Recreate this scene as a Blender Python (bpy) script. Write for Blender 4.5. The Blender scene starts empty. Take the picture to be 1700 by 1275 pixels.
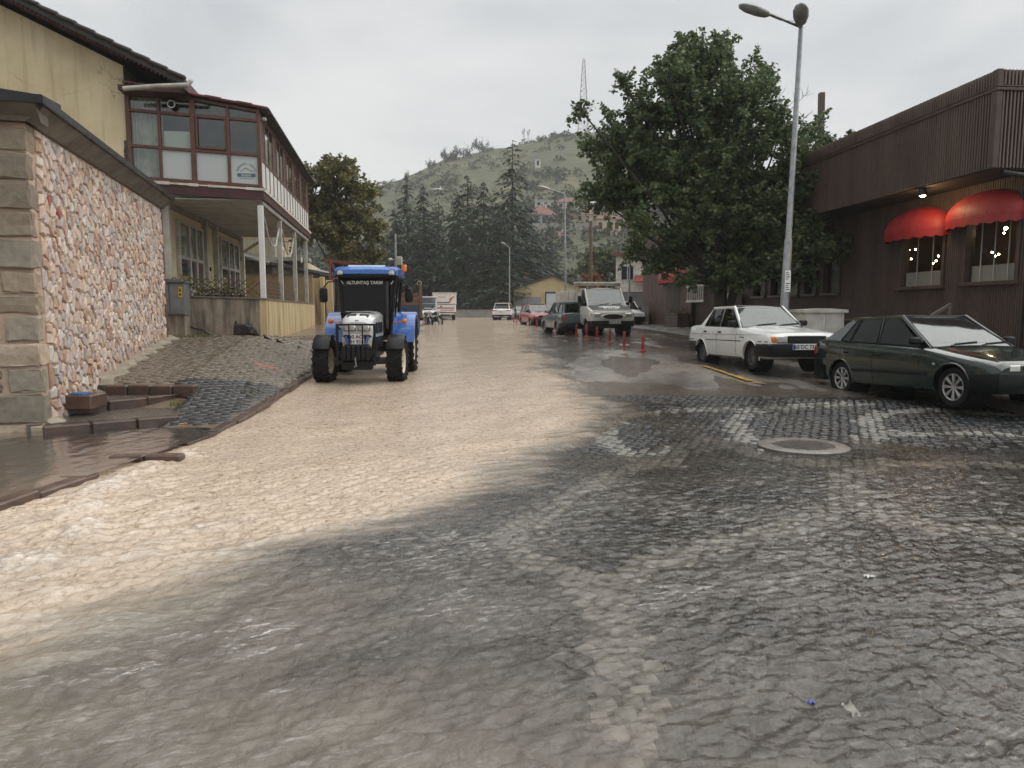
import bpy, bmesh, math, random
import numpy as np
from mathutils import Vector, Matrix

SC = bpy.context.scene
COL = SC.collection
R = math.radians
# ---------------------------------------------------------------- camera
CAMZ, FPX, PITCH = 1.6, 1200.0, R(5.8)
cam_d = bpy.data.cameras.new('camera')
cam_d.sensor_width = 36.0
cam_d.lens = 36.0 * FPX / 1700.0
cam_d.clip_start, cam_d.clip_end = 0.05, 4000
cam = bpy.data.objects.new('camera', cam_d)
COL.objects.link(cam)
cam.location = (0, 0, CAMZ)
cam.rotation_euler = (R(90) - PITCH, 0, 0)
SC.camera = cam
# ---------------------------------------------------------------- sky, sun, exposure
SUN_EL, SUN_AZ = R(58), R(75)
world = bpy.data.worlds.new('World')
SC.world = world
world.use_nodes = True
wn, wl = world.node_tree.nodes, world.node_tree.links
wn.clear()
w_out = wn.new('ShaderNodeOutputWorld')
w_bg = wn.new('ShaderNodeBackground')
w_sky = wn.new('ShaderNodeTexSky')
w_sky.sky_type = 'NISHITA'
w_sky.sun_disc = False
w_sky.sun_elevation = SUN_EL
w_sky.sun_rotation = SUN_AZ
w_sky.dust_density = 3.0
w_tc = wn.new('ShaderNodeTexCoord')
w_map = wn.new('ShaderNodeMapping')
w_map.inputs['Scale'].default_value = (1.3, 1.3, 3.4)
w_n = wn.new('ShaderNodeTexNoise')
w_n.inputs['Scale'].default_value = 1.5
w_n.inputs['Detail'].default_value = 6
w_n.inputs['Roughness'].default_value = 0.5
w_n.inputs['Distortion'].default_value = 0.4
w_r = wn.new('ShaderNodeValToRGB')
w_r.color_ramp.elements[0].position = 0.36
w_r.color_ramp.elements[0].color = (4.9, 5.1, 5.4, 1)
w_r.color_ramp.elements[1].position = 0.62
w_r.color_ramp.elements[1].color = (7.2, 7.25, 7.25, 1)
w_mix = wn.new('ShaderNodeMixRGB')
w_mix.inputs[0].default_value = 0.95      # nearly closed cloud cover over the sky
wl.new(w_tc.outputs['Generated'], w_map.inputs['Vector'])
wl.new(w_map.outputs[0], w_n.inputs['Vector'])
wl.new(w_n.outputs['Fac'], w_r.inputs['Fac'])
wl.new(w_sky.outputs[0], w_mix.inputs[1])
wl.new(w_r.outputs[0], w_mix.inputs[2])
wl.new(w_mix.outputs[0], w_bg.inputs['Color'])
w_bg.inputs['Strength'].default_value = 0.052
wl.new(w_bg.outputs[0], w_out.inputs['Surface'])
sun_d = bpy.data.lights.new('sun', 'SUN')
sun_d.energy = 1.5
sun_d.angle = R(100)
sun_d.color = (1.0, 0.97, 0.92)
sun = bpy.data.objects.new('sun', sun_d)
COL.objects.link(sun)
sun.location = (0, 0, 60)
sun.rotation_euler = (R(90) - SUN_EL, 0, R(180) - SUN_AZ)
SC.view_settings.view_transform = 'Standard'
SC.view_settings.look = 'None'
SC.view_settings.exposure = 1.15
SC.view_settings.gamma = 1.0
SC.view_settings.use_curve_mapping = False
SC.render.engine = 'CYCLES'
SC.cycles.use_denoising = True
try:
    SC.cycles.denoiser = 'OPENIMAGEDENOISE'
except Exception:
    pass
SC.cycles.max_bounces = 8
SC.cycles.transparent_max_bounces = 12
SC.cycles.volume_bounces = 1
SC.cycles.caustics_reflective = False
SC.cycles.caustics_refractive = False
SC.cycles.sample_clamp_indirect = 4.0

rnd = random.Random(7)
rng = np.random.default_rng(11)

# ---------------------------------------------------------------- helpers
def W(u, v, d):
    """world point at depth d (metres along Y) seen at photo pixel u, v"""
    s = (637.5 - v) / FPX
    x = (u - 850.0) / FPX
    y = math.cos(PITCH) + s * math.sin(PITCH)
    z = s * math.cos(PITCH) - math.sin(PITCH)
    return Vector((x / y * d, d, CAMZ + z / y * d))

def lin(c):
    c = c / 255.0
    return c / 12.92 if c <= 0.04045 else ((c + 0.055) / 1.055) ** 2.4

def srgb(r, g, b):
    return (lin(r), lin(g), lin(b))

def tag(o, label, cat, group=None):
    o['label'] = label
    o['category'] = cat
    if group:
        o['group'] = group
    return o

def kind(o, k):
    o['kind'] = k
    return o

def empty(name, loc=(0, 0, 0), rz=0.0, parent=None):
    o = bpy.data.objects.new(name, None)
    o.empty_display_size = 0.2
    COL.objects.link(o)
    o.location = loc
    o.rotation_euler = (0, 0, rz)
    if parent:
        o.parent = parent
    return o

def thing(name, label, cat, loc=(0, 0, 0), rz=0.0, group=None):
    return tag(empty(name, loc, rz), label, cat, group)

def link_mesh(name, me, mat=None, parent=None):
    o = bpy.data.objects.new(name, me)
    COL.objects.link(o)
    if mat is not None and not me.materials:
        me.materials.append(mat)
    if parent:
        o.parent = parent
    return o

def smooth_by_angle(me, ang=35):
    n = len(me.polygons)
    if not n:
        return
    me.polygons.foreach_set('use_smooth', np.ones(n, dtype=bool))
    bm = bmesh.new()
    bm.from_mesh(me)
    a = R(ang)
    for e in bm.edges:
        if len(e.link_faces) == 2:
            e.smooth = e.calc_face_angle(0.0) < a
        else:
            e.smooth = True
    bm.to_mesh(me)
    bm.free()

def np_mesh(name, verts, faces, mat=None, parent=None, smooth=False, colors=None):
    """verts (n,3), faces (m,k) arrays with constant k"""
    verts = np.asarray(verts, dtype=np.float32)
    faces = np.asarray(faces, dtype=np.int32)
    me = bpy.data.meshes.new(name)
    n, (m, k) = len(verts), faces.shape
    me.vertices.add(n)
    me.vertices.foreach_set('co', verts.ravel())
    me.loops.add(m * k)
    me.loops.foreach_set('vertex_index', faces.ravel())
    me.polygons.add(m)
    me.polygons.foreach_set('loop_start', np.arange(0, m * k, k, dtype=np.int32))
    me.update(calc_edges=True)
    me.validate()
    if smooth:
        me.polygons.foreach_set('use_smooth', np.ones(m, dtype=bool))
    if colors is not None:
        at = me.color_attributes.new('Col', 'FLOAT_COLOR', 'POINT')
        c4 = np.ones((n, 4), dtype=np.float32)
        c4[:, :3] = colors
        at.data.foreach_set('color', c4.ravel())
    return link_mesh(name, me, mat, parent)

def grid_faces(nr, nc):
    i = np.arange((nr - 1) * nc).reshape(nr - 1, nc)[:, :-1].ravel()
    return np.stack([i, i + 1, i + nc + 1, i + nc], axis=1)

class MB:
    """collects solids into one mesh"""
    def __init__(s):
        s.v, s.f, s.c, s.col = [], [], [], None
    def add(s, vs, fs):
        o = len(s.v)
        s.v.extend([tuple(p) for p in vs])
        s.f.extend([tuple(i + o for i in f) for f in fs])
        if s.col is not None:
            s.c.extend([s.col] * len(vs))
        return s
    def box(s, c, d, b=0.0, m=None):
        """chamfered box: centre c, full size d, chamfer b, optional 4x4/3x3 matrix about c"""
        hx, hy, hz = d[0] / 2, d[1] / 2, d[2] / 2
        b = min(b, hx * .9, hy * .9, hz * .9)
        vs, fs = [], []
        if b <= 0:
            for z in (-hz, hz):
                for y in (-hy, hy):
                    for x in (-hx, hx):
                        vs.append((x, y, z))
            fs = [(0, 2, 3, 1), (4, 5, 7, 6), (0, 1, 5, 4), (2, 6, 7, 3), (0, 4, 6, 2), (1, 3, 7, 5)]
        else:
            idx = {}
            for sx in (-1, 1):
                for sy in (-1, 1):
                    for sz in (-1, 1):
                        idx[(sx, sy, sz, 0)] = len(vs); vs.append((sx * hx, sy * (hy - b), sz * (hz - b)))
                        idx[(sx, sy, sz, 1)] = len(vs); vs.append((sx * (hx - b), sy * hy, sz * (hz - b)))
                        idx[(sx, sy, sz, 2)] = len(vs); vs.append((sx * (hx - b), sy * (hy - b), sz * hz))
            g = lambda x, y, z, a: idx[(x, y, z, a)]
            for q in (-1, 1):
                f = [g(q, -1, -1, 0), g(q, 1, -1, 0), g(q, 1, 1, 0), g(q, -1, 1, 0)]; fs.append(tuple(f if q > 0 else f[::-1]))
                f = [g(-1, q, -1, 1), g(-1, q, 1, 1), g(1, q, 1, 1), g(1, q, -1, 1)]; fs.append(tuple(f if q > 0 else f[::-1]))
                f = [g(-1, -1, q, 2), g(1, -1, q, 2), g(1, 1, q, 2), g(-1, 1, q, 2)]; fs.append(tuple(f if q > 0 else f[::-1]))
            for p in (-1, 1):
                for q in (-1, 1):
                    fl = lambda f, k: fs.append(tuple(f if k > 0 else f[::-1]))
                    fl([g(p, q, -1, 0), g(p, q, -1, 1), g(p, q, 1, 1), g(p, q, 1, 0)], p * q)
                    fl([g(p, -1, q, 2), g(p, -1, q, 0), g(p, 1, q, 0), g(p, 1, q, 2)], p * q)
                    fl([g(-1, p, q, 1), g(-1, p, q, 2), g(1, p, q, 2), g(1, p, q, 1)], p * q)
                    for r in (-1, 1):
                        fl([g(p, q, r, 0), g(p, q, r, 1), g(p, q, r, 2)], p * q * r)
        C = Vector(c)
        if m is not None:
            vs = [C + m @ Vector(v) for v in vs]
        else:
            vs = [(v[0] + C.x, v[1] + C.y, v[2] + C.z) for v in vs]
        return s.add(vs, fs)
    def bb(s, x0, x1, y0, y1, z0, z1, b=0.0):
        return s.box(((x0 + x1) / 2, (y0 + y1) / 2, (z0 + z1) / 2), (abs(x1 - x0), abs(y1 - y0), abs(z1 - z0)), b)
    def bar(s, p, q, w, h, b=0.0, up=(0, 0, 1)):
        """rectangular bar from p to q; w across, h along up"""
        p, q = Vector(p), Vector(q)
        d = (q - p)
        L = d.length
        d.normalize()
        u = Vector(up)
        x = d.cross(u)
        if x.length < 1e-4:
            x = d.cross(Vector((1, 0, 0)))
        x.normalize()
        u = x.cross(d)
        m = Matrix((x, d, u)).transposed()
        return s.box((p + q) / 2, (w, L, h), b, m)
    def tube(s, pts, r, n=8, caps=True):
        pts = [Vector(p) for p in pts]
        rs = r if isinstance(r, (list, tuple)) else [r] * len(pts)
        vs, fs = [], []
        ref = None
        for i, p in enumerate(pts):
            d = (pts[min(i + 1, len(pts) - 1)] - pts[max(i - 1, 0)])
            d.normalize()
            if ref is None:
                ref = Vector((0, 0, 1)) if abs(d.z) < .9 else Vector((1, 0, 0))
            a = d.cross(ref)
            if a.length < 1e-5:
                a = d.cross(Vector((0, 1, 0)))
            a.normalize()
            bq = a.cross(d)
            ref = bq
            for k in range(n):
                t = 2 * math.pi * k / n
                vs.append(p + (a * math.cos(t) + bq * math.sin(t)) * rs[i])
        for i in range(len(pts) - 1):
            for k in range(n):
                k2 = (k + 1) % n
                fs.append((i * n + k, i * n + k2, (i + 1) * n + k2, (i + 1) * n + k))
        if caps:
            fs.append(tuple(range(n)))
            fs.append(tuple(range((len(pts) - 1) * n, len(pts) * n))[::-1])
        return s.add(vs, fs)
    def lathe(s, prof, c=(0, 0, 0), axis='Z', n=24, a0=0.0, a1=None):
        """prof: (radius, height) along axis"""
        vs, fs = [], []
        full = a1 is None
        a1 = a0 + 2 * math.pi if full else a1
        m = n if full else n + 1
        for (r, h) in prof:
            for k in range(m):
                t = a0 + (a1 - a0) * k / n
                x, y = r * math.cos(t), r * math.sin(t)
                if axis == 'Z': p = (x, y, h)
                elif axis == 'X': p = (h, x, y)
                else: p = (y, h, x)
                vs.append((p[0] + c[0], p[1] + c[1], p[2] + c[2]))
        for i in range(len(prof) - 1):
            for k in range(n):
                k2 = (k + 1) % m
                fs.append((i * m + k, i * m + k2, (i + 1) * m + k2, (i + 1) * m + k))
        return s.add(vs, fs)
    def prism(s, poly, ext):
        """poly: 3D points of a planar polygon, extruded by vector ext"""
        n = len(poly)
        e = Vector(ext)
        a = [Vector(p) for p in poly]
        vs = a + [p + e for p in a]
        fs = [tuple(range(n))[::-1], tuple(range(n, 2 * n))]
        for i in range(n):
            j = (i + 1) % n
            fs.append((i, j, n + j, n + i))
        return s.add(vs, fs)
    def face(s, poly):
        return s.add(poly, [tuple(range(len(poly)))])
    def loft(s, secs, close=True, caps=True):
        n = len(secs[0])
        vs = [p for q in secs for p in q]
        fs = []
        m = n if close else n - 1
        for i in range(len(secs) - 1):
            for k in range(m):
                k2 = (k + 1) % n
                fs.append((i * n + k, i * n + k2, (i + 1) * n + k2, (i + 1) * n + k))
        if caps:
            fs.append(tuple(range(n)))
            fs.append(tuple(range((len(secs) - 1) * n, len(secs) * n))[::-1])
        return s.add(vs, fs)
    def mesh(s, name, fix=True):
        me = bpy.data.meshes.new(name)
        me.from_pydata([tuple(p) for p in s.v], [], s.f)
        if fix:
            bm = bmesh.new()
            bm.from_mesh(me)
            bmesh.ops.recalc_face_normals(bm, faces=bm.faces)
            bm.to_mesh(me)
            bm.free()
        if s.col is not None:
            at = me.color_attributes.new('Col', 'FLOAT_COLOR', 'POINT')
            for i, c in enumerate(s.c):
                at.data[i].color = (c[0], c[1], c[2], 1)
        return me
    def build(s, name, mat=None, parent=None, smooth=None, fix=True):
        me = s.mesh(name, fix)
        if smooth:
            smooth_by_angle(me, smooth)
        return link_mesh(name, me, mat, parent)

def copy_tree(o, parent=None):
    c = o.copy()
    COL.objects.link(c)
    if parent:
        c.parent = parent
    for ch in list(o.children):
        copy_tree(ch, c)
    return c

def text(txt, size, mat, parent, loc, rot=(0, 0, 0), ext=0.002, name='lettering', align='CENTER', shear=0.0, sx=1.0, off=0.0):
    cu = bpy.data.curves.new('t', 'FONT')
    cu.body = txt
    cu.size = size
    cu.align_x = align
    cu.align_y = 'CENTER'
    cu.extrude = ext
    cu.shear = shear
    cu.offset = off
    cu.resolution_u = 3
    t = bpy.data.objects.new('t', cu)
    COL.objects.link(t)
    dg = bpy.context.evaluated_depsgraph_get()
    me = bpy.data.meshes.new_from_object(t.evaluated_get(dg))
    me.name = name
    bpy.data.objects.remove(t)
    bpy.data.curves.remove(cu)
    me.materials.clear()
    o = link_mesh(name, me, mat, parent)
    o.location = loc
    o.rotation_euler = rot
    o.scale = (sx, 1, 1)
    return o

# numpy value-gradient noise -------------------------------------------------
_perm = rng.permutation(256)
_perm = np.concatenate([_perm, _perm])
_ga = rng.random(256) * 2 * np.pi
def pnoise(x, y):
    xi, yi = np.floor(x).astype(int), np.floor(y).astype(int)
    xf, yf = x - xi, y - yi
    u, v = xf ** 3 * (xf * (xf * 6 - 15) + 10), yf ** 3 * (yf * (yf * 6 - 15) + 10)
    def g(ix, iy, dx, dy):
        a = _ga[_perm[(_perm[ix & 255] + iy) & 255]]
        return np.cos(a) * dx + np.sin(a) * dy
    a = g(xi, yi, xf, yf); b = g(xi + 1, yi, xf - 1, yf)
    c = g(xi, yi + 1, xf, yf - 1); d = g(xi + 1, yi + 1, xf - 1, yf - 1)
    return (a + u * (b - a)) * (1 - v) + (c + u * (d - c)) * v
def fbm(x, y, o=4, g=.5):
    s, a = 0, 1.0
    for i in range(o):
        s = s + a * pnoise(x * 2 ** i + 17 * i, y * 2 ** i - 9 * i)
        a *= g
    return s
def sstep(a, b, x):
    t = np.clip((x - a) / (b - a), 0, 1)
    return t * t * (3 - 2 * t)

# ---------------------------------------------------------------- materials
class NT:
    def __init__(s, name):
        s.m = bpy.data.materials.new(name)
        s.m.use_nodes = True
        s.n, s.l = s.m.node_tree.nodes, s.m.node_tree.links
        s.n.clear()
        s.out = s.n.new('ShaderNodeOutputMaterial')
    def new(s, t, **kw):
        o = s.n.new('ShaderNode' + t)
        for k, v in kw.items():
            setattr(o, k, v)
        return o
    def set(s, node, **kw):
        for k, v in kw.items():
            node.inputs[k.replace('_', ' ')].default_value = v
        return node
    def noise(s, scale, detail=4, rough=.55, dist=0.0, vec=None, coord='Object', stretch=None):
        n = s.new('TexNoise')
        n.inputs['Scale'].default_value = scale
        n.inputs['Detail'].default_value = detail
        n.inputs['Roughness'].default_value = rough
        n.inputs['Distortion'].default_value = dist
        s.l.new(vec or s.coord(coord, stretch), n.inputs['Vector'])
        return n.outputs['Fac']
    def coord(s, coord='Object', stretch=None, rot=None):
        if coord == 'Position':
            o = s.new('NewGeometry').outputs['Position']
        else:
            o = s.new('TexCoord').outputs[coord]
        if stretch or rot:
            mp = s.new('Mapping')
            if stretch: mp.inputs['Scale'].default_value = stretch
            if rot: mp.inputs['Rotation'].default_value = rot
            s.l.new(o, mp.inputs['Vector'])
            o = mp.outputs[0]
        return o
    def ramp(s, fac, *els):
        r = s.new('ValToRGB')
        e = r.color_ramp.elements
        while len(e) < len(els):
            e.new(.5)
        for i, (p, c) in enumerate(els):
            e[i].position = p
            e[i].color = (c[0], c[1], c[2], 1) if hasattr(c, '__len__') else (c, c, c, 1)
        s.l.new(fac, r.inputs['Fac'])
        return r.outputs[0]
    def mix(s, fac, a, b, mode='MIX'):
        m = s.new('MixRGB', blend_type=mode)
        for i, x in enumerate((fac, a, b)):
            if hasattr(x, 'is_linked') or hasattr(x, 'links'):
                s.l.new(x, m.inputs[i])
            elif i == 0:
                m.inputs[0].default_value = x
            else:
                m.inputs[i].default_value = (x[0], x[1], x[2], 1)
        return m.outputs[0]
    def math(s, op, a, b=0.0, clamp=False):
        m = s.new('Math', operation=op, use_clamp=clamp)
        for i, x in enumerate((a, b)):
            if hasattr(x, 'links'):
                s.l.new(x, m.inputs[i])
            else:
                m.inputs[i].default_value = x
        return m.outputs[0]
    def bump(s, h, strength=.3, dist=.01):
        b = s.new('Bump')
        b.inputs['Strength'].default_value = strength
        b.inputs['Distance'].default_value = dist
        s.l.new(h, b.inputs['Height'])
        return b.outputs[0]
    def bsdf(s, col=None, rough=.5, metal=0.0, normal=None, spec=.5, coat=0.0, emit=None, estr=0.0, ior=None):
        p = s.new('BsdfPrincipled')
        def st(name, x):
            if x is None: return
            if hasattr(x, 'links'): s.l.new(x, p.inputs[name])
            elif hasattr(x, '__len__'): p.inputs[name].default_value = (x[0], x[1], x[2], 1)
            else: p.inputs[name].default_value = x
        st('Base Color', col); st('Roughness', rough); st('Metallic', metal); st('Specular IOR Level', spec)
        st('Coat Weight', coat); st('Emission Color', emit); st('IOR', ior)
        p.inputs['Emission Strength'].default_value = estr
        if coat: p.inputs['Coat Roughness'].default_value = .06
        if normal is not None: s.l.new(normal, p.inputs['Normal'])
        return p.outputs[0]
    def done(s, sh):
        s.l.new(sh, s.out.inputs['Surface'])
        return s.m

def pm(name, c, c2=None, scale=4.0, rough=.5, rough2=None, bump=0.0, bscale=30.0, metal=0.0, coat=0.0, stretch=None, spec=.5, attr=False, rand=0.0, detail=5, lo=.35, hi=.65, coord='Object'):
    """generic weathered material: two tones by noise, uneven gloss, fine relief"""
    t = NT(name)
    n = t.noise(scale, detail, stretch=stretch, coord=coord)
    if attr:
        a = t.new('Attribute', attribute_name='Col').outputs['Color']
        f = t.ramp(n, (.25, .72), (.75, 1.15))
        col = t.mix(1.0, a, f, 'MULTIPLY')
    else:
        c2 = c2 or tuple(x * .72 for x in c)
        col = t.ramp(n, (lo, c2), (hi, c))
    if rand:
        oi = t.new('ObjectInfo').outputs['Random']
        col = t.mix(1.0, col, t.ramp(oi, (0, 1 - rand), (1, 1 + rand)), 'MULTIPLY')
    rg = rough
    if rough2 is not None:
        rg = t.ramp(t.noise(scale * 2.3, 3, coord=coord), (.3, rough), (.7, rough2))
    nm = None
    if bump:
        nm = t.bump(t.noise(bscale, 4, stretch=stretch, coord=coord), bump, .01)
    return t.done(t.bsdf(col, rg, metal, nm, spec, coat))

def glass_mat(name, tint=(.35, .38, .38), refl=.10, ior=1.6, diffuse=None, dfac=0.0, rough=.02):
    t = NT(name)
    tr = t.new('BsdfTransparent'); tr.inputs['Color'].default_value = (*tint, 1)
    base = tr.outputs[0]
    if diffuse:
        df = t.new('BsdfDiffuse'); df.inputs['Color'].default_value = (*diffuse, 1)
        mx = t.new('MixShader'); mx.inputs[0].default_value = dfac
        t.l.new(base, mx.inputs[1]); t.l.new(df.outputs[0], mx.inputs[2]); base = mx.outputs[0]
    gl = t.new('BsdfGlossy'); gl.inputs['Roughness'].default_value = rough
    gl.inputs['Color'].default_value = (.95, .97, .97, 1)
    lw_ = t.new('LayerWeight'); lw_.inputs['Blend'].default_value = .5
    f0 = ((ior - 1) / (ior + 1)) ** 2
    fr5 = t.math('ADD', t.math('MULTIPLY', t.math('POWER', lw_.outputs['Facing'], 5.0), 1 - f0), f0)
    nm = t.bump(t.noise(1.6, 2), .08, .02)
    t.l.new(nm, gl.inputs['Normal'])
    f = t.math('ADD', fr5, refl, True)
    mx = t.new('MixShader')
    t.l.new(f, mx.inputs[0]); t.l.new(base, mx.inputs[1]); t.l.new(gl.outputs[0], mx.inputs[2])
    return t.done(mx.outputs[0])

def emit_mat(name, c, s):
    t = NT(name)
    e = t.new('Emission'); e.inputs['Color'].default_value = (*c, 1); e.inputs['Strength'].default_value = s
    return t.done(e.outputs[0])

def leaf_mat(name, c1, c2, c3, trans=.35, rough=.45):
    t = NT(name)
    r = t.new('NewGeometry').outputs['Random Per Island']
    col = t.ramp(r, (.0, c1), (.55, c2), (1.0, c3))
    col = t.mix(1.0, col, t.ramp(t.noise(.7, 2), (.3, .7), (.7, 1.25)), 'MULTIPLY')
    p = t.bsdf(col, rough, spec=.4)
    tl = t.new('BsdfTranslucent')
    t.l.new(col, tl.inputs['Color'])
    mx = t.new('MixShader'); mx.inputs[0].default_value = trans
    t.l.new(p, mx.inputs[1]); t.l.new(tl.outputs[0], mx.inputs[2])
    return t.done(mx.outputs[0])

m_black = pm('black_rubber', (.014, .014, .015), (.008, .008, .009), 6, .5, .7, .15, 60, spec=.16)
m_blackplastic = pm('black_plastic', (.013, .013, .015), (.008, .008, .009), 5, .30, .45, spec=.18)
m_steel = pm('galvanised_steel', (.36, .37, .38), (.24, .25, .26), 7, .35, .55, .1, 40, .6)
m_darksteel = pm('dark_steel', (.06, .06, .065), (.03, .03, .03), 8, .4, .6, metal=.5)
m_white = pm('white_paint', (.72, .72, .70), (.60, .60, .57), 3, .35, .5)
m_whitedirty = pm('dirty_white_paint', (.66, .63, .56), (.45, .41, .34), 4, .45, .65, .1, 30)
m_chrome = pm('chrome', (.7, .7, .7), (.55, .55, .56), 5, .15, .3, metal=.9)
m_lampglass = pm('lamp_glass', (.62, .62, .58), (.40, .40, .38), 14, .08, .15, metal=.35, coat=.6)
m_amber = pm('amber_lens', (.75, .22, .02), (.55, .13, .01), 14, .12, .2, coat=.5)
m_redlens = pm('red_lens', (.45, .015, .02), (.28, .01, .012), 12, .12, .2, coat=.5)
m_plate = pm('plate_white', (.72, .72, .70), (.58, .58, .56), 8, .35)
m_print = pm('black_print', (.015, .015, .015), (.01, .01, .01), 8, .5)
m_whiteprint = pm('white_print', (.85, .85, .83), (.78, .78, .76), 8, .4)
m_redpl = pm('red_plastic', (.36, .02, .025), (.25, .012, .018), 9, .3, .5)
m_carglass = glass_mat('car_glass', (.42, .47, .46), .05, 1.6)
m_sideglass = glass_mat('car_side_glass', (.16, .18, .18), .0, 1.4)
m_tintglass = glass_mat('tinted_glass', (.035, .037, .04), .0, 1.32)
m_winglass = glass_mat('window_glass', (.86, .89, .87), .03, 1.45)
m_interior = pm('car_interior', (.035, .035, .036), (.02, .02, .02), 5, .75)
m_wood = pm('weathered_wood', (.16, .10, .06), (.09, .055, .035), 3, .55, .8, .3, 25, stretch=(6, 6, 1))
# ================================================================ GROUND
_ry = [-20, 6, 10.4, 13, 15.5, 18, 22, 32, 73, 140]; _rz = [0, 0, .1, .2, .32, .40, .48, .6, .68, .9]
_ly = [-20, 6, 9, 12, 15.6, 20, 30, 40, 50, 73, 140]; _lz = [-.1, -.1, -.08, 0, .12, .22, .42, .55, .62, .68, .9]
def G(x, y):
    x = np.asarray(x, float); y = np.asarray(y, float)
    t = sstep(-3.0, 5.0, x)
    return np.interp(y, _ly, _lz) * (1 - t) + np.interp(y, _ry, _rz) * t
def Gf(x, y):
    return float(G(x, y))
def WG(u, v, dz=0.0):
    """ground point under pixel"""
    lo, hi = 1.5, 120.0
    for _ in range(50):
        d = (lo + hi) / 2
        p = W(u, v, d)
        if p.z > Gf(p.x, d) + dz: lo = d
        else: hi = d
    return W(u, v, lo)
_ky = [-20, 5.8, 9, 11.4, 15.3, 24, 40, 75, 140]; _kx = [-4.6, -4.12, -3.82, -3.9, -4.25, -4.7, -5.4, -6.6, -9]
def XK(y): return np.interp(y, _ky, _kx)                # left kerb line
def XR(y): return np.interp(y, [-20, 15, 26, 37, 60, 140], [8.8, 7.15, 6.6, 6.1, 5.6, 5.0])   # right kerb line

# ---- base ground to the horizon
xs = np.concatenate([-np.geomspace(1500, 12, 30), np.linspace(-10, 14, 33), np.geomspace(16, 1500, 30)])
ys = np.concatenate([-np.geomspace(400, 6, 10), np.linspace(-4, 90, 60), np.geomspace(95, 2500, 30)])
X, Y = np.meshgrid(xs, ys)
Zg = G(X, Y) - .10
t_ground = NT('damp_earth')
n1 = t_ground.noise(.25, 6, coord='Position')
cg = t_ground.ramp(n1, (.35, (.045, .05, .028)), (.55, (.075, .085, .04)), (.7, (.11, .095, .06)))
m_earth = t_ground.done(t_ground.bsdf(cg, .8, normal=t_ground.bump(t_ground.noise(3, 5, coord='Position'), .5, .05)))
o = np_mesh('ground', np.stack([X, Y, Zg], -1).reshape(-1, 3), grid_faces(len(ys), len(xs)), m_earth, smooth=True)
kind(o, 'structure')

# ---- road bed / far paving: worn rectangular setts, wet
t = NT('wet_road_setts')
pos = t.coord('Position', rot=(0, 0, R(8)))
br = t.new('TexBrick')
br.offset = .5
br.inputs['Scale'].default_value = 5.0
br.inputs['Color1'].default_value = (.11, .104, .094, 1)
br.inputs['Color2'].default_value = (.19, .178, .158, 1)
br.inputs['Mortar'].default_value = (.03, .027, .022, 1)
br.inputs['Mortar Size'].default_value = .018
br.inputs['Mortar Smooth'].default_value = .4
br.inputs['Brick Width'].default_value = .75
br.inputs['Row Height'].default_value = .42
t.l.new(pos, br.inputs['Vector'])
big = t.noise(.35, 4, coord='Position')
silt = t.ramp(t.noise(.8, 6, coord='Position', stretch=(1, .35, 1)), (.42, 0), (.68, .62))
c = t.mix(1.0, br.outputs['Color'], t.ramp(big, (.3, .75), (.7, 1.3)), 'MULTIPLY')
c = t.mix(silt, c, (.32, .275, .22))
rg = t.ramp(t.noise(1.7, 5, coord='Position', stretch=(1, .5, 1)), (.35, .10), (.65, .38))
hgt = t.math('ADD', t.math('MULTIPLY', br.outputs['Fac'], -.7), t.math('MULTIPLY', t.noise(26, 3, coord='Position', stretch=(1, .55, 1)), .9))
m_road = t.done(t.bsdf(c, rg, normal=t.bump(hgt, .6, .012), spec=.6))
ys = np.concatenate([np.linspace(-4, 30, 120), np.linspace(30.6, 110, 80)])
ts = np.linspace(0, 1, 60)
Yg, Tg = np.meshgrid(ys, ts, indexing='ij')
Xg = XK(Yg) + (XR(Yg) + .02 - XK(Yg)) * Tg
road = np_mesh('road', np.stack([Xg, Yg, G(Xg, Yg) - .012], -1).reshape(-1, 3), grid_faces(len(ys), len(ts)), m_road, smooth=True)
kind(road, 'structure')

# ---- blocks draped on a surface
def blocks(C, S, A, zf, top=.02, deep=.05, inset=.008, jit=.004, tilt=.02):
    n = len(C)
    C, S, A = np.asarray(C, float), np.asarray(S, float), np.asarray(A, float)
    sg = np.array([[-1, -1], [1, -1], [1, 1], [-1, 1]], float)
    ca, sa = np.cos(A)[:, None], np.sin(A)[:, None]
    z0 = zf(C[:, 0], C[:, 1])
    ex, ey = .05, .05
    gx = (zf(C[:, 0] + ex, C[:, 1]) - z0) / ex + rng.normal(0, tilt, n)
    gy = (zf(C[:, 0], C[:, 1] + ey) - z0) / ey + rng.normal(0, tilt, n)
    rings = []
    jt = rng.normal(0, jit, (n, 4, 2))
    hz = top + rng.normal(0, .004 if top < .05 else .0, n)
    for (ins, dz) in ((0, -deep), (0, -inset * .8), (inset, 0)):
        lx = sg[None, :, 0] * (S[:, None, 0] / 2 - ins) + jt[:, :, 0]
        ly = sg[None, :, 1] * (S[:, None, 1] / 2 - ins) + jt[:, :, 1]
        x = lx * ca - ly * sa
        y = lx * sa + ly * ca
        z = z0[:, None] + gx[:, None] * x + gy[:, None] * y + hz[:, None] + dz
        rings.append(np.stack([C[:, None, 0] + x, C[:, None, 1] + y, z], -1))
    V = np.concatenate(rings, 1)                        # n,12,3
    f = []
    for k in (0, 4):
        for i in range(4):
            j = (i + 1) % 4
            f.append((k + i, k + j, k + 4 + j, k + 4 + i))
    f.append((8, 9, 10, 11))
    return V, np.array(f)
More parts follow.
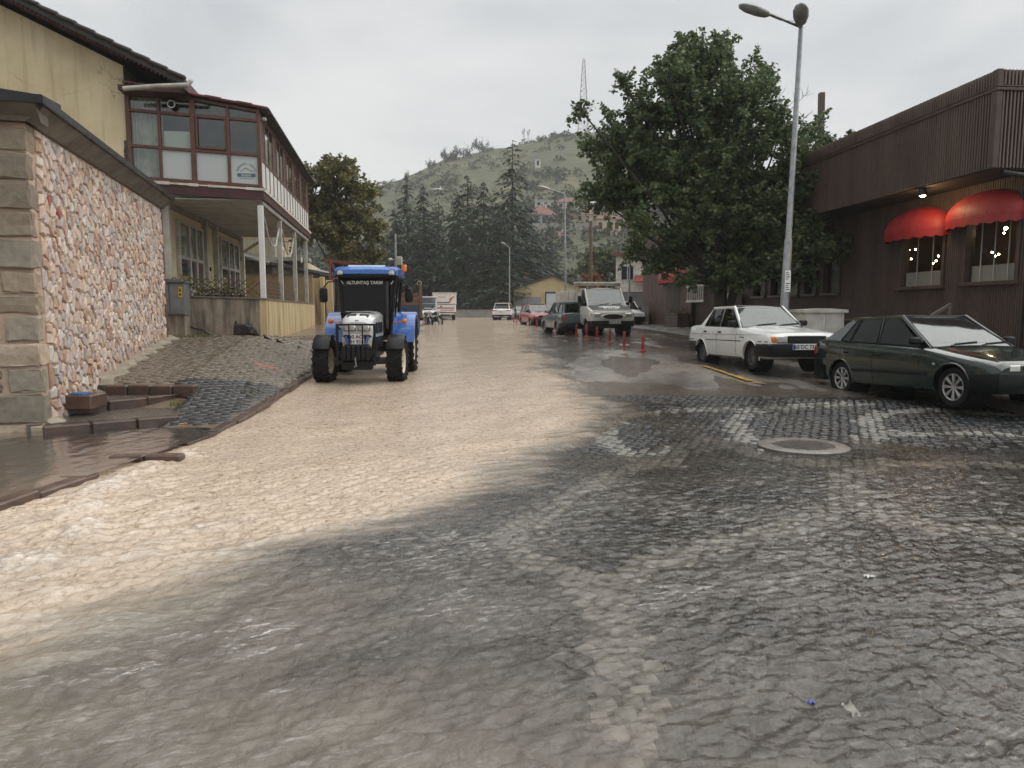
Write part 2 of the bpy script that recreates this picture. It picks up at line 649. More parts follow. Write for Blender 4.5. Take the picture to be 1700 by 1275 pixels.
def emit_blocks(name, V, F, col, mat, parent, nparts, stuffname, dist):
    """the nparts nearest become parts of their own, the rest one stuff part"""
    order = np.argsort(dist)
    n = len(V)
    for i in order[:nparts]:
        ctr = V[i].mean(0)
        o = np_mesh(name, V[i] - ctr, F, mat, parent, colors=np.repeat(col[i][None], 12, 0))
        o.location = ctr
    rest = order[nparts:]
    if len(rest):
        m = len(rest)
        FF = (F[None] + (np.arange(m) * 12)[:, None, None]).reshape(-1, 4)
        o = np_mesh(stuffname, V[rest].reshape(-1, 3), FF, mat, parent, colors=np.repeat(col[rest], 12, 0))
        kind(o, 'stuff')

# ---- cobble paving in segmental arcs with pale bands
BANDS = [
 [(1060,1275),(1035,1130),(1012,1040),(1000,985)],
 [(1000,985),(930,950),(865,925),(840,897),(870,868),(920,840),(1000,797),(1080,767),(1130,752),(1210,742),(1300,765),(1380,772),(1500,770),(1700,775)],
 [(1000,985),(1060,952),(1130,920),(1210,898),(1300,882),(1380,850),(1410,815),(1400,790),(1440,776)],
 [(1410,815),(1470,860),(1560,880),(1700,885)],
 [(1170,728),(1110,745),(1060,762),(1015,742),(1003,715),(1040,692),(1120,683),(1250,680),(1400,670)],
 [(1110,772),(1112,750),(1180,732),(1240,735)],
 [(1240,735),(1225,716),(1213,702),(1250,684),(1330,676),(1440,672)],
 [(1520,724),(1455,716),(1434,701),(1462,688),(1530,681),(1700,690)],
 [(1455,716),(1420,745),(1460,722),(1700,722)],
]
segs = []
for b in BANDS:
    P = [WG(u, v) for u, v in b]
    segs += [((p.x, p.y), (q.x, q.y)) for p, q in zip(P[:-1], P[1:])]
def band_dist(x, y):
    d = np.full(x.shape, 9.0)
    for (a, b) in segs:
        vx, vy = b[0] - a[0], b[1] - a[1]
        t = np.clip(((x - a[0]) * vx + (y - a[1]) * vy) / (vx * vx + vy * vy + 1e-9), 0, 1)
        d = np.minimum(d, np.hypot(x - a[0] - t * vx, y - a[1] - t * vy))
    return d
MH = WG(1333, 743)                                       # manhole centre
ROT = R(-24)
Wd, pitch = 1.75, .112
cx, cy, ca_ = [], [], []
for k in range(-14, 15):
    for r in range(-110, 200):
        th = np.arange(-.595, .5951, pitch * .98 / (Wd * .9))
        rr = Wd * .93
        lx = k * Wd + rr * np.sin(th) + rng.normal(0, .006, len(th))
        ly = r * pitch + rr * np.cos(th) - rr + rng.normal(0, .006, len(th)) + (k % 2) * .05
        cx.append(lx); cy.append(ly); ca_.append(-th + rng.normal(0, .06, len(th)))
lx, ly, la = np.concatenate(cx), np.concatenate(cy), np.concatenate(ca_)
x = lx * math.cos(ROT) - ly * math.sin(ROT)
y = lx * math.sin(ROT) + ly * math.cos(ROT)
far_edge = 12.2 - .09 * (x - 2) + .25 * np.sin(x * .8)
ok = (y > 1.3) & (y < far_edge) & (x > XK(y) + .15) & (x < 10.5) & (np.hypot(x - MH.x, y - MH.y) > .53)
ok &= (np.abs(x) < y * .95 + 2.0)
x, y, la = x[ok], y[ok], la[ok] + ROT
n = len(x)
S = np.stack([rng.uniform(.088, .106, n), rng.uniform(.088, .106, n)], 1)
V, F = blocks(np.stack([x, y], 1), S, la, G, top=.016, deep=.04, inset=.013, jit=.006, tilt=.045)
bd = band_dist(x, y)
light = (bd < .14 + rng.normal(0, .03, n))
tone = rng.uniform(.6, 1.35, n)[:, None]
col = np.where(light[:, None], np.array([[.29, .28, .25]]) * tone ** .5 * np.where(y > 7.7, .66, 1.0)[:, None], np.array([[.032, .034, .037]]) * tone)
brown = (fbm(x * .6, y * .6, 3) > .18)[:, None]
col = np.where(brown & ~light[:, None], col * np.array([[1.2, 1.08, .92]]), col)
m_cobble = pm('wet_cobble', None, attr=True, scale=9, rough=.10, rough2=.34, bump=.3, bscale=34, spec=.32, coord='Position')
emit_blocks('cobble', V, F, col, m_cobble, road, 290, 'cobble_field', np.hypot(x - .6, y - 5.2))

ys = np.linspace(1.0, 12.0, 60); ts = np.linspace(0, 1, 40)
Yg, Tg = np.meshgrid(ys, ts, indexing='ij')
Xg = XK(Yg) + .05 + (np.minimum(10.4, XR(Yg) - .05) - XK(Yg)) * Tg
np_mesh('joint_sand', np.stack([Xg, Yg, G(Xg, Yg) - .005], -1).reshape(-1, 3), grid_faces(60, 40), pm('dark_joint_sand', (.035, .034, .032), (.022, .021, .02), 20, .3, .6, .3, 60, coord='Position'), road, smooth=True)
# ---- manhole
man = thing('manhole_cover', 'round iron manhole cover in a pale concrete ring among the cobbles', 'manhole', (MH.x, MH.y, MH.z + .004))
mb = MB(); mb.lathe([(.50, -.06), (.50, .020), (.48, .030), (.345, .030), (.335, .018), (.335, -.06)], n=40)
mb.build('concrete_ring', pm('ring_concrete', (.17, .155, .13), (.10, .092, .078), 8, .25, .5, .3, 60), man, 40)
mb = MB(); mb.lathe([(.33, -.06), (.33, .016), (.31, .022), (.0001, .022)], n=40)
for i in range(-5, 6):
    w = math.sqrt(max(0, .29 ** 2 - (i * .05) ** 2))
    for j in range(int(w / .035)):
        for sg in (-1, 1):
            mb.box((i * .05, sg * (j + .5) * .035, .025), (.034, .022, .008), .002)
mb.build('iron_lid', pm('wet_iron', (.10, .085, .07), (.05, .045, .04), 12, .25, .5, metal=.4), man, 30)

# ---- painted yellow line
for i, (a, b, w) in enumerate(((WG(1168, 608), WG(1208, 621), .10), (WG(1210, 621.5), WG(1246, 633), .15), (WG(1252, 635), WG(1270, 638), .08))):
    mb = MB()
    dx = Vector((b.x - a.x, b.y - a.y, 0)).normalized().cross(Vector((0, 0, 1))) * w / 2
    q = []
    for k in range(7):
        p = a.lerp(b, k / 6)
        wob = 1 + .25 * rnd.uniform(-1, 1)
        q.append([(p.x - dx.x * wob, p.y - dx.y * wob, Gf(p.x, p.y) + .016), (p.x + dx.x, p.y + dx.y, Gf(p.x, p.y) + .016)])
    for k in range(6):
        mb.face([q[k][0], q[k][1], q[k + 1][1], q[k + 1][0]])
    o = mb.build('yellow_marking', pm('yellow_road_paint', (.60, .33, .03), (.26, .17, .06), 9, .3, .5, .3, 40, coord='Position'), road)

# ================================================================ LEFT SIDEWALK
WDIR = Vector((-.2535, .9673, 0))                        # direction of the stone wall
C0 = Vector((-6.08, 9.3, 0))                             # wall corner at the landing
def XB(y):   # building side edge of the pavement
    return np.where(y < 18.5, C0.x + (y - C0.y) * -.262 - .05, np.interp(y, [18.5, 19.2, 20, 33, 80], [-9.3, -9.3, -6.72, -8.75, -14]))
_wy = [-20, 9.75, 11.7, 13.5, 17, 19.4, 20.2, 32, 60, 90]; _wz = [.0, .0, .42, .62, .93, .94, .74, .95, 1.0, 1.0]
_kz = [-20, 9.2, 11.4, 15.3, 20, 30, 40, 50, 73, 140]; _kzv = [.02, .02, .12, .25, .36, .56, .69, .75, .81, 1.0]
def SW(x, y):
    x = np.asarray(x, float); y = np.asarray(y, float)
    s = np.clip((XK(y) - x) / np.maximum(.3, XK(y) - XB(y)), 0, 1.3)
    f = np.clip(s / .5, 0, 1) ** .9
    kz, wz = np.interp(y, _kz, _kzv), np.interp(y, _wy, _wz)
    low = sstep(.38, .46, s) * sstep(9.5, 9.8, y) * (1 - sstep(11.55, 11.7, y)) * .12
    return kz + (wz - kz) * f - low
def SWf(x, y): return float(SW(x, y))
t = NT('wet_sidewalk')
cc = t.ramp(t.noise(1.2, 6, coord='Position'), (.3, (.10, .075, .055)), (.5, (.165, .125, .09)), (.7, (.21, .165, .12)))
sl = t.new('TexBrick'); sl.inputs['Scale'].default_value = 1.0
sl.inputs['Brick Width'].default_value = .42; sl.inputs['Row Height'].default_value = .42; sl.inputs['Mortar Size'].default_value = .008
t.l.new(t.coord('Position', rot=(0, 0, R(14))), sl.inputs['Vector'])
cc = t.mix(t.math('MULTIPLY', sl.outputs['Fac'], .6), cc, (.05, .04, .03))
m_side = t.done(t.bsdf(cc, t.ramp(t.noise(2.2, 5, coord='Position'), (.35, .10), (.65, .42)), normal=t.bump(t.noise(30, 4, coord='Position'), .3, .006), spec=.6))
ys = np.concatenate([np.linspace(1, 24, 230), np.linspace(24.3, 80, 90)])
ts = np.concatenate([[0.0], np.linspace(0, 1.0, 34)])
Yg, Tg = np.meshgrid(ys, ts, indexing='ij')
wide = np.where(Yg < 9.3, 9.0, 0)
Xg = XK(Yg) - .13 + (np.minimum(XB(Yg) - .5, XB(Yg) - wide) - XK(Yg) + .13) * Tg
Zs = SW(Xg, Yg) - .004
Zs[:, 0] -= .25; Xg[:, 0] = Xg[:, 1] + .004
sidewalk = np_mesh('sidewalk', np.stack([Xg, Yg, Zs], -1).reshape(-1, 3), grid_faces(len(ys), len(ts)), m_side, smooth=True)
kind(sidewalk, 'structure')
# interlocking pavers on the slope, dark setts on the ramp
m_paver = pm('wet_paver', None, attr=True, scale=5, rough=.07, rough2=.32, bump=.2, bscale=60, spec=.55, coord='Position')
P, Sz, An, Cl = [], [], [], []
a = R(14)
for r in range(-40, 130):
    for k in range(-60, 60):
        lx, ly = k * .205 + (r % 2) * .1025, r * .105
        px, py = -5 + lx * math.cos(a) - ly * math.sin(a), 11 + lx * math.sin(a) + ly * math.cos(a)
        if py < 9.85 or py > 23 or px > XK(py) - .16 or px < XB(np.array(py)) + .05:
            continue
        sfrac = (XK(py) - px) / (XK(py) - float(XB(np.array(py))))
        ramp = py < 13.2 - (sfrac * 2.2) and sfrac < .62
        if py < 11.75 and sfrac > .40 and not (ramp and sfrac < .46): continue
        P.append((px, py)); Sz.append((.196, .096)); An.append(a)
        tn = rnd.uniform(.9, 1.1)
        if ramp: Cl.append((.045 * tn, .046 * tn, .048 * tn))
        else:
            red = abs(px + 4.95) < .25 and abs(py - 14.6) < .2
            Cl.append((.30 * tn, .12 * tn, .09 * tn) if red else (.15 * tn, .122 * tn, .092 * tn))
P = np.array(P); Cl = np.array(Cl)
V, F = blocks(P, Sz, An, SW, top=.012, deep=.04, inset=.006, jit=.002, tilt=.005)
emit_blocks('paver', V, F, Cl, m_paver, sidewalk, 280, 'paver_field', P[:, 1] + .2 * np.abs(P[:, 0] + 4.5))
# kerb stones
m_kerb = pm('brown_kerb_stone', (.105, .062, .045), (.055, .036, .028), 5, .22, .5, .4, 30, rand=.2, coord='Position')
def kerb_stone(p, q, w=.16, h=.22, z=None, parent=None, mat=None, b=.015):
    mid = (p + q) / 2
    mb = MB(); mb.bar(p - mid, q - mid, w, h, b)
    o = mb.build('kerb_stone', mat or m_kerb, parent or sidewalk)
    o.location = mid
    return o
yy = 3.0
while yy < 60:
    L = .78 if yy < 22 else 1.6
    y0, y1 = yy + .012, yy + L - .012
    yy += L
    gap = (7.05 < yy - L / 2 < 8.05) or (8.9 < yy - L / 2 < 9.35)
    sink = rnd.uniform(-.012, .01) - (.05 if gap else 0)
    xo = rnd.uniform(-.02, .02)
    zt = lambda y: np.interp(y, _kz, _kzv) + .012
    if 6.9 < yy < 9.0: sink -= .03
    if yy < 7.0: sink += .045
    p = Vector((float(XK(y0)) - .07 + xo, y0, zt(y0) - .11 + sink)); q = Vector((float(XK(y1)) - .07 + xo + rnd.uniform(-.015, .015), y1, zt(y1) - .11 + sink))
    kerb_stone(p, q)
# stub of the return kerb at the flooded dip
pa, pb = WG(185, 762, .10), WG(303, 762, .10)
kerb_stone(Vector((pa.x, pa.y, -.03)), Vector(((pa.x + pb.x) / 2 - .01, (pa.y + pb.y) / 2, -.02)), .16, .17)
kerb_stone(Vector(((pa.x + pb.x) / 2 + .01, (pa.y + pb.y) / 2, -.02)), Vector((pb.x, pb.y, -.02)), .16, .17)

# ---- stone steps with brown edging
steps = thing('stone_steps', 'three low paved steps with brown stone edging beside the rubble wall', 'steps', (-5.4, 10.2, 0))
def S3(u, v, z):
    d = 1.0
    lo, hi = 3, 40
    for _ in range(40):
        d = (lo + hi) / 2
        if W(u, v, d).z > z: lo = d
        else: hi = d
    return W(u, v, d)
so = Vector((-5.4, 10.2, 0))
stepdef = [((63, 708), (291, 690), .14), ((97, 672), (298, 654), .28), ((172, 640), (322, 640), .42)]
tops = []
m_tread = pm('wet_tread_pavers', (.115, .10, .08), (.07, .06, .05), 9, .18, .45, .5, 22, coord='Position')
for i, (l, r_, z) in enumerate(stepdef):
    a_, b_ = S3(l[0], l[1], z), S3(r_[0], r_[1], z)
    tops.append((a_, b_))
    nst = 3 if i < 2 else 4
    for k in range(nst):
        p, q = a_.lerp(b_, k / nst + .004), a_.lerp(b_, (k + 1) / nst - .004)
        mid = (p + q) / 2
        mb = MB(); mb.bar(p - mid, q - mid, .17, .20, .018)
        o = mb.build('edge_stone', m_kerb, steps)
        o.location = mid - so + Vector((rnd.uniform(-.006, .006), .085 + rnd.uniform(-.01, .01), -.10 + rnd.uniform(-.008, .004)))
for i in range(3):
    a_, b_ = tops[i]
    if i < 2: c_, d_ = tops[i + 1][1], tops[i + 1][0]
    else: c_, d_ = b_ + Vector((-.1, .5, 0)), a_ + Vector((-.1, .5, 0))
    back = Vector((0, .14, 0))
    poly = [a_ + Vector((-.25, .15, -.012)), b_ + Vector((-.02, .15, -.012)), Vector((c_.x, c_.y, a_.z - .012)) + back, Vector((d_.x - .3, d_.y, a_.z - .012)) + back]
    mb = MB(); mb.prism([p - so for p in poly], (0, 0, -.14))
    mb.build('tread', m_tread, steps)
# access chamber block with a blue lid on the steps
bl = S3(128, 653, .44)
chamber = thing('access_chamber', 'small stone access chamber with a round blue plastic lid beside the steps', 'chamber', (bl.x, bl.y, .26))
mb = MB(); mb.box((0, .1, .06), (.50, .42, .20), .015); mb.build('stone_box', m_kerb, chamber)
mb = MB(); mb.lathe([(.0001, .185), (.115, .185), (.13, .175), (.13, .155), (.11, .155)], (-.0, .08, 0), n=24)
mb.build('lid', pm('blue_plastic', (.03, .11, .34), (.02, .08, .24), 6, .25), chamber, 40)
# rough mortar footing along the wall, beside the steps
mb = MB()
prev = None
secs = []
for k in range(40):
    yk = 9.35 + k * .2
    xb = C0.x + (yk - C0.y) * -.262
    h = max(0.06, .20 - abs(yk - 9.6) * .2) if yk < 10.4 else .07
    w = .22 + .1 * math.sin(k * 1.7) + rnd.uniform(-.04, .05)
    z = SWf(xb + .3, yk)
    z = max(z, .0)
    secs.append([(xb - .1, yk, z - .15), (xb + w, yk, z - .15), (xb + w * .8, yk, z + h * .35 + rnd.uniform(-.01, .02)), (xb + .05, yk, z + h + rnd.uniform(-.03, .03)), (xb - .1, yk, z + h + .03)])
mb.loft(secs)
foot = mb.build('mortar_footing', pm('old_mortar', (.36, .31, .24), (.20, .17, .13), 5, .6, .8, .8, 16, coord='Position'), sidewalk, 40)

# ================================================================ RIGHT PAVEMENT
m_rpave = NT('right_pavement')
t = m_rpave
br = t.new('TexBrick'); br.inputs['Scale'].default_value = 4.0
br.inputs['Color1'].default_value = (.16, .145, .125, 1); br.inputs['Color2'].default_value = (.10, .09, .08, 1); br.inputs['Mortar'].default_value = (.05, .045, .04, 1)
t.l.new(t.coord('Position', rot=(0, 0, R(5))), br.inputs['Vector'])
m_rpave = t.done(t.bsdf(br.outputs['Color'], t.ramp(t.noise(2, 4, coord='Position'), (.3, .12), (.7, .45)), normal=t.bump(t.math('ADD', t.noise(40, 3, coord='Position'), br.outputs['Fac']), .35, .01)))
ys = np.linspace(9, 80, 120)
ts = np.linspace(0, 1, 12)
Yg, Tg = np.meshgrid(ys, ts, indexing='ij')
Xg = XR(Yg) + .1 + Tg * 9.0
Zr = G(XR(Yg), Yg) + .14 + Tg * .12
np_m = np_mesh('pavement', np.stack([Xg, Yg, Zr], -1).reshape(-1, 3), grid_faces(len(ys), len(ts)), m_rpave, smooth=True)
kind(np_m, 'structure')
m_kerbR = pm('grey_kerb_stone', (.12, .11, .095), (.07, .062, .052), 5, .3, .55, .3, 30, rand=.15, coord='Position')
yy = 9.0
while yy < 60:
    y0, y1 = yy + .01, yy + .99
    yy += 1.0
    p = Vector((float(XR(y0)) + .05, y0, Gf(XR(y0), y0) + .03)); q = Vector((float(XR(y1)) + .05, y1, Gf(XR(y1), y1) + .03))
    kerb_stone(p, q, .15, .25, parent=np_m, mat=m_kerbR)
def PR(x, y): return Gf(float(XR(y)), y) + .14 + max(0, min(1, (x - float(XR(y)) - .1) / 9)) * .12

# ================================================================ FLOOD WATER
_my = [0, 2, 3.0, 3.34, 3.96, 4.75, 5.27, 6.76, 8.5, 10.3, 12, 16, 23, 35, 60, 110]
_mx = [-2.9, -2.7, -2.5, -2.37, -2.15, -1.78, -1.1, -.28, .55, 1.25, 1.15, .9, .62, .95, 1.6, 2.5]
rows = [1.0]
d = .016
while rows[-1] < 95:
    if rows[-1] > 5.5: d *= 1.012
    rows.append(rows[-1] + d)
rows = np.array(rows)
cols = [0.0]
while cols[-1] < 19.5:
    c_ = cols[-1]
    cols.append(c_ + (.021 if c_ < 8.5 else .055))
cols = np.array(cols)
Yw, Tw = np.meshgrid(rows, cols, indexing='ij')
Xw = XK(Yw) - .02 - .22 * sstep(6.6, 7.2, Yw) * (1 - sstep(9.2, 9.6, Yw)) * np.clip(1 - Tw / 1.5, 0, 1) + Tw
Xw = np.minimum(Xw, XR(Yw) + .05 + Tw * .0005)
DY = np.gradient(rows)[:, None]
fade = lambda wl: np.clip((wl / DY - 1.6) / 1.5, 0, 1)
def chop(ax, ay, la, lb, ox, rk=1.0):
    """choppy surface stretched along the flow (ax, ay)"""
    A = Xw * ax + Yw * ay + .22 * pnoise(Xw * .9 + ox, Yw * .9)
    B = -Xw * ay + Yw * ax + .22 * pnoise(Xw * .8 + 40, Yw * .8 + ox)
    r1 = pnoise(A / la, B / lb); r2 = pnoise(A / (la * .45) + 7, B / (lb * .5)); r3 = pnoise(A / (la * .22) + 3, B / (lb * .27) + 9)
    f1, f2, f3 = fade(lb), fade(lb * .5), fade(lb * .27)
    rg = (1 - np.abs(r1) * 2.4) * f1 * .5 * rk + (1 - np.abs(r2) * 2.6) * f2 * .35 * rk
    return .5 * r1 * f1 + rg - .35 * rk + .5 * r2 * f2 + .3 * r3 * f3, A, B
ripC, A2, B2 = chop(.90, .43, .19, .085, 0., .8)
ripM, A3, B3 = chop(.55, .84, .20, .095, 30., .5)
rb = pnoise(A2 / .9, B2 / .5)
ripL, _a, _b = chop(.82, .57, 1.0, .42, 70., 1.0)
warp = .35 * fbm(Xw * .9, Yw * .55, 3) * np.clip(Yw / 7, .35, 1.6) + .22 * pnoise(A2 / .9, B2 / .16) + .10 * pnoise(A2 / .4, B2 / .08)
edge = Xw - np.interp(Yw, _my, _mx) + warp
mud = 1 - sstep(-.50, .70, edge + .22 * pnoise(A2 / .35, B2 / .09))
rip = ripC * (1 - mud) + ripM * mud
near = 1 - sstep(3.2, 6.0, Yw + .35 * Xw + .8 * fbm(Xw * .5, Yw * .5, 2))
turb = np.clip(.07 + .05 * near + .18 * fbm(Xw * 1.1, Yw * 1.1, 3) + .10 * pnoise(A2 / 1.4, B2 / .3) + .36 * (1 - sstep(1.2, 4.6, Yw + Xw * .9)) , .03, .75)
fz = sstep(11.6, 13.2, Yw) * (1 - mud) * np.clip(.75 + .9 * fbm(Xw * .5, Yw * .16, 3), .25, 1.2)
turb = np.clip(turb + .22 * fz, 0, .85)
turb = turb + (1 - turb) * mud
# depth over the stone tops
dry = sstep(6.3, 8.8, Yw + .25 * fbm(Xw, Yw, 3) * 3) * sstep(.0, .6, edge)
farfilm = sstep(16, 24, Yw) * .5
# thin water runs over the right-hand side further up the street
runs = np.clip(fbm(Xw * .7 + 3, Yw * .22, 3) * 2.2 + farfilm, -1, 1)
depth = .034 * (1 - dry) + dry * (-.005 + .010 * runs - .020 * sstep(11.6, 13.2, Yw)) + mud * .032 + .021 * near
calm = sstep(10, 30, Yw)
left = sstep(-1.0, -3.2, Xw) * sstep(9, 5, Yw)
amp = .0215 * (1 - dry) * (1 - mud) + .004 * dry + .027 * mud * (1 - .2 * calm) + .009 * left + .006 * near
# standing wave beside the kerb where the stream breaks
SWL = [WG(0, 985), WG(80, 950), WG(130, 900), WG(150, 845), WG(230, 800), WG(320, 762)]
dl = np.full(Xw.shape, 9.0)
sub = (Yw < 12) & (Xw < 0)
xs_, ys_ = Xw[sub], Yw[sub]
dd = np.full(xs_.shape, 9.0)
for p, q in zip(SWL[:-1], SWL[1:]):
    vx, vy = q.x - p.x, q.y - p.y
    tt = np.clip(((xs_ - p.x) * vx + (ys_ - p.y) * vy) / (vx * vx + vy * vy), 0, 1)
    dd = np.minimum(dd, np.hypot(xs_ - p.x - tt * vx, ys_ - p.y - tt * vy))
dl[sub] = dd
surge = np.exp(-(dl / .22) ** 2) * np.clip(.45 + 1.1 * pnoise(Xw * 3, Yw * 3) + .8 * pnoise(Xw * 8, Yw * 8) + .4 * pnoise(Xw * 17, Yw * 17), 0, 2)
Zw = G(Xw, Yw) + .016 + depth + amp * (rip + .5 * rb) + (.013 * near + .014 * left) * ripL + np.clip(surge, 0, 2) * .05
# ripples rings of wheels etc. are left to the chop; keep water inside the kerbs
crest = np.clip((rip - .22) * 1.7, 0, 1)
patch = np.clip(.35 + 1.3 * fbm(Xw * .9 + 9, Yw * .9, 3), 0, 1)
foam_glint = (.18 + .38 * patch) * (1 - .92 * dry) * (1 - .8 * mud) + crest * (.20 * patch + .60 * left + .55 * near * patch) * (1 - .9 * dry)  # crest foam, plus base streaks that paint ripple highlights into the colour
crestL = np.clip((ripL - .12) * 2.2, 0, 1) * np.clip(left + near * sstep(1.0, -1.0, Xw), 0, 1)
foam_glint = np.clip(foam_glint + np.clip(surge - .15, 0, 1) * .9 + .45 * crestL, 0, 1)
speck = (pnoise(Xw * 11 + 5, Yw * 11) > .62) & (pnoise(Xw * 2.3, Yw * 2.3 + 8) > .12) & (Yw < 8)
foam_glint = np.clip(foam_glint + speck * .7, 0, 1)
water = np_mesh('flood_water', np.stack([Xw, Yw, Zw], -1).reshape(-1, 3), grid_faces(len(rows), len(cols)), None, smooth=True,
                colors=np.stack([turb, .22 * fz + mud * (1 - .30 * sstep(6.5, 3.5, Yw) - .16 * np.clip(pnoise(A3 / 1.6, B3 / .35) + .2, 0, 1)), foam_glint], -1).reshape(-1, 3))
kind(water, 'structure')
def water_mat(name, attr=True, turb=.6, mudv=.6, bs=.9, cdark=(.27, .235, .185), ior=1.45):
    t = NT(name)
    if attr:
        a = t.new('Attribute', attribute_name='Col').outputs['Color']
        sp = t.new('SeparateColor'); t.l.new(a, sp.inputs[0])
        T, Mu, Fo = sp.outputs[0], sp.outputs[1], sp.outputs[2]
    else:
        v = t.new('Value'); v.outputs[0].default_value = turb; T = v.outputs[0]
        v = t.new('Value'); v.outputs[0].default_value = mudv; Mu = v.outputs[0]
        v = t.new('Value'); v.outputs[0].default_value = 0; Fo = v.outputs[0]
    st = (1.0, 1.0, .3)
    pos = t.coord('Position', stretch=(1.7, .9, 1), rot=(0, 0, R(33)))
    nA = t.noise(10, 2, .5, .8, vec=pos)
    nB = t.noise(26, 3, .65, .6, vec=pos)
    hgt = t.math('ADD', t.math('MULTIPLY', nA, .7), t.math('MULTIPLY', nB, .45))
    stv = t.coord('Position', rot=(0, 0, R(-25)))
    mp_ = t.new('Mapping'); mp_.inputs['Scale'].default_value = (.30, 1.0, 1.0); t.l.new(stv, mp_.inputs['Vector'])
    st1 = t.noise(30, 5, .62, .9, vec=mp_.outputs[0])
    st2 = t.noise(75, 3, .6, .5, vec=mp_.outputs[0])
    stk_ = t.math('ADD', t.math('MULTIPLY', st1, .68), t.math('MULTIPLY', st2, .32))
    nm = t.bump(t.math('ADD', nA, t.math('MULTIPLY', st1, .4)), bs * .42, .03)
    nd = t.bump(t.math('ADD', nA, st1), bs * .3, .03)
    silt = t.ramp(t.noise(1.1, 5, .6, .5, vec=pos), (.3, .88), (.7, 1.08))
    mc = t.mix(Mu, cdark, (.555, .45, .345))
    mc = t.mix(1.0, mc, silt, 'MULTIPLY')
    # aerated water is paler; dark brown flecks paint the trough shade into the colour
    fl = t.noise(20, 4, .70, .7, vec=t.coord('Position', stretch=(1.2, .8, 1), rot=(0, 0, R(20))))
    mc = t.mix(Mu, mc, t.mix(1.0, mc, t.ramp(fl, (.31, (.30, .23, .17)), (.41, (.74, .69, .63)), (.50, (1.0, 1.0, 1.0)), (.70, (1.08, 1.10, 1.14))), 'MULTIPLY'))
    fn = t.math('MULTIPLY', Fo, t.ramp(stk_, (.44, .12), (.53, .45), (.62, 1)))
    mc = t.mix(fn, mc, (.70, .68, .64))
    op = t.math('MAXIMUM', T, fn)
    df = t.new('BsdfDiffuse'); t.l.new(mc, df.inputs['Color']); t.l.new(nd, df.inputs['Normal'])
    tr = t.new('BsdfTransparent')
    trc = t.mix(T, (.93, .92, .90), (.78, .72, .62)); t.l.new(trc, tr.inputs['Color'])
    m1 = t.new('MixShader'); t.l.new(op, m1.inputs[0]); t.l.new(tr.outputs[0], m1.inputs[1]); t.l.new(df.outputs[0], m1.inputs[2])
    gl = t.new('BsdfGlossy'); gl.inputs['Roughness'].default_value = .05; t.l.new(nm, gl.inputs['Normal'])
    fr = t.new('Fresnel'); fr.inputs['IOR'].default_value = ior; t.l.new(nm, fr.inputs['Normal'])
    m2 = t.new('MixShader'); t.l.new(t.math('MULTIPLY', fr.outputs[0], t.math('SUBTRACT', 1.0, t.math('MULTIPLY', Mu, .22))), m2.inputs[0]); t.l.new(m1.outputs[0], m2.inputs[1]); t.l.new(gl.outputs[0], m2.inputs[2])
    return t.done(m2.outputs[0])
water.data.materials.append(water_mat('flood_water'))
# thin sheet of silty water over the sunken landing
ys = np.linspace(1.2, 10.1, 330); ts = np.linspace(0, 1, 150)
Yg, Tg = np.meshgrid(ys, ts, indexing='ij')
Xg = XK(Yg) + .02 - Tg * 5.0
Zp = .040 + .006 * pnoise(Xg * 6, Yg * 3) + .003 * pnoise(Xg * 15, Yg * 9) - .10 * sstep(9.55, 9.9, Yg) - .035 * sstep(6.6, 5.6, Yg + .3 * Xg + 1.4)
Zp = Zp - .022 * sstep(-.35, -.05, Xg - XK(Yg)) * (np.abs(Yg - 8) > 1.3) + .004
pw = np_mesh('puddle_water', np.stack([Xg, Yg, Zp], -1).reshape(-1, 3), grid_faces(len(ys), len(ts)), None, smooth=True,
             colors=np.stack([np.clip(.30 + .4 * fbm(Xg * .7, Yg * .9, 3) + .45 * sstep(8.6, 6.5, Yg - .4 * (Xg + 5)), .12, .9), np.clip(.05 + .55 * sstep(8.0, 6.0, Yg - .4 * (Xg + 5)) + .3 * fbm(Xg, Yg, 2), 0, 1), np.clip((pnoise(Xg * 1.2, Yg * 6) - .42) * 3, 0, .6)], -1).reshape(-1, 3))
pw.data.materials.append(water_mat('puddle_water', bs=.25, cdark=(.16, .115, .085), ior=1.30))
kind(pw, 'structure')
# ================================================================ RUBBLE STONE WALL (left)
from math import cos, sin
wall_rz = math.atan2(WDIR.y, WDIR.x) - R(0)
# local frame: x along the street face (going away), y = into the wall (left), z up
sw = thing('stone_wall', 'tall rubble stone garden wall with ashlar corner and dark metal coping', 'wall', (C0.x, C0.y, 0), math.atan2(WDIR.y, WDIR.x))
WL = 7.86
ztop = lambda s: 3.930                                   # level top under the coping
m_mortar = pm('pink_mortar', (.52, .38, .30), (.40, .29, .225), 3.5, .6, .8, .6, 22)
mb = MB()
mb.prism([(0, 0, -.4), (WL, 0, -.4), (WL, 0, 3.930), (0, 0, 3.930)], (0, 9.0, 0))
mb.build('mortar_core', m_mortar, sw)
m_stone = pm('rubble_stone', None, attr=True, scale=13, rough=.42, rough2=.7, bump=.6, bscale=26)
PAL = [(.62, .50, .43), (.58, .48, .42), (.50, .44, .41), (.62, .51, .42), (.58, .43, .35), (.50, .33, .24), (.61, .47, .35), (.45, .41, .39), (.64, .57, .50), (.46, .28, .20), (.54, .38, .25), (.65, .60, .54)]
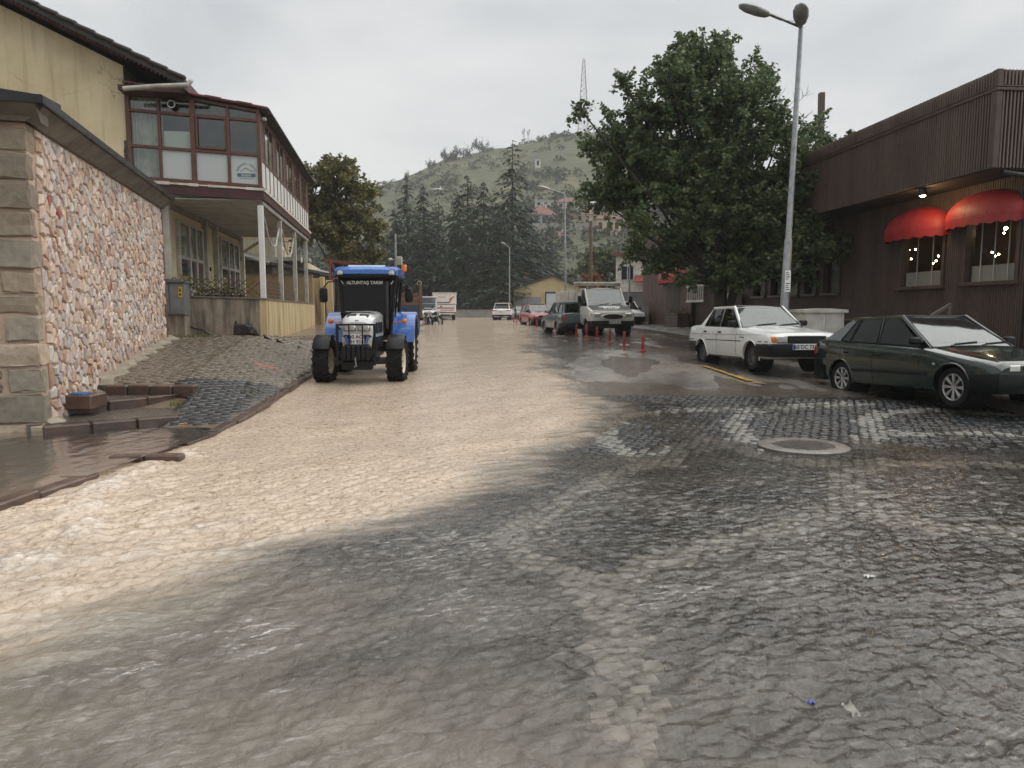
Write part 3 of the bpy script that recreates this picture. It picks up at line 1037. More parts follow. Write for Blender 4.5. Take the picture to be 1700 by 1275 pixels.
def voronoi_cells(seeds, bounds, k=18):
    S = np.array(seeds)
    cells = []
    x0, x1, y0, y1 = bounds
    for i, p in enumerate(S):
        d = np.hypot(*(S - p).T)
        nb = np.argsort(d)[1:k + 1]
        poly = [(x0, y0), (x1, y0), (x1, y1), (x0, y1)]
        for j in nb:
            q = S[j]
            m, nrm = (p + q) / 2, q - p
            out = []
            for a, b in zip(poly, poly[1:] + poly[:1]):
                da = (a[0] - m[0]) * nrm[0] + (a[1] - m[1]) * nrm[1]
                db = (b[0] - m[0]) * nrm[0] + (b[1] - m[1]) * nrm[1]
                if da <= 0: out.append(a)
                if (da < 0) != (db < 0) and da != db:
                    t = da / (da - db)
                    out.append((a[0] + (b[0] - a[0]) * t, a[1] + (b[1] - a[1]) * t))
            poly = out
            if len(poly) < 3: break
        cells.append(poly)
    return cells
seeds = []
gx_, gz_ = .128, .165
for i in range(int((WL - .5) / gx_)):
    for j in range(int(3.990 / gz_) + 1):
        s = .38 + i * gx_ + rnd.uniform(-.055, .055)
        z = .05 + j * gz_ + (i % 2) * .1 + rnd.uniform(-.07, .07)
        if rnd.random() < .10: continue
        if s < WL - .02 and z < 3.910: seeds.append((s, z / 1.25))
cells = voronoi_cells(seeds, (.22, WL - .03, -.1, 3.910 / 1.25))
stones = []
for (sx, sz), poly in zip(seeds, cells):
    sz *= 1.25
    poly = [(a, b * 1.25) for a, b in poly]
    if len(poly) < 3: continue
    gz = SWf(C0.x + WDIR.x * sx + .3, C0.y + WDIR.y * sx)
    if sz < max(gz, .0) + .12: continue
    cx_ = sum(a for a, b in poly) / len(poly); cz_ = sum(b for a, b in poly) / len(poly)
    # irregular outline: shrink for the joint, wobble, lean
    shr = rnd.uniform(.72, .90)
    pts = []
    for a, b in poly:
        jx, jz = rnd.uniform(-.011, .011), rnd.uniform(-.011, .011)
        pts.append((cx_ + (a - cx_) * shr + jx, cz_ + (b - cz_) * shr + jz))
    stones.append((sx, sz, cx_, cz_, pts))
stones.sort(key=lambda s: s[0] + rnd.uniform(0, .4))
def stone_solid(mb, cx_, cz_, pts, h):
    n = len(pts)
    tx, tz = rnd.uniform(-.06, .06), rnd.uniform(-.06, .06)
    r0 = [(a - cx_, .01, b - cz_) for a, b in pts]
    r1 = [(a - cx_, -h * .55, b - cz_) for a, b in pts]
    r2 = [((a - cx_) * .80, -h + tx * (a - cx_) + tz * (b - cz_), (b - cz_) * .80) for a, b in pts]
    return [r0, r1, r2], n
rest = MB(); rest.col = (1, 1, 1)
for i, (sx, sz, cx_, cz_, pts) in enumerate(stones):
    h = rnd.uniform(.02, .042)
    rr, n = stone_solid(None, cx_, cz_, pts, h)
    base = PAL[min(len(PAL) - 1, int(abs(rnd.gauss(0, .42)) * len(PAL)))] if rnd.random() < .62 else rnd.choice(PAL)
    if rnd.random() < .004: base = (.36, .10, .08)
    tn = rnd.uniform(.82, 1.16)
    c_ = tuple(min(.8, x * tn) for x in base)
    part = i < 290
    mb = MB() if part else rest
    mb.col = c_
    off = (0, 0, 0) if part else (cx_, 0, cz_)
    vs = [(p[0] + off[0], p[1] + off[1], p[2] + off[2]) for r_ in rr for p in r_]
    fs = [(k * n + a, k * n + (a + 1) % n, (k + 1) * n + (a + 1) % n, (k + 1) * n + a) for k in (0, 1) for a in range(n)] + [tuple(range(2 * n, 3 * n))]
    mb.add(vs, fs)
    if part:
        o = mb.build('stone', m_stone, sw)
        o.location = (cx_, 0, cz_)
kind(rest.build('rubble_stones', m_stone, sw), 'stuff')
# ashlar corner: blocks on the end face (facing the viewer) and quoins turning the corner
m_ashlar = pm('ashlar_stone', None, attr=True, scale=11, rough=.5, rough2=.8, bump=1.0, bscale=11)
z = -.25
row = 0
while z < 3.840:
    h = rnd.uniform(.26, .40)
    if z + h > 3.790: h = 3.890 - z
    qx = rnd.uniform(.20, .30) if row % 2 else rnd.uniform(.11, .18)
    yy_ = 0.0
    first = True
    while yy_ < 2.6:
        w = rnd.uniform(.40, .62) if first else rnd.uniform(.22, .55)
        tn = rnd.uniform(.7, 1.15)
        c_ = rnd.choice([(.36, .29, .21), (.27, .22, .16), (.44, .35, .26), (.22, .18, .135), (.31, .27, .21)])
        sub = h if (first or rnd.random() < .65) else h / 2
        zz = z
        while zz < z + h - .02:
            mb = MB(); mb.col = tuple(x * tn for x in c_)
            proud = rnd.uniform(.02, .05)
            if first:
                mb.box((0, 0, 0), (qx + proud, w - .03, sub - .03), .022)
                loc = (qx / 2 - proud / 2, yy_ + w / 2 - .03, zz + sub / 2)
            else:
                mb.box((0, 0, 0), (.16, w - .045, sub - .045), .03)
                loc = (.08 - proud, yy_ + w / 2, zz + sub / 2)
            me = mb.mesh('ashlar_block')
            bm = bmesh.new(); bm.from_mesh(me); bmesh.ops.subdivide_edges(bm, edges=bm.edges[:], cuts=1, use_grid_fill=True)
            for v in bm.verts:
                v.co += Vector((rnd.uniform(-.014, .014), rnd.uniform(-.016, .016), rnd.uniform(-.016, .016)))
            bm.to_mesh(me); bm.free()
            o = link_mesh('ashlar_block', me, m_ashlar, sw)
            o.location = loc
            zz += sub
        yy_ += w
        first = False
    z += h
    row += 1
# coping: sloping concrete slabs and a dark metal capping
m_conc = pm('stained_concrete', (.20, .175, .145), (.10, .088, .072), 2.5, .5, .75, .4, 18)
m_zinc = pm('dark_sheet_metal', (.035, .036, .038), (.02, .02, .021), 3, .28, .5, metal=.4)
ns = 11
for k in range(ns):
    a, b = -.12 + k * (WL + .2) / ns + .004, -.12 + (k + 1) * (WL + .2) / ns - .004
    mb = MB()
    mb.prism([(a, -.05, 3.930), (a, -.26, 4.110), (a, -.26, 4.160), (a, .5, 4.190), (a, .5, 3.930)], (b - a, 0, 0))
    mb.build('coping_slab', m_conc, sw)
for k in range(5):
    a, b = .6 + k * .6, 1.2 + k * .6 - .008
    mb = MB()
    mb.prism([(-.05, a - .8, 3.930), (-.26, a - .8, 4.110), (-.26, a - .8, 4.160), (.2, a - .8, 4.190), (.2, a - .8, 3.930)], (0, b - a, 0))
    mb.build('coping_slab', m_conc, sw)
mb = MB()
mb.prism([(-.30, -.31, 4.115), (-.30, -.31, 4.205), (-.30, .5, 4.290), (-.30, .5, 4.190), (-.30, -.285, 4.162), (-.30, -.285, 4.115)], (WL + .42, 0, 0))
mb.prism([(-.315, -.30, 4.110), (-.315, -.30, 4.210), (.4, -.30, 4.270), (.4, -.30, 4.180), (-.29, -.30, 4.155)], (0, 3.6, 0))
mb.build('metal_capping', m_zinc, sw)
mb = MB(); mb.bb(WL - .02, WL + .10, -.03, .5, .2, 3.930, .01)
mb.build('end_pier', pm('rust_brown_plaster', (.16, .085, .06), (.09, .055, .04), 4, .5, .7, .4, 20), sw)
# glazed canopy edge showing above the wall
ge = thing('glazed_canopy', 'glass canopy with a dark frame rising behind the wall coping', 'canopy', (C0.x, C0.y, 0), math.atan2(WDIR.y, WDIR.x))
mb = MB(); mb.prism([(2.2, .9, 4.240), (2.2, 4.190, 5.35), (2.2, 4.190, 5.32), (2.2, .9, 4.210)], (5.2, 0, 0)); mb.build('pane', m_winglass, ge)
mb = MB(); mb.bar((2.2, .85, 4.250), (7.4, .85, 4.250), .08, .08); mb.bar((2.2, .85, 4.250), (2.2, 4.190, 5.37), .07, .07)
for k in range(1, 6): mb.bar((2.2 + k, .85, 4.250), (2.2 + k, 4.190, 5.37), .05, .06)
mb.bb(2.2, 7.4, 4.4, 4.190, 3.990, 5.4)
mb.build('frame', m_darksteel, ge)

# ================================================================ YELLOW HOUSE WITH GLAZED BALCONY
HA = math.atan2(.16, .987)
HO = Vector((-6.75, 20.0, 0))
ht = thing('yellow_house', 'old yellow rendered house with a brown glazed balcony over a porch', 'house', HO, HA)
def HL(p):                                               # world -> house frame
    d = p - HO
    return Vector((d.x * cos(HA) + d.y * sin(HA), -d.x * sin(HA) + d.y * cos(HA), d.z))
t = NT('yellow_render')
c = t.ramp(t.noise(.9, 6, coord='Object'), (.3, (.54, .44, .26)), (.55, (.66, .56, .36)), (.75, (.72, .62, .43)))
cr = t.new('TexVoronoi', feature='DISTANCE_TO_EDGE'); cr.inputs['Scale'].default_value = .55
wp = t.new('VectorMath', operation='ADD')
t.l.new(t.coord('Object'), wp.inputs[0])
nz = t.new('TexNoise'); nz.inputs['Scale'].default_value = 2.0; nz.inputs['Detail'].default_value = 6
t.l.new(t.coord('Object'), nz.inputs['Vector'])
sc_ = t.new('VectorMath', operation='SCALE'); sc_.inputs['Scale'].default_value = .9; t.l.new(nz.outputs['Color'], sc_.inputs[0]); t.l.new(sc_.outputs[0], wp.inputs[1])
t.l.new(wp.outputs[0], cr.inputs['Vector'])
crk = t.math('MULTIPLY', t.ramp(cr.outputs['Distance'], (0, 1), (.012, 0)), t.ramp(t.noise(.5, 3), (.48, 0), (.58, .8)))
c = t.mix(crk, c, (.22, .17, .10))
dirt = t.ramp(t.noise(1.6, 6, stretch=(3, 3, .25)), (.5, 0), (.78, .55))
c = t.mix(dirt, c, (.27, .22, .13))
m_yellow = t.done(t.bsdf(c, .75, normal=t.bump(t.noise(12, 6), .35, .02)))
m_brown = pm('brown_window_frame', (.125, .048, .028), (.085, .032, .02), 6, .35, .55)
m_maroon = pm('maroon_metal', (.075, .018, .017), (.045, .013, .012), 4, .35, .6)
m_rooftile = pm('dark_roof', (.035, .028, .027), (.018, .016, .016), 2.5, .35, .6, .5, 16)
m_offwhite = pm('offwhite_paint', (.50, .49, .45), (.34, .33, .29), 3, .45, .65, .15, 18)
e0, e1 = HL(W(305, 131, 19.1)), HL(W(30, 1, 19.1))
slope = (e1.z - e0.z) / (e1.x - e0.x)
rz_ = lambda x: e0.z + (x - e0.x) * slope
XW = -3.38                                               # corner of the house wall
RX = -12.5                                               # ridge
# gable wall and street wall
mb = MB()
mb.prism([(XW, 0, -.5), (XW, 0, rz_(XW) - .33), (RX, 0, rz_(RX) - .33), (2 * RX - XW, 0, rz_(XW) - .33), (2 * RX - XW, 0, -.5)], (0, 11.5, 0))
mb.build('wall', m_yellow, ht)
mb = MB(); mb.bb(XW + .002, -2.70, .02, 10.3, .3, 4.62); mb.build('porch_wall', m_yellow, ht)
# main roof: two slopes with rolled tile edge
roof = empty('roof', parent=ht)
for sg in (1, -1):
    mb = MB()
    x0 = e0.x if sg > 0 else 2 * RX - e0.x
    mb.prism([(x0, -.62, e0.z - .02), (RX, -.62, rz_(RX) - .02), (RX, -.62, rz_(RX) - .16), (x0, -.62, e0.z - .16)], (0, 12.4, 0))
    mb.build('roof_slope', m_rooftile, roof)
nt = 26
L = (RX - e0.x)
mb = MB()
for k in range(nt):                                      # scalloped verge tiles
    a, b = e0.x + L * k / nt, e0.x + L * (k + 1) / nt
    lift = .03
    mb.bar((a + .05, -.63, rz_(a) + .02), (b, -.63, rz_(b) + .0), .16, .10, .03, up=(0, 0, 1))
mb.build('verge_tiles', m_rooftile, roof)
mb = MB()
for k in range(110):                                     # corrugated sheet underside
    a = e0.x + L * k / 110
    mb.tube([(a, -.57, rz_(a) - .175), (a, .02, rz_(a) - .175)], .033, 6)
mb.build('corrugated_edge', m_maroon, roof)
mb = MB()
mb.bb(XW + .02, e0.x - .05, -.5, 11.4, e0.z - .30, e0.z - .17); mb.bb(e0.x - .06, e0.x + .03, -.64, 11.6, e0.z - .27, e0.z + .03, .02)
mb.build('eave_box', m_maroon, roof)
mb = MB()
g0 = HL(W(205, 147, 18.75)); g1 = HL(W(312, 141, 18.75))
mb.tube([g0, g0.lerp(g1, .5) + Vector((0, 0, .015)), g1, g1 + Vector((.05, .03, .09)), g1 + Vector((.06, .1, .14))], .055, 10)
mb.build('gutter_pipe', m_offwhite, ht)
# damaged corner of the render
mb = MB()
for k in range(9):
    z = 5.1 + k * .11
    mb.box((XW + .0, -.012, z), (.10 + .10 * rnd.random(), .03, .10), .01)
mb.build('exposed_masonry', pm('broken_masonry', (.10, .075, .05), (.05, .04, .03), 6, .8, None, 1.0, 12), ht)

# ---- balcony
def sag(x): return -.045 * (x + 3.35)                    # the old balcony sags outward
bal = empty('balcony', parent=ht)
colx = [-3.35, -2.55, -1.72, -.83, -.03]
zr = [5.07, 5.90, 6.80]                                  # sill, middle rail, upper rail at the wall end
ztopf = lambda x: 7.42 + (x + 3.35) * (6.95 - 7.42) / 3.35
fr = MB()
for i, x in enumerate(colx):
    w = .13 if i == 2 else (.10 if i in (0, 4) else .075)
    xc = x + (w / 2 if i == 0 else (-w / 2 + .03 if i == 4 else 0))
    fr.bb(xc - w / 2, xc + w / 2, -.07, .03, zr[0] + sag(x) - .06, ztopf(x), .008)
for i in range(4):
    a, b = colx[i], colx[i + 1]
    wa, wb = (.10 if i == 0 else (.065 if i == 2 else .0375)), (.065 if i == 1 else (.07 if i == 3 else .0375))
    for j, z in enumerate(zr):
        hh = .11 if j == 0 else .075
        fr.bar((a + wa, -.022, z + sag(a)), (b - wb, -.022, z + sag(b)), .09, hh, .006)
    fr.bar((a + wa, -.022, ztopf(a) - .05), (b - wb, -.022, ztopf(b) - .05), .09, .08, .006)
# casement in the third bay
fr.bb(colx[2] + .08, colx[2] + .13, -.09, -.03, 5.90, 6.68, .005); fr.bb(colx[3] - .09, colx[3] - .04, -.09, -.03, 5.88, 6.66, .005)
fr.bar((colx[2] + .13, -.06, 5.90), (colx[3] - .09, -.06, 5.87), .06, .06, .005); fr.bar((colx[2] + .13, -.06, 6.70), (colx[3] - .09, -.06, 6.67), .06, .06, .005)
fr.build('window_frame', m_brown, bal)
m_fabric = pm('grey_curtain', (.66, .65, .60), (.48, .47, .42), 5, .8)
m_board = pm('white_board', (.62, .63, .60), (.54, .55, .53), 2, .5)
m_frost = glass_mat('frosted_glass', (.5, .52, .5), .03, 1.4, (.62, .66, .64), .72, .15)
zz = lambda j, x: ztopf(x) - .09 if j == 3 else zr[j] + sag(x)
for i in range(4):
    for j in range(3):
        a, b = colx[i] + .03, colx[i + 1] - .03
        frost = (j == 0)
        mb = MB()
        mb.prism([(a, -.012, zz(j, a) + .03), (b, -.012, zz(j, b) + .03), (b, -.012, zz(j + 1, b) - .03), (a, -.012, zz(j + 1, a) - .03)], (0, .006, 0))
        o = mb.build('pane', m_frost if (frost and i != 0) else m_winglass, bal)
# curtains: pleated sheet in the first bay, narrow ones elsewhere
def curtain(x0, x1, z0, z1, y=.14, pitch=.06, amp=.025, parent=None, mat=None):
    n = max(8, int((x1 - x0) / pitch * 8))
    xs_ = np.linspace(x0, x1, n)
    off = amp * np.sin(xs_ / pitch * 2 * np.pi) * (1 + .4 * np.sin(xs_ * 9))
    v = np.concatenate([np.stack([xs_ + .02 * np.sin(xs_ * 30), y + off * 1.3, np.full(n, z0)], 1), np.stack([xs_, y + off * .8, np.full(n, (z0 + z1) / 2)], 1), np.stack([xs_, y + off * .7, np.full(n, z1)], 1)])
    return np_mesh('curtain', v, grid_faces(3, n), mat or m_fabric, parent, smooth=True)
curtain(-3.28, -2.50, 5.12, 7.28, .16, .075, .03, bal)
curtain(-.78, -.08, 4.95, 5.75, .10, .05, .018, bal)
mb = MB(); mb.bb(-2.47, -1.80, .05, .08, 5.1, 6.32, .006); mb.build('white_board', m_board, bal)
mb = MB(); mb.bb(-1.40, -.90, .05, .08, 5.0, 5.80, .006); mb.build('white_board', m_board, bal)
mb = MB(); mb.bb(-3.3, -.06, .9, .96, 4.95, 7.0); mb.bb(-3.3, -.06, .02, .9, 4.93, 4.96)
mb.build('back_partition', pm('dim_partition', (.12, .11, .10), (.08, .075, .07), 2, .8), bal)
# round vent pipe through the broken pane
mb = MB(); mb.tube([(-2.28, .35, 7.12), (-2.22, -.02, 7.02), (-2.18, -.2, 6.94)], .075, 12, caps=False); mb.tube([(-2.22, -.02, 7.02), (-2.18, -.199, 6.94)], .068, 12)
mb.build('vent_pipe', m_black, bal)
mb = MB(); mb.lathe([(.075, 0), (.085, -.012), (.10, -.012), (.10, .01)], (-2.185, -.19, 6.95), 'Y', 14); mb.build('vent_collar', m_white, bal)
# sticker: faint arched lettering, a roof line and a blue band
stk = srgb(96, 112, 118)
m_stk = pm('faded_sticker', stk, tuple(x * .9 for x in stk), 5, .5)
m_stkb = pm('blue_sticker', (.07, .14, .19), (.06, .12, .16), 5, .4)
cxs, czs = -.40, 5.30
for i, ch in enumerate('BARBERS HOUSE'):
    th = R(164 - i * 12.4)
    if ch != ' ':
        text(ch, .085, m_stk, bal, (cxs + .24 * cos(th), -.018, czs + .24 * sin(th) - .02), (R(90), -(th - R(90)), 0), .0005)
mb = MB()
mb.bar((cxs - .15, -.018, czs + .02), (cxs - .02, -.018, czs + .12), .014, .002, 0, (0, 1, 0)); mb.bar((cxs - .02, -.018, czs + .12), (cxs + .17, -.018, czs + .01), .016, .002, 0, (0, 1, 0))
mb.bb(cxs - .10, cxs + .10, -.019, -.017, czs - .035, czs - .028)
mb.build('sticker_drawing', m_stk, bal)
mb = MB(); mb.bb(cxs - .24, cxs - .14, -.019, -.016, czs - .12, czs - .03); mb.bb(cxs + .11, cxs + .23, -.019, -.016, czs - .12, czs - .03)
mb.bb(cxs - .14, cxs + .11, -.019, -.017, czs - .12, czs - .108); mb.bb(cxs - .14, cxs + .11, -.019, -.017, czs - .042, czs - .03)
mb.build('sticker_band', m_stkb, bal)
text('HOTEL', .075, m_stk, bal, (cxs - .01, -.018, czs - .077), (R(90), 0, 0), .0005)
text('CAFE RESTAURANT', .042, m_stk, bal, (cxs, -.018, czs - .165), (R(90), 0, 0), .0005)
# street side: mullions, glass above, white panels below
BL = 11.0
zs0, zs1, zs2 = 4.92, 5.68, 6.86
fr = MB()
nm_ = 16
for k in range(nm_ + 1):
    y = .03 + (BL - .06) * k / nm_
    fr.bb(-.065, -.012, y - .03, y + .03, zs0, zs2, .005)
for z, h in ((zs0, .08), (zs1, .08), (zs2 - .02, .10)):
    fr.bb(-.055, -.004, .0, BL, z - h / 2, z + h / 2, .005)
fr.build('side_frame', m_brown, bal)
m_sidewood = pm('dark_red_wood', (.085, .034, .026), (.05, .022, .018), 4, .5, .7)
for k in range(nm_):
    y0, y1 = .06 + (BL - .06) * k / nm_, (BL - .06) * (k + 1) / nm_
    mb = MB(); mb.bb(-.038, -.028, y0, y1, zs0 + .04, zs1 - .04); mb.build('white_panel', m_board, bal)
    mb = MB(); mb.bb(-.036, -.030, y0, y1, zs1 + .04, zs2 - .07)
    mb.build('side_pane' if k % 3 else 'wood_panel', m_winglass if k % 3 else m_sidewood, bal)
curtain(.6, 10.6, 5.7, 6.8, .0, .12, .03, bal).matrix_local = Matrix.Rotation(R(90), 4, 'Z') @ Matrix.Translation((0, .16, 0))
# balcony roof sheet, sagging, with a red rim
mb = MB()
mb.prism([(-3.36, -.16, 7.50), (.22, -.16, 6.98), (.22, -.16, 6.92), (-3.36, -.16, 7.44)], (0, BL + .4, 0))
mb.build('balcony_roof', m_rooftile, bal)
mb = MB()
for k in range(9):
    a, b = -3.3 + k * .39, -3.3 + (k + 1) * .39
    za, zb = 7.47 - (a + 3.3) * .1455, 7.47 - (b + 3.3) * .1455
    mb.bar((a, -.17, za + .02 * (k % 2)), (b + .02, -.17, zb + .02 * (k % 2)), .05, .06, .01)
mb.build('roof_rim', pm('red_rim', (.20, .035, .03), (.09, .02, .02), 5, .35, .5), bal)
mb = MB()
for k in range(42):
    y = -.1 + k * .27
    mb.bar((.1, y, 6.955), (.27, y, 6.93), .2, .05, .012)
mb.build('eave_tiles', m_rooftile, bal)
# security lamp at the corner
mb = MB(); mb.box((.10, .05, 6.72), (.10, .14, .08), .02); mb.tube([(.0, .05, 6.72), (.08, .05, 6.72)], .02); mb.build('flood_lamp', m_offwhite, ht)
# fascia, peeling strip and porch ceiling
mb = MB(); mb.prism([(-3.0, -.09, 4.95), (.04, -.09, 4.82), (.04, -.09, 4.57), (-3.0, -.09, 4.70)], (0, .05, 0)); mb.bb(-.02, .035, -.03, BL, 4.60, 4.86)
mb.build('fascia', m_maroon, bal)
mb = MB()
for k in range(14):
    a, b = -3.3 + k * .24, -3.3 + (k + 1) * .24
    h = rnd.uniform(.03, .09)
    mb.bar((a, -.11, 4.985 - .043 * (a + 3.3)), (b, -.11, 4.985 - .043 * (b + 3.3)), .03, h, .006)
mb.bb(.036, .075, 0, BL, 4.80, 4.87)
mb.build('peeling_strip', m_whitedirty, bal)
nb_ = 30
for k in range(nb_):
    y0 = .0 + 10.2 * k / nb_
    mb = MB(); mb.bb(-3.3, -.06, y0 + .014, y0 + 10.2 / nb_ - .014, 4.56 + rnd.uniform(-.006, .006), 4.60, .004)
    mb.build('ceiling_board', m_offwhite, bal)
mb = MB(); mb.bb(-3.3, -.05, -.02, 10.4, 4.62, 4.66); mb.bb(-2.75, -2.6, .0, 10.3, 4.42, 4.56, .01); mb.bb(-.12, .0, .06, 10.6, 4.44, 4.56, .01)
mb.build('ceiling_deck', pm('grey_deck', (.26, .25, .22), (.18, .17, .15), 3, .7), bal)
# porch posts
for y in (.05, 3.3, 6.7, 10.1):
    mb = MB(); mb.bb(-.155, -.01, y - .06, y + .06, 1.85, 4.44, .012); mb.build('post', m_offwhite if y > 1 else m_white, ht)
mb = MB(); mb.bar((-2.6, 10.2, 3.9), (-1.7, 10.2, 4.5), .10, .10); mb.bb(-2.69, -2.50, 10.1, 10.3, .8, 4.5)
mb.build('brace', m_whitedirty, ht)
# glazed doors of the porch wall
for (ya, yb) in ((1.6, 4.2), (6.7, 9.75)):
    dr = empty('glazed_door', parent=ht)
    mb = MB(); mb.bb(-2.715, -2.690, ya, yb, 1.2, 4.15); mb.build('dark_opening', pm('dim_room', (.06, .05, .04), (.035, .03, .025), 1.5, .9), dr)
    mb = MB()
    for y in (ya, ya + (yb - ya) * .42, ya + (yb - ya) * .7, yb):
        mb.bb(-2.70, -2.60, y - .07, y + .07, 1.2, 4.2, .008)
    for z in (1.25, 2.2, 3.15, 4.18):
        mb.bb(-2.698, -2.605, ya, yb, z - .05, z + .05, .008)
    mb.build('door_frame', m_offwhite, dr)
    for k in range(3):
        q0 = (0, .42, .7, 1)[k]; q1 = (0, .42, .7, 1)[k + 1]
        mb = MB(); mb.bb(-2.652, -2.646, ya + (yb - ya) * q0 + .07, ya + (yb - ya) * q1 - .07, 1.3, 4.12)
        mb.build('door_pane', m_winglass, dr)
        c_ = curtain(ya + (yb - ya) * q0 + .1, ya + (yb - ya) * q1 - .1, 3.2, 4.1, .0, .1, .02, dr); c_.matrix_local = Matrix.Rotation(R(90), 4, 'Z') @ Matrix.Translation((0, 2.672, 0))
for (ya, yb) in ((.35, .55), (4.45, 4.62), (5.9, 6.1)):
    mb = MB(); mb.bb(-2.70, -2.54, ya, yb, .8, 4.5, .01); mb.build('pilaster', m_offwhite, ht)
mb = MB(); mb.box((-2.67, 5.3, 3.0), (.04, .09, .14), .01); mb.build('switch_box', m_black, ht)
mb = MB(); mb.bb(-2.7, -.1, .15, 10.3, 1.0, 1.25); mb.build('porch_floor', m_conc, ht)
# swag of white cloth between the posts, with hanging bulbs
for (ya, yb) in ((.1, 3.25), (3.35, 6.6)):
    mb = MB(); pts = []
    for k in range(13):
        s = k / 12
        pts.append((-.07 + .02 * math.sin(k), ya + (yb - ya) * s, 4.30 - .85 * math.sin(math.pi * s) * (.6 + .5 * s) - .10 * s))
    mb.tube(pts, [.012 + .022 * abs(math.sin(k * 1.3)) for k in range(13)], 7)
    mb.build('cloth_swag', m_offwhite, ht)
for y in (4.6, 7.6, 9.6):
    mb = MB(); mb.tube([(-.2, y, 3.72), (-.2, y, 3.95)], .008, 5); mb.tube([(-.2, y, 3.52), (-.2, y, 3.58), (-.2, y, 3.70), (-.2, y, 3.73)], [.04, .055, .05, .02], 10)
    mb.build('hanging_lamp', m_white, ht)

# ---- low wall in front of the porch
lw = thing('low_wall', 'low stained concrete wall in front of the porch, pale yellow on its street side', 'wall', HO, HA)
t = NT('stained_render')
c = t.ramp(t.noise(1.4, 6), (.3, (.14, .112, .082)), (.5, (.27, .22, .165)), (.7, (.38, .315, .24)))
c = t.mix(t.ramp(t.noise(2.4, 5, stretch=(2.2, 2.2, .2)), (.47, 0), (.66, .85)), c, (.05, .045, .034))
sep = t.new('SeparateXYZ'); t.l.new(t.coord('Object'), sep.inputs[0])
m_stain = t.done(t.bsdf(c, t.ramp(t.noise(2, 4), (.3, .4), (.7, .75)), normal=t.bump(t.noise(14, 5), .5, .02)))
t = NT('streaked_yellow')
c = t.ramp(t.noise(2, 5, stretch=(3, 3, .3)), (.3, (.44, .33, .16)), (.6, (.62, .50, .28)))
c = t.mix(t.ramp(t.noise(2.2, 6, stretch=(2.5, 2.5, .22)), (.47, 0), (.66, .85)), c, (.17, .135, .08))
m_streak = t.done(t.bsdf(c, .6, normal=t.bump(t.noise(16, 4), .3, .02)))
mb = MB()
mb.prism([(-2.95, -.05, .2), (.0, -.05, .2), (.0, -.05, 1.90), (-2.95, -.05, 2.0)], (0, .20, 0)); mb.build('front_face', m_stain, lw)
mb = MB(); mb.prism([(.004, -.052, .2), (.004, 12.2, .2), (.004, 12.2, 1.88), (.004, -.052, 1.90)], (-.18, 0, 0))
sd = mb.build('street_face', m_streak, lw)
mb = MB(); mb.prism([(-2.98, -.08, 2.0), (.03, -.08, 1.90), (.03, -.08, 1.94), (-2.98, -.08, 2.04)], (0, .26, 0)); mb.bb(-.20, .03, .18, 12.25, 1.885, 1.925)
mb.build('wall_cap', m_conc, lw)
mb = MB()                                                # long crack and black scorch
cr_ = [(-2.9, 1.45), (-2.7, 1.30), (-2.4, 1.26), (-2.1, 1.22), (-1.9, 1.12), (-1.7, 1.08), (-1.55, .97), (-1.4, .92), (-.9, .88), (-.3, .85)]
for (a, b), (c_, d_) in zip(cr_[:-1], cr_[1:]):
    mb.bar((a, -.051, b), (c_, -.051, d_), .012, .022 + .012 * rnd.random(), 0)
mb.build('crack', m_print, lw)
mb = MB(); mb.prism([(-.92, -.053, .80), (-.72, -.053, .80), (-.79, -.053, 1.25), (-.80, -.053, 1.32), (-.84, -.053, 1.32), (-.86, -.053, 1.2)], (0, .004, 0)); mb.build('drain_slot', m_print, lw)
# trellis on the wall
tr = thing('trellis', 'expanding brown wooden trellis standing along the low porch wall', 'trellis', HO, HA)
m_lath = pm('trellis_lath', (.13, .085, .05), (.075, .05, .03), 6, .6)
for k in range(15):
    x = -3.0 + k * .21
    for s in (1, -1):
        xa, xb = (x, x + .62) if s > 0 else (x + .62, x)
        if xb > -.02 or xa > -.02: continue
        zt_ = 2.48 - .004 * k + rnd.uniform(-.03, .03)
        mb = MB(); mb.bar((xa, .04 + .008 * s, 1.94), (xb, .04 + .008 * s, zt_), .024, .007, 0, (0, 1, 0)); mb.build('lath', m_lath, tr)
for k in range(30):
    y = .1 + k * .22
    for s in (1, -1):
        ya, yb = (y, y + .62) if s > 0 else (y + .62, y)
        mb = MB(); mb.bar((-.10 + .008 * s, ya, 1.92), (-.10 + .008 * s, yb, 2.50 - (.18 if k > 16 else 0)), .024, .007, 0, (1, 0, 0)); mb.build('lath', m_lath, tr)
# climbing leaves and pot plants on the wall
m_ivy = leaf_mat('ivy_leaf', (.07, .10, .03), (.14, .17, .04), (.30, .30, .06))
def leaf_quads(P, size, droop=.4, aspect=.55, up=None):
    n = len(P)
    P = np.asarray(P, float)
    th = rng.uniform(0, 2 * np.pi, n)
    el = rng.normal(-droop, .5, n)
    d = np.stack([np.cos(th) * np.cos(el), np.sin(th) * np.cos(el), np.sin(el)], 1)
    r = rng.normal(0, 1, (n, 3)); s_ = np.cross(d, r); s_ /= np.linalg.norm(s_, axis=1, keepdims=True) + 1e-9
    L = np.asarray(size) * rng.uniform(.7, 1.35, n)
    nrm = np.cross(d, s_)
    a = P; b = P + d * (L * .5)[:, None] + s_ * (L * aspect * .5)[:, None] + nrm * (L * .06)[:, None]
    c = P + d * L[:, None]; e = P + d * (L * .5)[:, None] - s_ * (L * aspect * .5)[:, None] + nrm * (L * .06)[:, None]
    V = np.stack([a, b, c, e], 1).reshape(-1, 3)
    return V, np.arange(n * 4).reshape(n, 4)
ivy = thing('climbing_plant', 'sparse climbing plant with yellowing leaves on the porch trellis', 'plant', HO, HA)
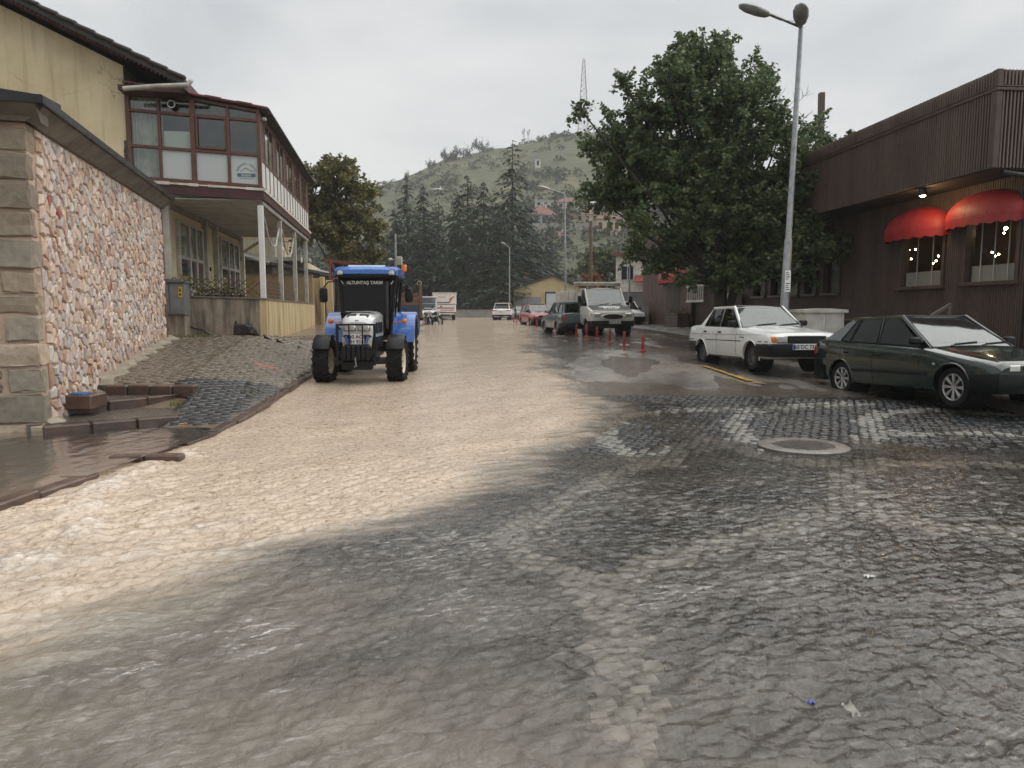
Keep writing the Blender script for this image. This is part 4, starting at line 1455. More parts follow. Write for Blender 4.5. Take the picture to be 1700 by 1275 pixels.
pts = [(rnd.uniform(-3.0, -.9), .02 + rnd.uniform(-.05, .03), rnd.uniform(1.98, 2.55)) for _ in range(70)]
V, F = leaf_quads(pts, .11); np_mesh('leaves', V, F, m_ivy, ivy)
mb = MB()
for k in range(5):
    x = -2.9 + k * .5; mb.tube([(x, .05, 1.95), (x + .12, .03, 2.2), (x + .05, .04, 2.5)], .006, 5)
mb.build('stems', m_lath, ivy)
pot = thing('planter_box', 'black planter box of leafy plants behind the low porch wall', 'planter', HO + Vector((-1.2 * cos(HA) - .35 * sin(HA), -1.2 * sin(HA) + .35 * cos(HA), 1.25)), HA)
mb = MB(); mb.bb(-.75, .55, -.15, .15, 0, .78, .02); mb.build('box', m_black, pot)
pts = [(rnd.uniform(-.72, .52), rnd.uniform(-.15, .15), rnd.uniform(.74, .98)) for _ in range(220)]
V, F = leaf_quads(pts, .11); np_mesh('leaves', V, F, leaf_mat('pot_leaf', (.03, .05, .02), (.06, .09, .03), (.16, .18, .05)), pot)
# ---- electrical cabinet
cb = HL(W(285, 520, 18.0))
cab = thing('electrical_cabinet', 'grey metal electrical cabinet on a concrete plinth at the end of the rubble wall', 'cabinet', W(287, 556, 18.2) * 1.0, R(13))
cab.location.z = .95
m_cab = pm('grey_cabinet', (.16, .17, .165), (.10, .105, .10), 5, .4, .6, .15, 20)
mb = MB(); mb.bb(-.36, .36, -.26, .26, -.2, .52, .02); mb.build('plinth', m_stain, cab)
mb = MB(); mb.bb(-.38, .38, -.28, .28, .53, 1.34, .015); mb.prism([(-.42, -.32, 1.34), (.42, -.32, 1.34), (.42, -.32, 1.37), (0, -.32, 1.43), (-.42, -.32, 1.37)], (0, .64, 0)); mb.build('housing', m_cab, cab)
mb = MB(); mb.bb(.03, .37, -.292, -.281, .57, 1.31, .004); mb.bb(-.36, .0, -.290, -.281, .57, 1.31, .004); mb.build('door', pm('cabinet_door', (.22, .23, .225), (.15, .16, .155), 6, .35, .55), cab)
mb = MB(); mb.bb(.23, .32, -.297, -.2925, .98, 1.24, .002); mb.build('warning_sticker', pm('yellow_sticker', (.65, .42, .02), (.55, .34, .02), 8, .4), cab)
mb = MB(); mb.prism([(.245, -.299, 1.12), (.305, -.299, 1.12), (.275, -.299, 1.2)], (0, .0015, 0)); mb.bb(.25, .30, -.299, -.2975, 1.02, 1.07); mb.build('warning_symbol', m_print, cab)
mb = MB(); mb.tube([(-.37, -.3, -.05), (-.30, -.36, .02), (-.15, -.38, .0), (-.05, -.36, .10), (-.03, -.3, .2)], .012, 6); mb.build('cable', m_black, cab)
# ---- burnt log / dark lump by the wall
bg = WG(405, 572, 0); bgp = W(406, 571, 19.2)
lump = thing('tar_block', 'dark rough block lying on the pavement against the stained low wall', 'block', (bgp.x, bgp.y, SWf(bgp.x, bgp.y) + .01), R(10))
mb = MB(); mb.box((0, 0, .15), (.46, .30, .30), .05); mb.box((.24, -.03, .09), (.16, .22, .18), .05); mb.prism([(.28, -.1, .2), (.40, -.1, .0), (.28, -.1, .0)], (0, .1, 0))
me = mb.mesh('block_body')
bm = bmesh.new(); bm.from_mesh(me); bmesh.ops.subdivide_edges(bm, edges=bm.edges[:], cuts=2)
for v in bm.verts: v.co += Vector((rnd.uniform(-.018, .018),) * 1 + (rnd.uniform(-.018, .018), rnd.uniform(-.012, .018)))
bm.to_mesh(me); bm.free()
link_mesh('block_body', me, pm('charred', (.028, .02, .018), (.012, .01, .01), 12, .35, .6, .8, 25), lump)
# ---- tufts of grass at wall foot
P = []
for (u, v, n) in ((330, 563, 60), (300, 562, 60), (350, 568, 50), (265, 566, 40)):
    for _ in range(n):
        p = W(u + rnd.uniform(-18, 18), v, 18.0 + rnd.uniform(-.6, .6)); P.append((p.x, p.y, SWf(p.x, p.y)))
for (u, v) in ((300, 690), (420, 672)):
    c_ = WG(u, v, .05)
    for _ in range(30): P.append((c_.x + rnd.gauss(0, .1), c_.y + rnd.gauss(0, .08), SWf(c_.x, c_.y) + .01))
V, F = leaf_quads(P, .10, -.9, .16); kind(np_mesh('grass_tufts', V, F, leaf_mat('grass', (.06, .09, .02), (.10, .13, .03), (.16, .18, .05))), 'stuff')

# ================================================================ behind the porch, up the street on the left
def prism_box(mb, p, q, z0, z1, th):
    """wall slab between plan points p, q"""
    d = Vector((q[0] - p[0], q[1] - p[1], 0)).normalized(); n_ = Vector((-d.y, d.x, 0)) * th
    mb.prism([(p[0], p[1], z0), (q[0], q[1], z0), (q[0], q[1], z1), (p[0], p[1], z1)], n_)
bw = thing('courtyard_wall', 'plain tan courtyard wall seen through the porch posts', 'wall', HO, HA)
mb = MB(); mb.bb(-3.5, -.1, 12.6, 12.8, .3, 3.15); mb.build('render', pm('tan_render', (.36, .27, .15), (.27, .20, .11), 2, .7), bw)
mb = MB(); mb.bb(-3.5, -.1, 12.57, 12.83, 3.15, 3.20); mb.build('cap', m_conc, bw)
gp = thing('gate_wall', 'pale yellow gate pillars with a dark gap beyond the low wall', 'gate', HO, HA)
g = [HL(W(512, 480, 33.5)), HL(W(534, 480, 33)), HL(W(541, 480, 33.5)), HL(W(549, 480, 33))]
mb = MB()
mb.bb(g[0].x, g[1].x - .08, g[1].y + .25, g[1].y + .5, .5, 3.05, .01); mb.bb(g[1].x - .08, g[1].x + .10, g[1].y, g[1].y + .5, .5, 3.12, .01)
mb.bb(g[2].x, g[2].x + .3, g[2].y, g[2].y + .4, .5, 2.98, .01); mb.build('pillar', m_streak, gp)
mb = MB(); mb.bb(g[1].x + .1, g[2].x, g[1].y + .3, g[1].y + .36, .5, 2.6); mb.build('gate_leaf', m_darksteel, gp)
mb = MB(); mb.bb(g[0].x - 1.0, g[0].x, g[1].y + .3, g[1].y + .5, .5, 1.9); mb.build('low_pillar_wall', m_streak, gp)
# yellow house with a balcony
yh = thing('rear_house', 'yellow house with a columned balcony behind the courtyard wall', 'house', HO + Vector((-8.0, 24, 0)), HA)
mb = MB(); mb.bb(-6, 2.4, 0, 8, 0, 4.5); mb.bb(-6, .4, .0, 8, 4.7, 7.8); mb.build('wall', m_yellow, yh)
mb = MB(); mb.bb(-6, 2.6, -1.4, .1, 4.5, 4.72); mb.bb(-6, 2.7, -1.3, .2, 7.3, 7.5); mb.build('slab', m_offwhite, yh)
for x in (-3, -1.2, .6, 2.4):
    mb = MB(); mb.tube([(x, -1.25, 4.7), (x, -1.25, 7.3)], .09, 10); mb.tube([(x, -1.25, 1), (x, -1.25, 4.5)], .1, 10); mb.build('column', m_offwhite, yh)
mb = MB()
for k in range(28): mb.tube([(-3 + k * .2, -1.3, 4.72), (-3 + k * .2, -1.3, 5.6)], .015, 5)
mb.bar((-3, -1.3, 5.62), (2.5, -1.3, 5.62), .05, .05); mb.build('railing', m_offwhite, yh)
mb = MB(); mb.prism([(-6.5, -1.6, 7.8), (3, -1.6, 7.8), (-1.7, -1.6, 9.4)], (0, 10, 0)); mb.build('roof', m_rooftile, yh)
# dark lean-to shed with tin roof
sh = thing('tin_shed', 'dark tin-roofed shed running along behind the gate pillars', 'shed', HO, HA)
s0, s1 = HL(W(452, 437, 38)), HL(W(575, 462, 52))
mb = MB(); mb.prism([(s0.x, s0.y, .4), (s1.x, s1.y, .4), (s1.x, s1.y, s1.z - .1), (s0.x, s0.y, s0.z - .1)], (-4, .5, 0)); mb.build('wall', pm('dark_boards', (.085, .07, .055), (.05, .042, .034), 3, .7, .8, .4, 12), sh)
mb = MB(); mb.prism([(s0.x - .1, s0.y - .5, s0.z), (s1.x + .35, s1.y, s1.z), (s1.x + .35, s1.y, s1.z - .1), (s0.x - .1, s0.y - .5, s0.z - .1)], (-4.5, .5, 1.3)); mb.build('tin_roof', pm('tin', (.20, .195, .19), (.10, .095, .09), 3, .45), sh)
mb = MB(); mb.bar((s0.x, s0.y - .55, s0.z - .04), (s1.x + .4, s1.y, s1.z - .04), .1, .16); mb.build('eave_board', m_rooftile, sh)
mb = MB()
for k in range(14):
    mb.tube([(s1.x - .3 - k * .12, s1.y - 6, 3.1), (s1.x - .3 - k * .12, s1.y - 6, 3.9)], .012, 5)
mb.bar((s1.x - 2, s1.y - 6, 3.9), (s1.x - .2, s1.y - 6, 3.9), .03, .03); mb.build('rail', m_darksteel, sh)
# red steel frame canopy
rf = thing('red_canopy_frame', 'red steel canopy frame by the shed behind the tractor', 'canopy', HO, HA)
m_redsteel = pm('red_steel', (.24, .05, .045), (.15, .03, .03), 5, .45)
a0, a1, a2 = HL(W(541, 432, 36)), HL(W(600, 441, 37)), HL(W(547, 470, 36))
mb = MB(); mb.bar(a0, a1, .10, .10); mb.bar((a0.x + .2, a0.y, a0.z), (a2.x, a2.y, 1.2), .09, .09); mb.bar((a1.x, a1.y, a1.z), (a1.x, a1.y, 1.0), .09, .09)
mb.bar((a2.x, a2.y, a2.z + .2), (a1.x, a1.y, a1.z - .5), .06, .06); mb.bar((a0.x, a0.y + 3, a0.z + .1), (a1.x, a1.y + 3, a1.z + .1), .1, .1); mb.bar(a0, (a0.x, a0.y + 3, a0.z + .1), .08, .08); mb.bar(a1, (a1.x, a1.y + 3, a1.z + .1), .08, .08)
mb.bar((a0.x, a0.y + 3, a0.z), (a0.x, a0.y + 3, .8), .09, .09); mb.bar((a1.x, a1.y + 3, a1.z), (a1.x, a1.y + 3, .8), .09, .09)
mb.build('steel_frame', m_redsteel, rf)
mb = MB(); mb.prism([(a0.x - .1, a0.y - .1, a0.z + .07), (a1.x + .1, a1.y - .1, a1.z + .07), (a1.x + .1, a1.y - .1, a1.z + .1), (a0.x - .1, a0.y - .1, a0.z + .1)], (0, 3.3, .1)); mb.build('sheet', m_redsteel, rf)
# ================================================================ BROWN SLATTED RESTAURANT (right)
BA = math.atan2(.0867, .9962)
BO = W(1640, 400, 15.5); BO.z = 0
rb_ = thing('slatted_restaurant', 'long dark brown timber-slatted restaurant building with an overhanging upper band', 'building', BO, BA)
def BLc(p):
    d = p - BO
    return Vector((d.x * cos(BA) + d.y * sin(BA), -d.x * sin(BA) + d.y * cos(BA), d.z))
def BW(x, y, z=0):
    return Vector((BO.x + x * cos(BA) - y * sin(BA), BO.y + x * sin(BA) + y * cos(BA), z))
zt = W(1640, 116, 15.5).z; zl = W(1636, 276, 15.5).z
m_slat = pm('brown_slat', (.16, .112, .088), (.10, .070, .056), 2.0, .4, .65, .3, 20, stretch=(1, 1, .15))
m_slatback = pm('dark_backing', (.022, .016, .014), (.014, .011, .010), 2, .8)
m_slatlow = pm('dark_brown_slat', (.12, .084, .07), (.075, .053, .044), 2.0, .45, .7, .3, 20, stretch=(1, 1, .15))
m_trim = pm('brown_trim', (.085, .055, .042), (.055, .036, .028), 3, .4, .6)
UL = 21.0
mb = MB(); mb.bb(.03, 9, .03, UL, zl, zt - .05); mb.build('upper_core', m_slatback, rb_)
def slats(mb, n, p, step, w, dpt, z0, z1, axis):
    for k in range(n):
        a = p + k * step
        j = rnd.uniform(-.004, .004)
        if axis == 'y': mb.bb(-dpt + j, .03, a, a + w, z0, z1)
        else: mb.bb(a, a + w, -dpt + j, .03, z0, z1)
mb = MB(); slats(mb, int(UL / .08), .08, .08, .036, .045, zl - .03, zt - .42, 'y'); slats(mb, int(UL / .08), .08, .08, .036, .06, zt - .30, zt, 'y')
kind(mb.build('street_slats', m_slat, rb_), 'stuff')
mb = MB(); slats(mb, 95, .10, .08, .036, .045, zl - .03, zt - .42, 'x'); slats(mb, 95, .10, .08, .036, .06, zt - .30, zt, 'x')
kind(mb.build('end_slats', m_slat, rb_), 'stuff')
mb = MB(); mb.bb(-.07, .02, -.08, UL, zt - .42, zt - .36, .008); mb.bb(-.06, .02, -.07, UL, zt - .345, zt - .31, .008); mb.bb(.02, 8, -.08, .02, zt - .42, zt - .36, .008); mb.bb(.02, 8, -.07, .02, zt - .345, zt - .31, .008)
mb.build('ledge', m_trim, rb_)
mb = MB(); mb.bb(-.05, .09, -.05, .09, zl - .04, zt + .02, .012); mb.build('corner_post', m_trim, rb_)
mb = MB(); mb.bb(-.01, 8, -.01, UL, zl - .06, zl - .035); mb.build('soffit', m_slatback, rb_)
# lower storey
LX = 1.0
def yl(u):
    """distance along the lower wall under pixel column u"""
    k = (u - 850) / FPX
    # point BW(LX, y): X = k*Y*(1)  (pitch handled: x/y uses cos term ~1)
    lo, hi = -3.0, 60.0
    for _ in range(50):
        m_ = (lo + hi) / 2
        p = BW(LX, m_)
        uu = 850 + FPX * (p.x / p.y) * 1.0
        if uu > u: lo = m_
        else: hi = m_
    return lo
wins = [(yl(1682), yl(1592), 2.25, 4.05, True), (yl(1560), yl(1487), 2.22, 3.85, True), (yl(1390), yl(1362), 2.15, 3.8, False), (yl(1352), yl(1331), 2.15, 3.8, False), (yl(1322), yl(1276), 2.15, 3.8, False), (yl(1268), yl(1247), 2.15, 3.8, False)]
m_room = pm('dim_warm_room', (.42, .27, .16), (.26, .165, .10), .8, .9)
segs_y = [.14]
for w in wins: segs_y += [w[0], w[1]]
segs_y.append(UL)
core = MB()
low = MB()
for i in range(0, len(segs_y), 2):
    core.bb(LX + .03, LX + .25, segs_y[i], segs_y[i + 1], 0, zl - .06)
for w in wins:
    core.bb(LX + .03, LX + .25, w[0], w[1], 0, w[2]); core.bb(LX + .03, LX + .25, w[0], w[1], w[3], zl - .06)
core.bb(LX, 9, .12, .14 + .1, 0, zl - .06)
core.build('lower_wall', m_slatback, rb_)
y = .16
while y < UL:
    inw = [w for w in wins if w[0] - .05 < y < w[1] + .02]
    if inw:
        low.bb(LX + .0, LX + .035, y, y + .04, .3, inw[0][2] - .06); low.bb(LX + .0, LX + .035, y, y + .04, inw[0][3] + .06, zl - .07)
    else: low.bb(LX + .0, LX + .035, y, y + .04, .3, zl - .07)
    y += .072
for k in range(80): low.bb(LX + .05 + k * .072, LX + .09 + k * .072, .085, .125, .3, zl - .07)
kind(low.build('lower_slats', m_slatlow, rb_), 'stuff')
m_bulb = emit_mat('warm_bulb', (1.0, .78, .45), 40)
m_lowboard = pm('white_low_board', (.75, .75, .73), (.66, .66, .64), 2, .6)
m_blind = pm('grey_blind', (.32, .33, .33), (.26, .27, .27), 1.2, .6)
m_dimglass = glass_mat('restaurant_glass', (.80, .80, .78), .01, 1.40)
for i, (a, b, z0, z1, lit) in enumerate(wins):
    wn_ = empty('window', parent=rb_)
    mb = MB()
    mb.bb(LX - .05, LX + .2, a - .02, a + .07, z0, z1, .008); mb.bb(LX - .05, LX + .2, b - .07, b + .02, z0, z1, .008); mb.bb(LX - .10, LX + .2, a - .06, b + .06, z0 - .07, z0 + .02, .008); mb.bb(LX - .04, LX + .2, a, b, z1 - .05, z1 + .05, .008)
    mb.build('frame', m_trim, wn_)
    mb = MB(); mb.bb(LX + .10, LX + .106, a + .07, b - .07, z0 + .02, z1 - .05); mb.build('pane', m_dimglass, wn_)
    if lit:
        nb = 3 if i == 0 else 2
        for k in range(1, nb + 1):
            yy_ = a + (b - a) * k / (nb + 1)
            mb = MB(); mb.bb(LX + .085, LX + .098, yy_ - .012, yy_ + .012, z0 + .02, z1 - .05); mb.build('glazing_bar', m_offwhite, wn_)
        mb = MB(); mb.bb(LX + .13, LX + .15, a + .1, b - .1, z0 + .02, z0 + .40); mb.build('low_board', m_lowboard, wn_)
    else:
        mb = MB(); mb.bb(LX + .13, LX + .15, a + .08, a + (b - a) * (.62 if i != 3 else .3), z0 + .03, z1 - .06); mb.build('blind', m_blind, wn_)
rm = MB(); rm.bb(LX + 4.0, LX + 4.1, .3, UL - .1, .4, zl - .1); rm.bb(LX + .26, LX + 4.0, 8.3, 8.4, .4, zl - .1); rm.bb(LX + .26, LX + 4, .3, UL - .1, zl - .12, zl - .08); rm.bb(LX + .26, LX + 4, .3, UL - .1, .9, 1.0)
rm.build('room_shell', m_room, rb_)
BR = []
for (u, v, dd) in ((1509, 415, 1.2), (1520, 414, 1.5), (1513, 430, 1.0), (1558, 425, 1.6), (1549, 437, 2.0), (1554, 433, 2.4), (1603, 413, 1.0), (1616, 406, 1.4), (1608, 411, 1.8), (1647, 419, 1.2), (1652, 425, 1.5), (1658, 422, 1.7), (1670, 379, 1.0), (1667, 387, 1.6), (1499, 452, 1.0), (1504, 454, 1.3)):
    y_ = yl(u)
    p = BW(LX, y_); d_ = p.y + dd * .45
    q = BLc(W(u, v, d_ + .6))
    mb = MB(); r_ = .022 if v < 445 else .012
    if (u, v) == (1670, 379): r_ = .04
    mb.lathe([(.0001, -r_), (r_ * .7, -r_ * .7), (r_, 0), (r_ * .7, r_ * .7), (.0001, r_)], q, n=10)
    lam = mb.build('bulb', m_bulb, rb_)
    mb = MB(); mb.tube([q + Vector((0, 0, r_)), q + Vector((0, 0, .3))], .006, 5); mb.build('bulb_stem', m_darksteel, rb_)
# soffit lamp
yq = min(np.arange(0, 9, .02), key=lambda q: abs(850 + FPX * BW(.10, q).x / BW(.10, q).y - 1518))
sl_ = Vector((.10, float(yq), zl - .22))
so_ = empty('soffit_lamp', sl_, 0, rb_)
mb = MB(); mb.lathe([(.07, .16), (.09, .10), (.10, .02), (.085, -.02)], n=14); mb.build('shade', m_darksteel, so_, 40)
mb = MB(); mb.lathe([(.0001, -.05), (.05, -.035), (.07, 0), (.05, .04), (.0001, .05)], n=12); mb.build('bulb', m_bulb, so_)
ld = bpy.data.lights.new('soffit_light', 'POINT'); ld.energy = 12; ld.color = (1, .62, .28); ld.shadow_soft_size = .05
lo_ = bpy.data.objects.new('soffit_light', ld); COL.objects.link(lo_); lo_.parent = so_; lo_.location = (0, 0, -.12)
mb = MB(); d0 = BLc(W(1690, 300, 16.2)); mb.tube([(.25, .05, zl - .10), (1.7, .0, zl - .30), (1.85, .0, zl - .5), (1.12, .02, zl - .9), (1.06, .02, .6)], .06, 10)
mb.build('downpipe', m_darksteel, rb_)
# awnings
m_awn = pm('red_awning', (.42, .035, .035), (.30, .022, .025), 3, .5, .65, .1, 40)
m_awnv = pm('red_valance', (.34, .022, .028), (.25, .016, .02), 3, .5, .65)
def awning(ya, yb, zb, H, D, label):
    yc, L = (ya + yb) / 2, abs(yb - ya) / 2
    a = thing('awning', label, 'awning', BW(LX, yc, zb), BA, 'red domed awnings over the restaurant windows')
    na, nf = 28, 14
    vs = np.array([[(-D * (math.sin(al) ** .75) * math.sin(ph), -L * math.cos(al), H * (math.sin(al) ** .75) * math.cos(ph)) for al in np.linspace(0, math.pi, na)] for ph in np.linspace(0, math.pi / 2, nf)])
    np_mesh('canopy', vs.reshape(-1, 3), grid_faces(nf, na), m_awn, a, smooth=True)
    e = vs[-1]
    low_ = e - np.array([0, 0, .2]) + np.stack([np.zeros(na), np.zeros(na), .025 * np.sin(np.arange(na) * 2.1)], 1)
    np_mesh('valance', np.concatenate([e, low_]), grid_faces(2, na), m_awnv, a, smooth=True)
    mb = MB()
    for k in range(4, na - 4, 5):
        mb.tube([vs[j][k] * .985 for j in range(0, nf, 2)] + [vs[-1][k] * .985], .012, 5)
    mb.build('ribs', m_darksteel, a)
    return a
awning(yl(1686), yl(1567), 3.74, .60, .48, 'larger dull red domed awning over the restaurant window beside the corner pipe')
awning(yl(1564), yl(1468), 3.66, .64, .48, 'smaller red domed awning lit orange by the soffit lamp')
# timber steps at the corner
ts_ = thing('timber_steps', 'weathered timber terrace steps with a sloping handrail behind the dark green car', 'steps', BW(-.3, 2.6, .5), BA)
m_greywood = pm('grey_timber', (.17, .14, .115), (.10, .082, .066), 3, .45, .7, .4, 20, stretch=(1, 6, 6))
for k in range(5):
    mb = MB(); mb.bb(-.9 + k * .26, -.62 + k * .26, -1.2, 1.8, k * .16 + .10, k * .16 + .145, .006); mb.bb(-.64 + k * .26, -.62 + k * .26, -1.2, 1.8, k * .16 - .03, k * .16 + .10); mb.build('tread', m_greywood, ts_)
for k in range(3):
    mb = MB(); mb.bb(.45, 1.2, 1.8 + k * 1.7, 3.48 + k * 1.7, .80, .86, .008); mb.build('deck_board', m_greywood, ts_)
mb = MB(); mb.bar((-1.0, -1.25, .35), (.55, -1.25, 1.25), .06, .08, .01); mb.bar((-.95, -1.25, -.1), (-.95, -1.25, .38), .07, .07); mb.bar((.5, -1.25, .0), (.5, -1.25, 1.22), .07, .07); mb.build('handrail', m_greywood, ts_)
mb = MB(); mb.bb(-.3, 1.25, -1.15, 7, -.4, .78); mb.build('deck_base', m_slatback, ts_)
# plank-clad end of the restaurant with entrance
pl = thing('plank_annex', 'brown plank-clad entrance annex at the far end of the slatted restaurant', 'building', BO, BA)
m_plank = pm('brown_plank', (.115, .062, .044), (.07, .040, .030), 2, .45, .7, .3, 18, stretch=(1, 1, .15), rand=.18)
mb = MB(); mb.bb(.82, 8, UL + .05, 30.2, 0, 6.2); mb.build('core', m_slatback, pl)
npk = 36
for k in range(npk):
    y0 = UL + .06 + k * .255
    mb = MB(); mb.bb(.77, .82, y0 + .004, y0 + .251, .3, 6.15, .006); mb.build('plank', m_plank, pl)
for k in range(18):
    mb = MB(); mb.bb(.83 + k * .25, 1.075 + k * .25, 30.2, 30.24, .3, 6.1, .006)
    mb.build('plank', m_plank, pl)
dy = yl(1130) - .3
mb = MB(); mb.bb(.755, .775, dy - .1, dy + 1.0, .5, 3.0); mb.build('doorway', m_print, pl)
mb = MB(); mb.bb(.70, .77, yl(1175), yl(1146), 2.0, 2.12, .01); mb.bb(.70, .77, yl(1175), yl(1146), 2.75, 2.85, .01)
for k in range(9):
    yy_ = yl(1175) + (yl(1146) - yl(1175)) * (k + .5) / 9
    mb.bb(.72, .76, yy_ - .035, yy_ + .035, 2.12, 2.75, .005)
mb.build('lattice_panel', m_whitedirty, pl)
aw4 = awning(yl(1143), yl(1104), 3.25, .75, .9, 'small red awning above the annex doorway at the far end')
for (u, lb) in ((1143, 'brown planter box with low green plants under the lattice panel'), (1066, 'brown planter box with dry plants at the annex corner')):
    y_ = yl(u)
    P_ = BW(.35, y_ if u > 1100 else 29.0); P_.z = PR(P_.x, P_.y)
    pb_ = thing('planter', lb, 'planter', P_, BA, 'brown planters at the annex')
    mb = MB(); mb.bb(-.3, .3, -1.0, 1.0, 0, .62, .02); mb.bb(-.33, .33, -1.04, 1.04, .62, .68, .01); mb.build('box', m_trim, pb_)
    pts = [(rnd.uniform(-.28, .28), rnd.uniform(-.95, .95), rnd.uniform(.66, .90)) for _ in range(160)]
    V, F = leaf_quads(pts, .12, -.4); np_mesh('foliage', V, F, leaf_mat('planter_leaf', (.10, .09, .02), (.14, .13, .04), (.20, .14, .06)), pb_)
P_ = BW(.1, yl(1088) - .8); P_.z = PR(P_.x, P_.y)
bd_ = thing('menu_board', 'tall narrow printed menu board leaning by the annex wall', 'sign', P_, R(-18))
mb = MB(); mb.prism([(-.21, 0, .02), (.21, 0, .02), (.21, .16, 1.18), (-.21, .16, 1.18)], (0, .03, 0)); mb.build('board', pm('menu_print', (.20, .16, .15), (.04, .035, .04), 26, .4, None, 0, lo=.45, hi=.55), bd_)
mb = MB(); mb.prism([(-.20, -.006, .04), (.20, -.006, .04), (.20, .008, .16), (-.20, .008, .16)], (0, .004, 0)); mb.build('pale_strip', m_offwhite, bd_)
# air conditioner
ay = (yl(1216) + yl(1242)) / 2
ac = thing('air_conditioner', 'grey outdoor air conditioner unit on brackets against the slatted wall', 'air conditioner', BW(LX - .32, ay, 1.72), BA)
mb = MB(); mb.bb(-.16, .16, -.42, .42, 0, .62, .02); mb.build('casing', pm('ac_grey', (.40, .39, .36), (.32, .31, .29), 4, .5), ac)
mb = MB(); mb.lathe([(.24, -.165), (.25, -.175), (.23, -.178), (.20, -.17), (.0001, -.168)], (0, .08, .31), 'X', 24)
for k in range(5): mb.lathe([(.04 + k * .04, -.172), (.05 + k * .04, -.182), (.045 + k * .04, -.172)], (0, .08, .31), 'X', 20)
mb.build('fan_grille', m_black, ac)
mb = MB(); mb.bb(-.15, .30, -.35, -.30, -.05, 0); mb.bb(-.15, .30, .30, .35, -.05, 0); mb.build('bracket', m_darksteel, ac)
# white service box
wb = W(1357, 530, 17.6); wb.z = PR(wb.x, wb.y)
sb_ = thing('service_box', 'white rectangular utility box with overhanging lid behind the white sedan', 'utility box', wb, R(6))
mb = MB(); mb.bb(-.50, .50, -.32, .32, 0, 1.02, .012); mb.build('body', m_whitedirty, sb_)
mb = MB(); mb.prism([(-.56, -.38, 1.02), (.56, -.38, 1.02), (.56, -.38, 1.09), (0.1, -.38, 1.12), (-.56, -.38, 1.09)], (0, .76, 0)); mb.build('lid', m_offwhite, sb_)
mb = MB(); mb.bb(-.48, -.02, -.332, -.321, .06, .96, .004); mb.bb(.02, .48, -.332, -.321, .06, .96, .004); mb.build('door', m_offwhite, sb_)
# ================================================================ POLES AND LAMPS
def cobra(mb, tip, root, w=.13, h=.09):
    """street lamp head between root and tip"""
    d = (tip - root)
    mbs = []
    secs = []
    for s, ww, hh in ((0, .4, .5), (.1, .75, .8), (.35, 1, 1), (.7, 1.0, .9), (.92, .7, .55), (1, .25, .2)):
        p = root + d * s
        x = d.cross(Vector((0, 0, 1))).normalized()
        u = x.cross(d).normalized()
        secs.append([p + x * (w * ww * cos(a)) + u * (h * hh * sin(a)) for a in [k * math.pi / 5 for k in range(10)]])
    mb.loft(secs)
lp = thing('street_lamp', 'leaning grey double-headed street lamp between the white sedan and the big tree', 'street lamp')
b0 = W(1300, 520, 18.0); b0.z = PR(b0.x, b0.y) - .05
t0 = W(1330, 44, 18.0)
lp.location = b0
mb = MB(); mid = b0.lerp(t0, .36)
mb.tube([Vector((0, 0, 0)), (mid - b0), (mid - b0) + Vector((0, 0, .05)), t0 - b0], [.115, .095, .075, .055], 14); mb.lathe([(.19, 0), (.19, .03), (.12, .05)], n=16)
mb.build('pole', m_steel, lp, 40)
arm_t = W(1275, 22, 17.4)
mb = MB(); mb.tube([t0 - b0 + Vector((0, 0, -.02)), arm_t - b0], .03, 8); mb.tube([t0 - b0 + Vector((0, 0, .0)), W(1329, 30, 17.7) - b0], .035, 8); mb.build('arm', m_steel, lp)
mb = MB(); cobra(mb, W(1228, 8, 17.0) - b0, W(1276, 24, 17.4) - b0, .15, .11); mb.build('lamp_head', m_steel, lp, 50)
mb = MB(); cobra(mb, W(1329, 6, 17.15) - b0, W(1330, 40, 17.9) - b0, .17, .11); mb.build('lamp_head', m_steel, lp, 50)
mb = MB(); q = [W(1272, 24, 17.4) - b0, W(1296, 34, 17.55) - b0, W(1318, 35, 17.8) - b0]; mb.tube(q, .006, 5); mb.build('loose_wire', m_black, lp)
sp = b0.lerp(t0, (W(1302, 467, 18).z - b0.z) / (t0.z - b0.z))
mb = MB(); mb.bb(-.07, .07, -.125, -.118, -.26, .26, .002); o = mb.build('notice', m_whiteprint, lp); o.location = sp - b0
mb = MB()
for k in range(9):
    if k != 4: mb.bb(-.05, .05 - .02 * (k % 3), -.128, -.1265, -.22 + k * .052, -.20 + k * .052)
o = mb.build('notice_print', m_print, lp); o.location = sp - b0
def simple_lamp(label, base, top, head, hr, pr=.06, armr=.03, hm=None):
    L_ = thing('street_lamp', label, 'street lamp', base)
    mb = MB(); mb.tube([(0, 0, 0), top - base], [pr * 1.3, pr], 10); mb.tube([top - base, hr - base], armr, 6); mb.build('pole', m_steel, L_, 40)
    mb = MB(); cobra(mb, head - base, hr - base, .14, .09); mb.build('lamp_head', hm or m_offwhite, L_, 50)
    return L_
bs = W(940, 520, 45); bs.z = Gf(bs.x, 45)
simple_lamp('grey street lamp with white head reaching left over the parked truck', bs, W(937, 321, 45), W(893, 309, 43), W(912, 314, 44))
bs3 = W(846, 510, 80); bs3.z = Gf(bs3.x, 80)
simple_lamp('slender street lamp with small curved arm behind the white SUV', bs3, W(846, 411, 80), W(832, 402, 79.5), W(838, 405, 79.8), .06)
wp_ = W(981, 470, 50); wp_.z = .7
po = thing('wooden_pole', 'dark wooden utility pole joined to the street lamp by a pale cable', 'pole', wp_)
mb = MB(); mb.tube([(0, 0, 0), W(981, 367, 50) - wp_], [.14, .11], 10); mb.build('shaft', m_wood, po, 40)
mb = MB(); mb.tube([W(981, 368, 50) - wp_, W(958, 348, 47.5) - wp_ + Vector((0, 0, -.05)), W(937, 322, 45) - wp_], .022, 5); mb.build('cable', m_offwhite, po)
tp = W(1043, 530, 40); tp.z = .75
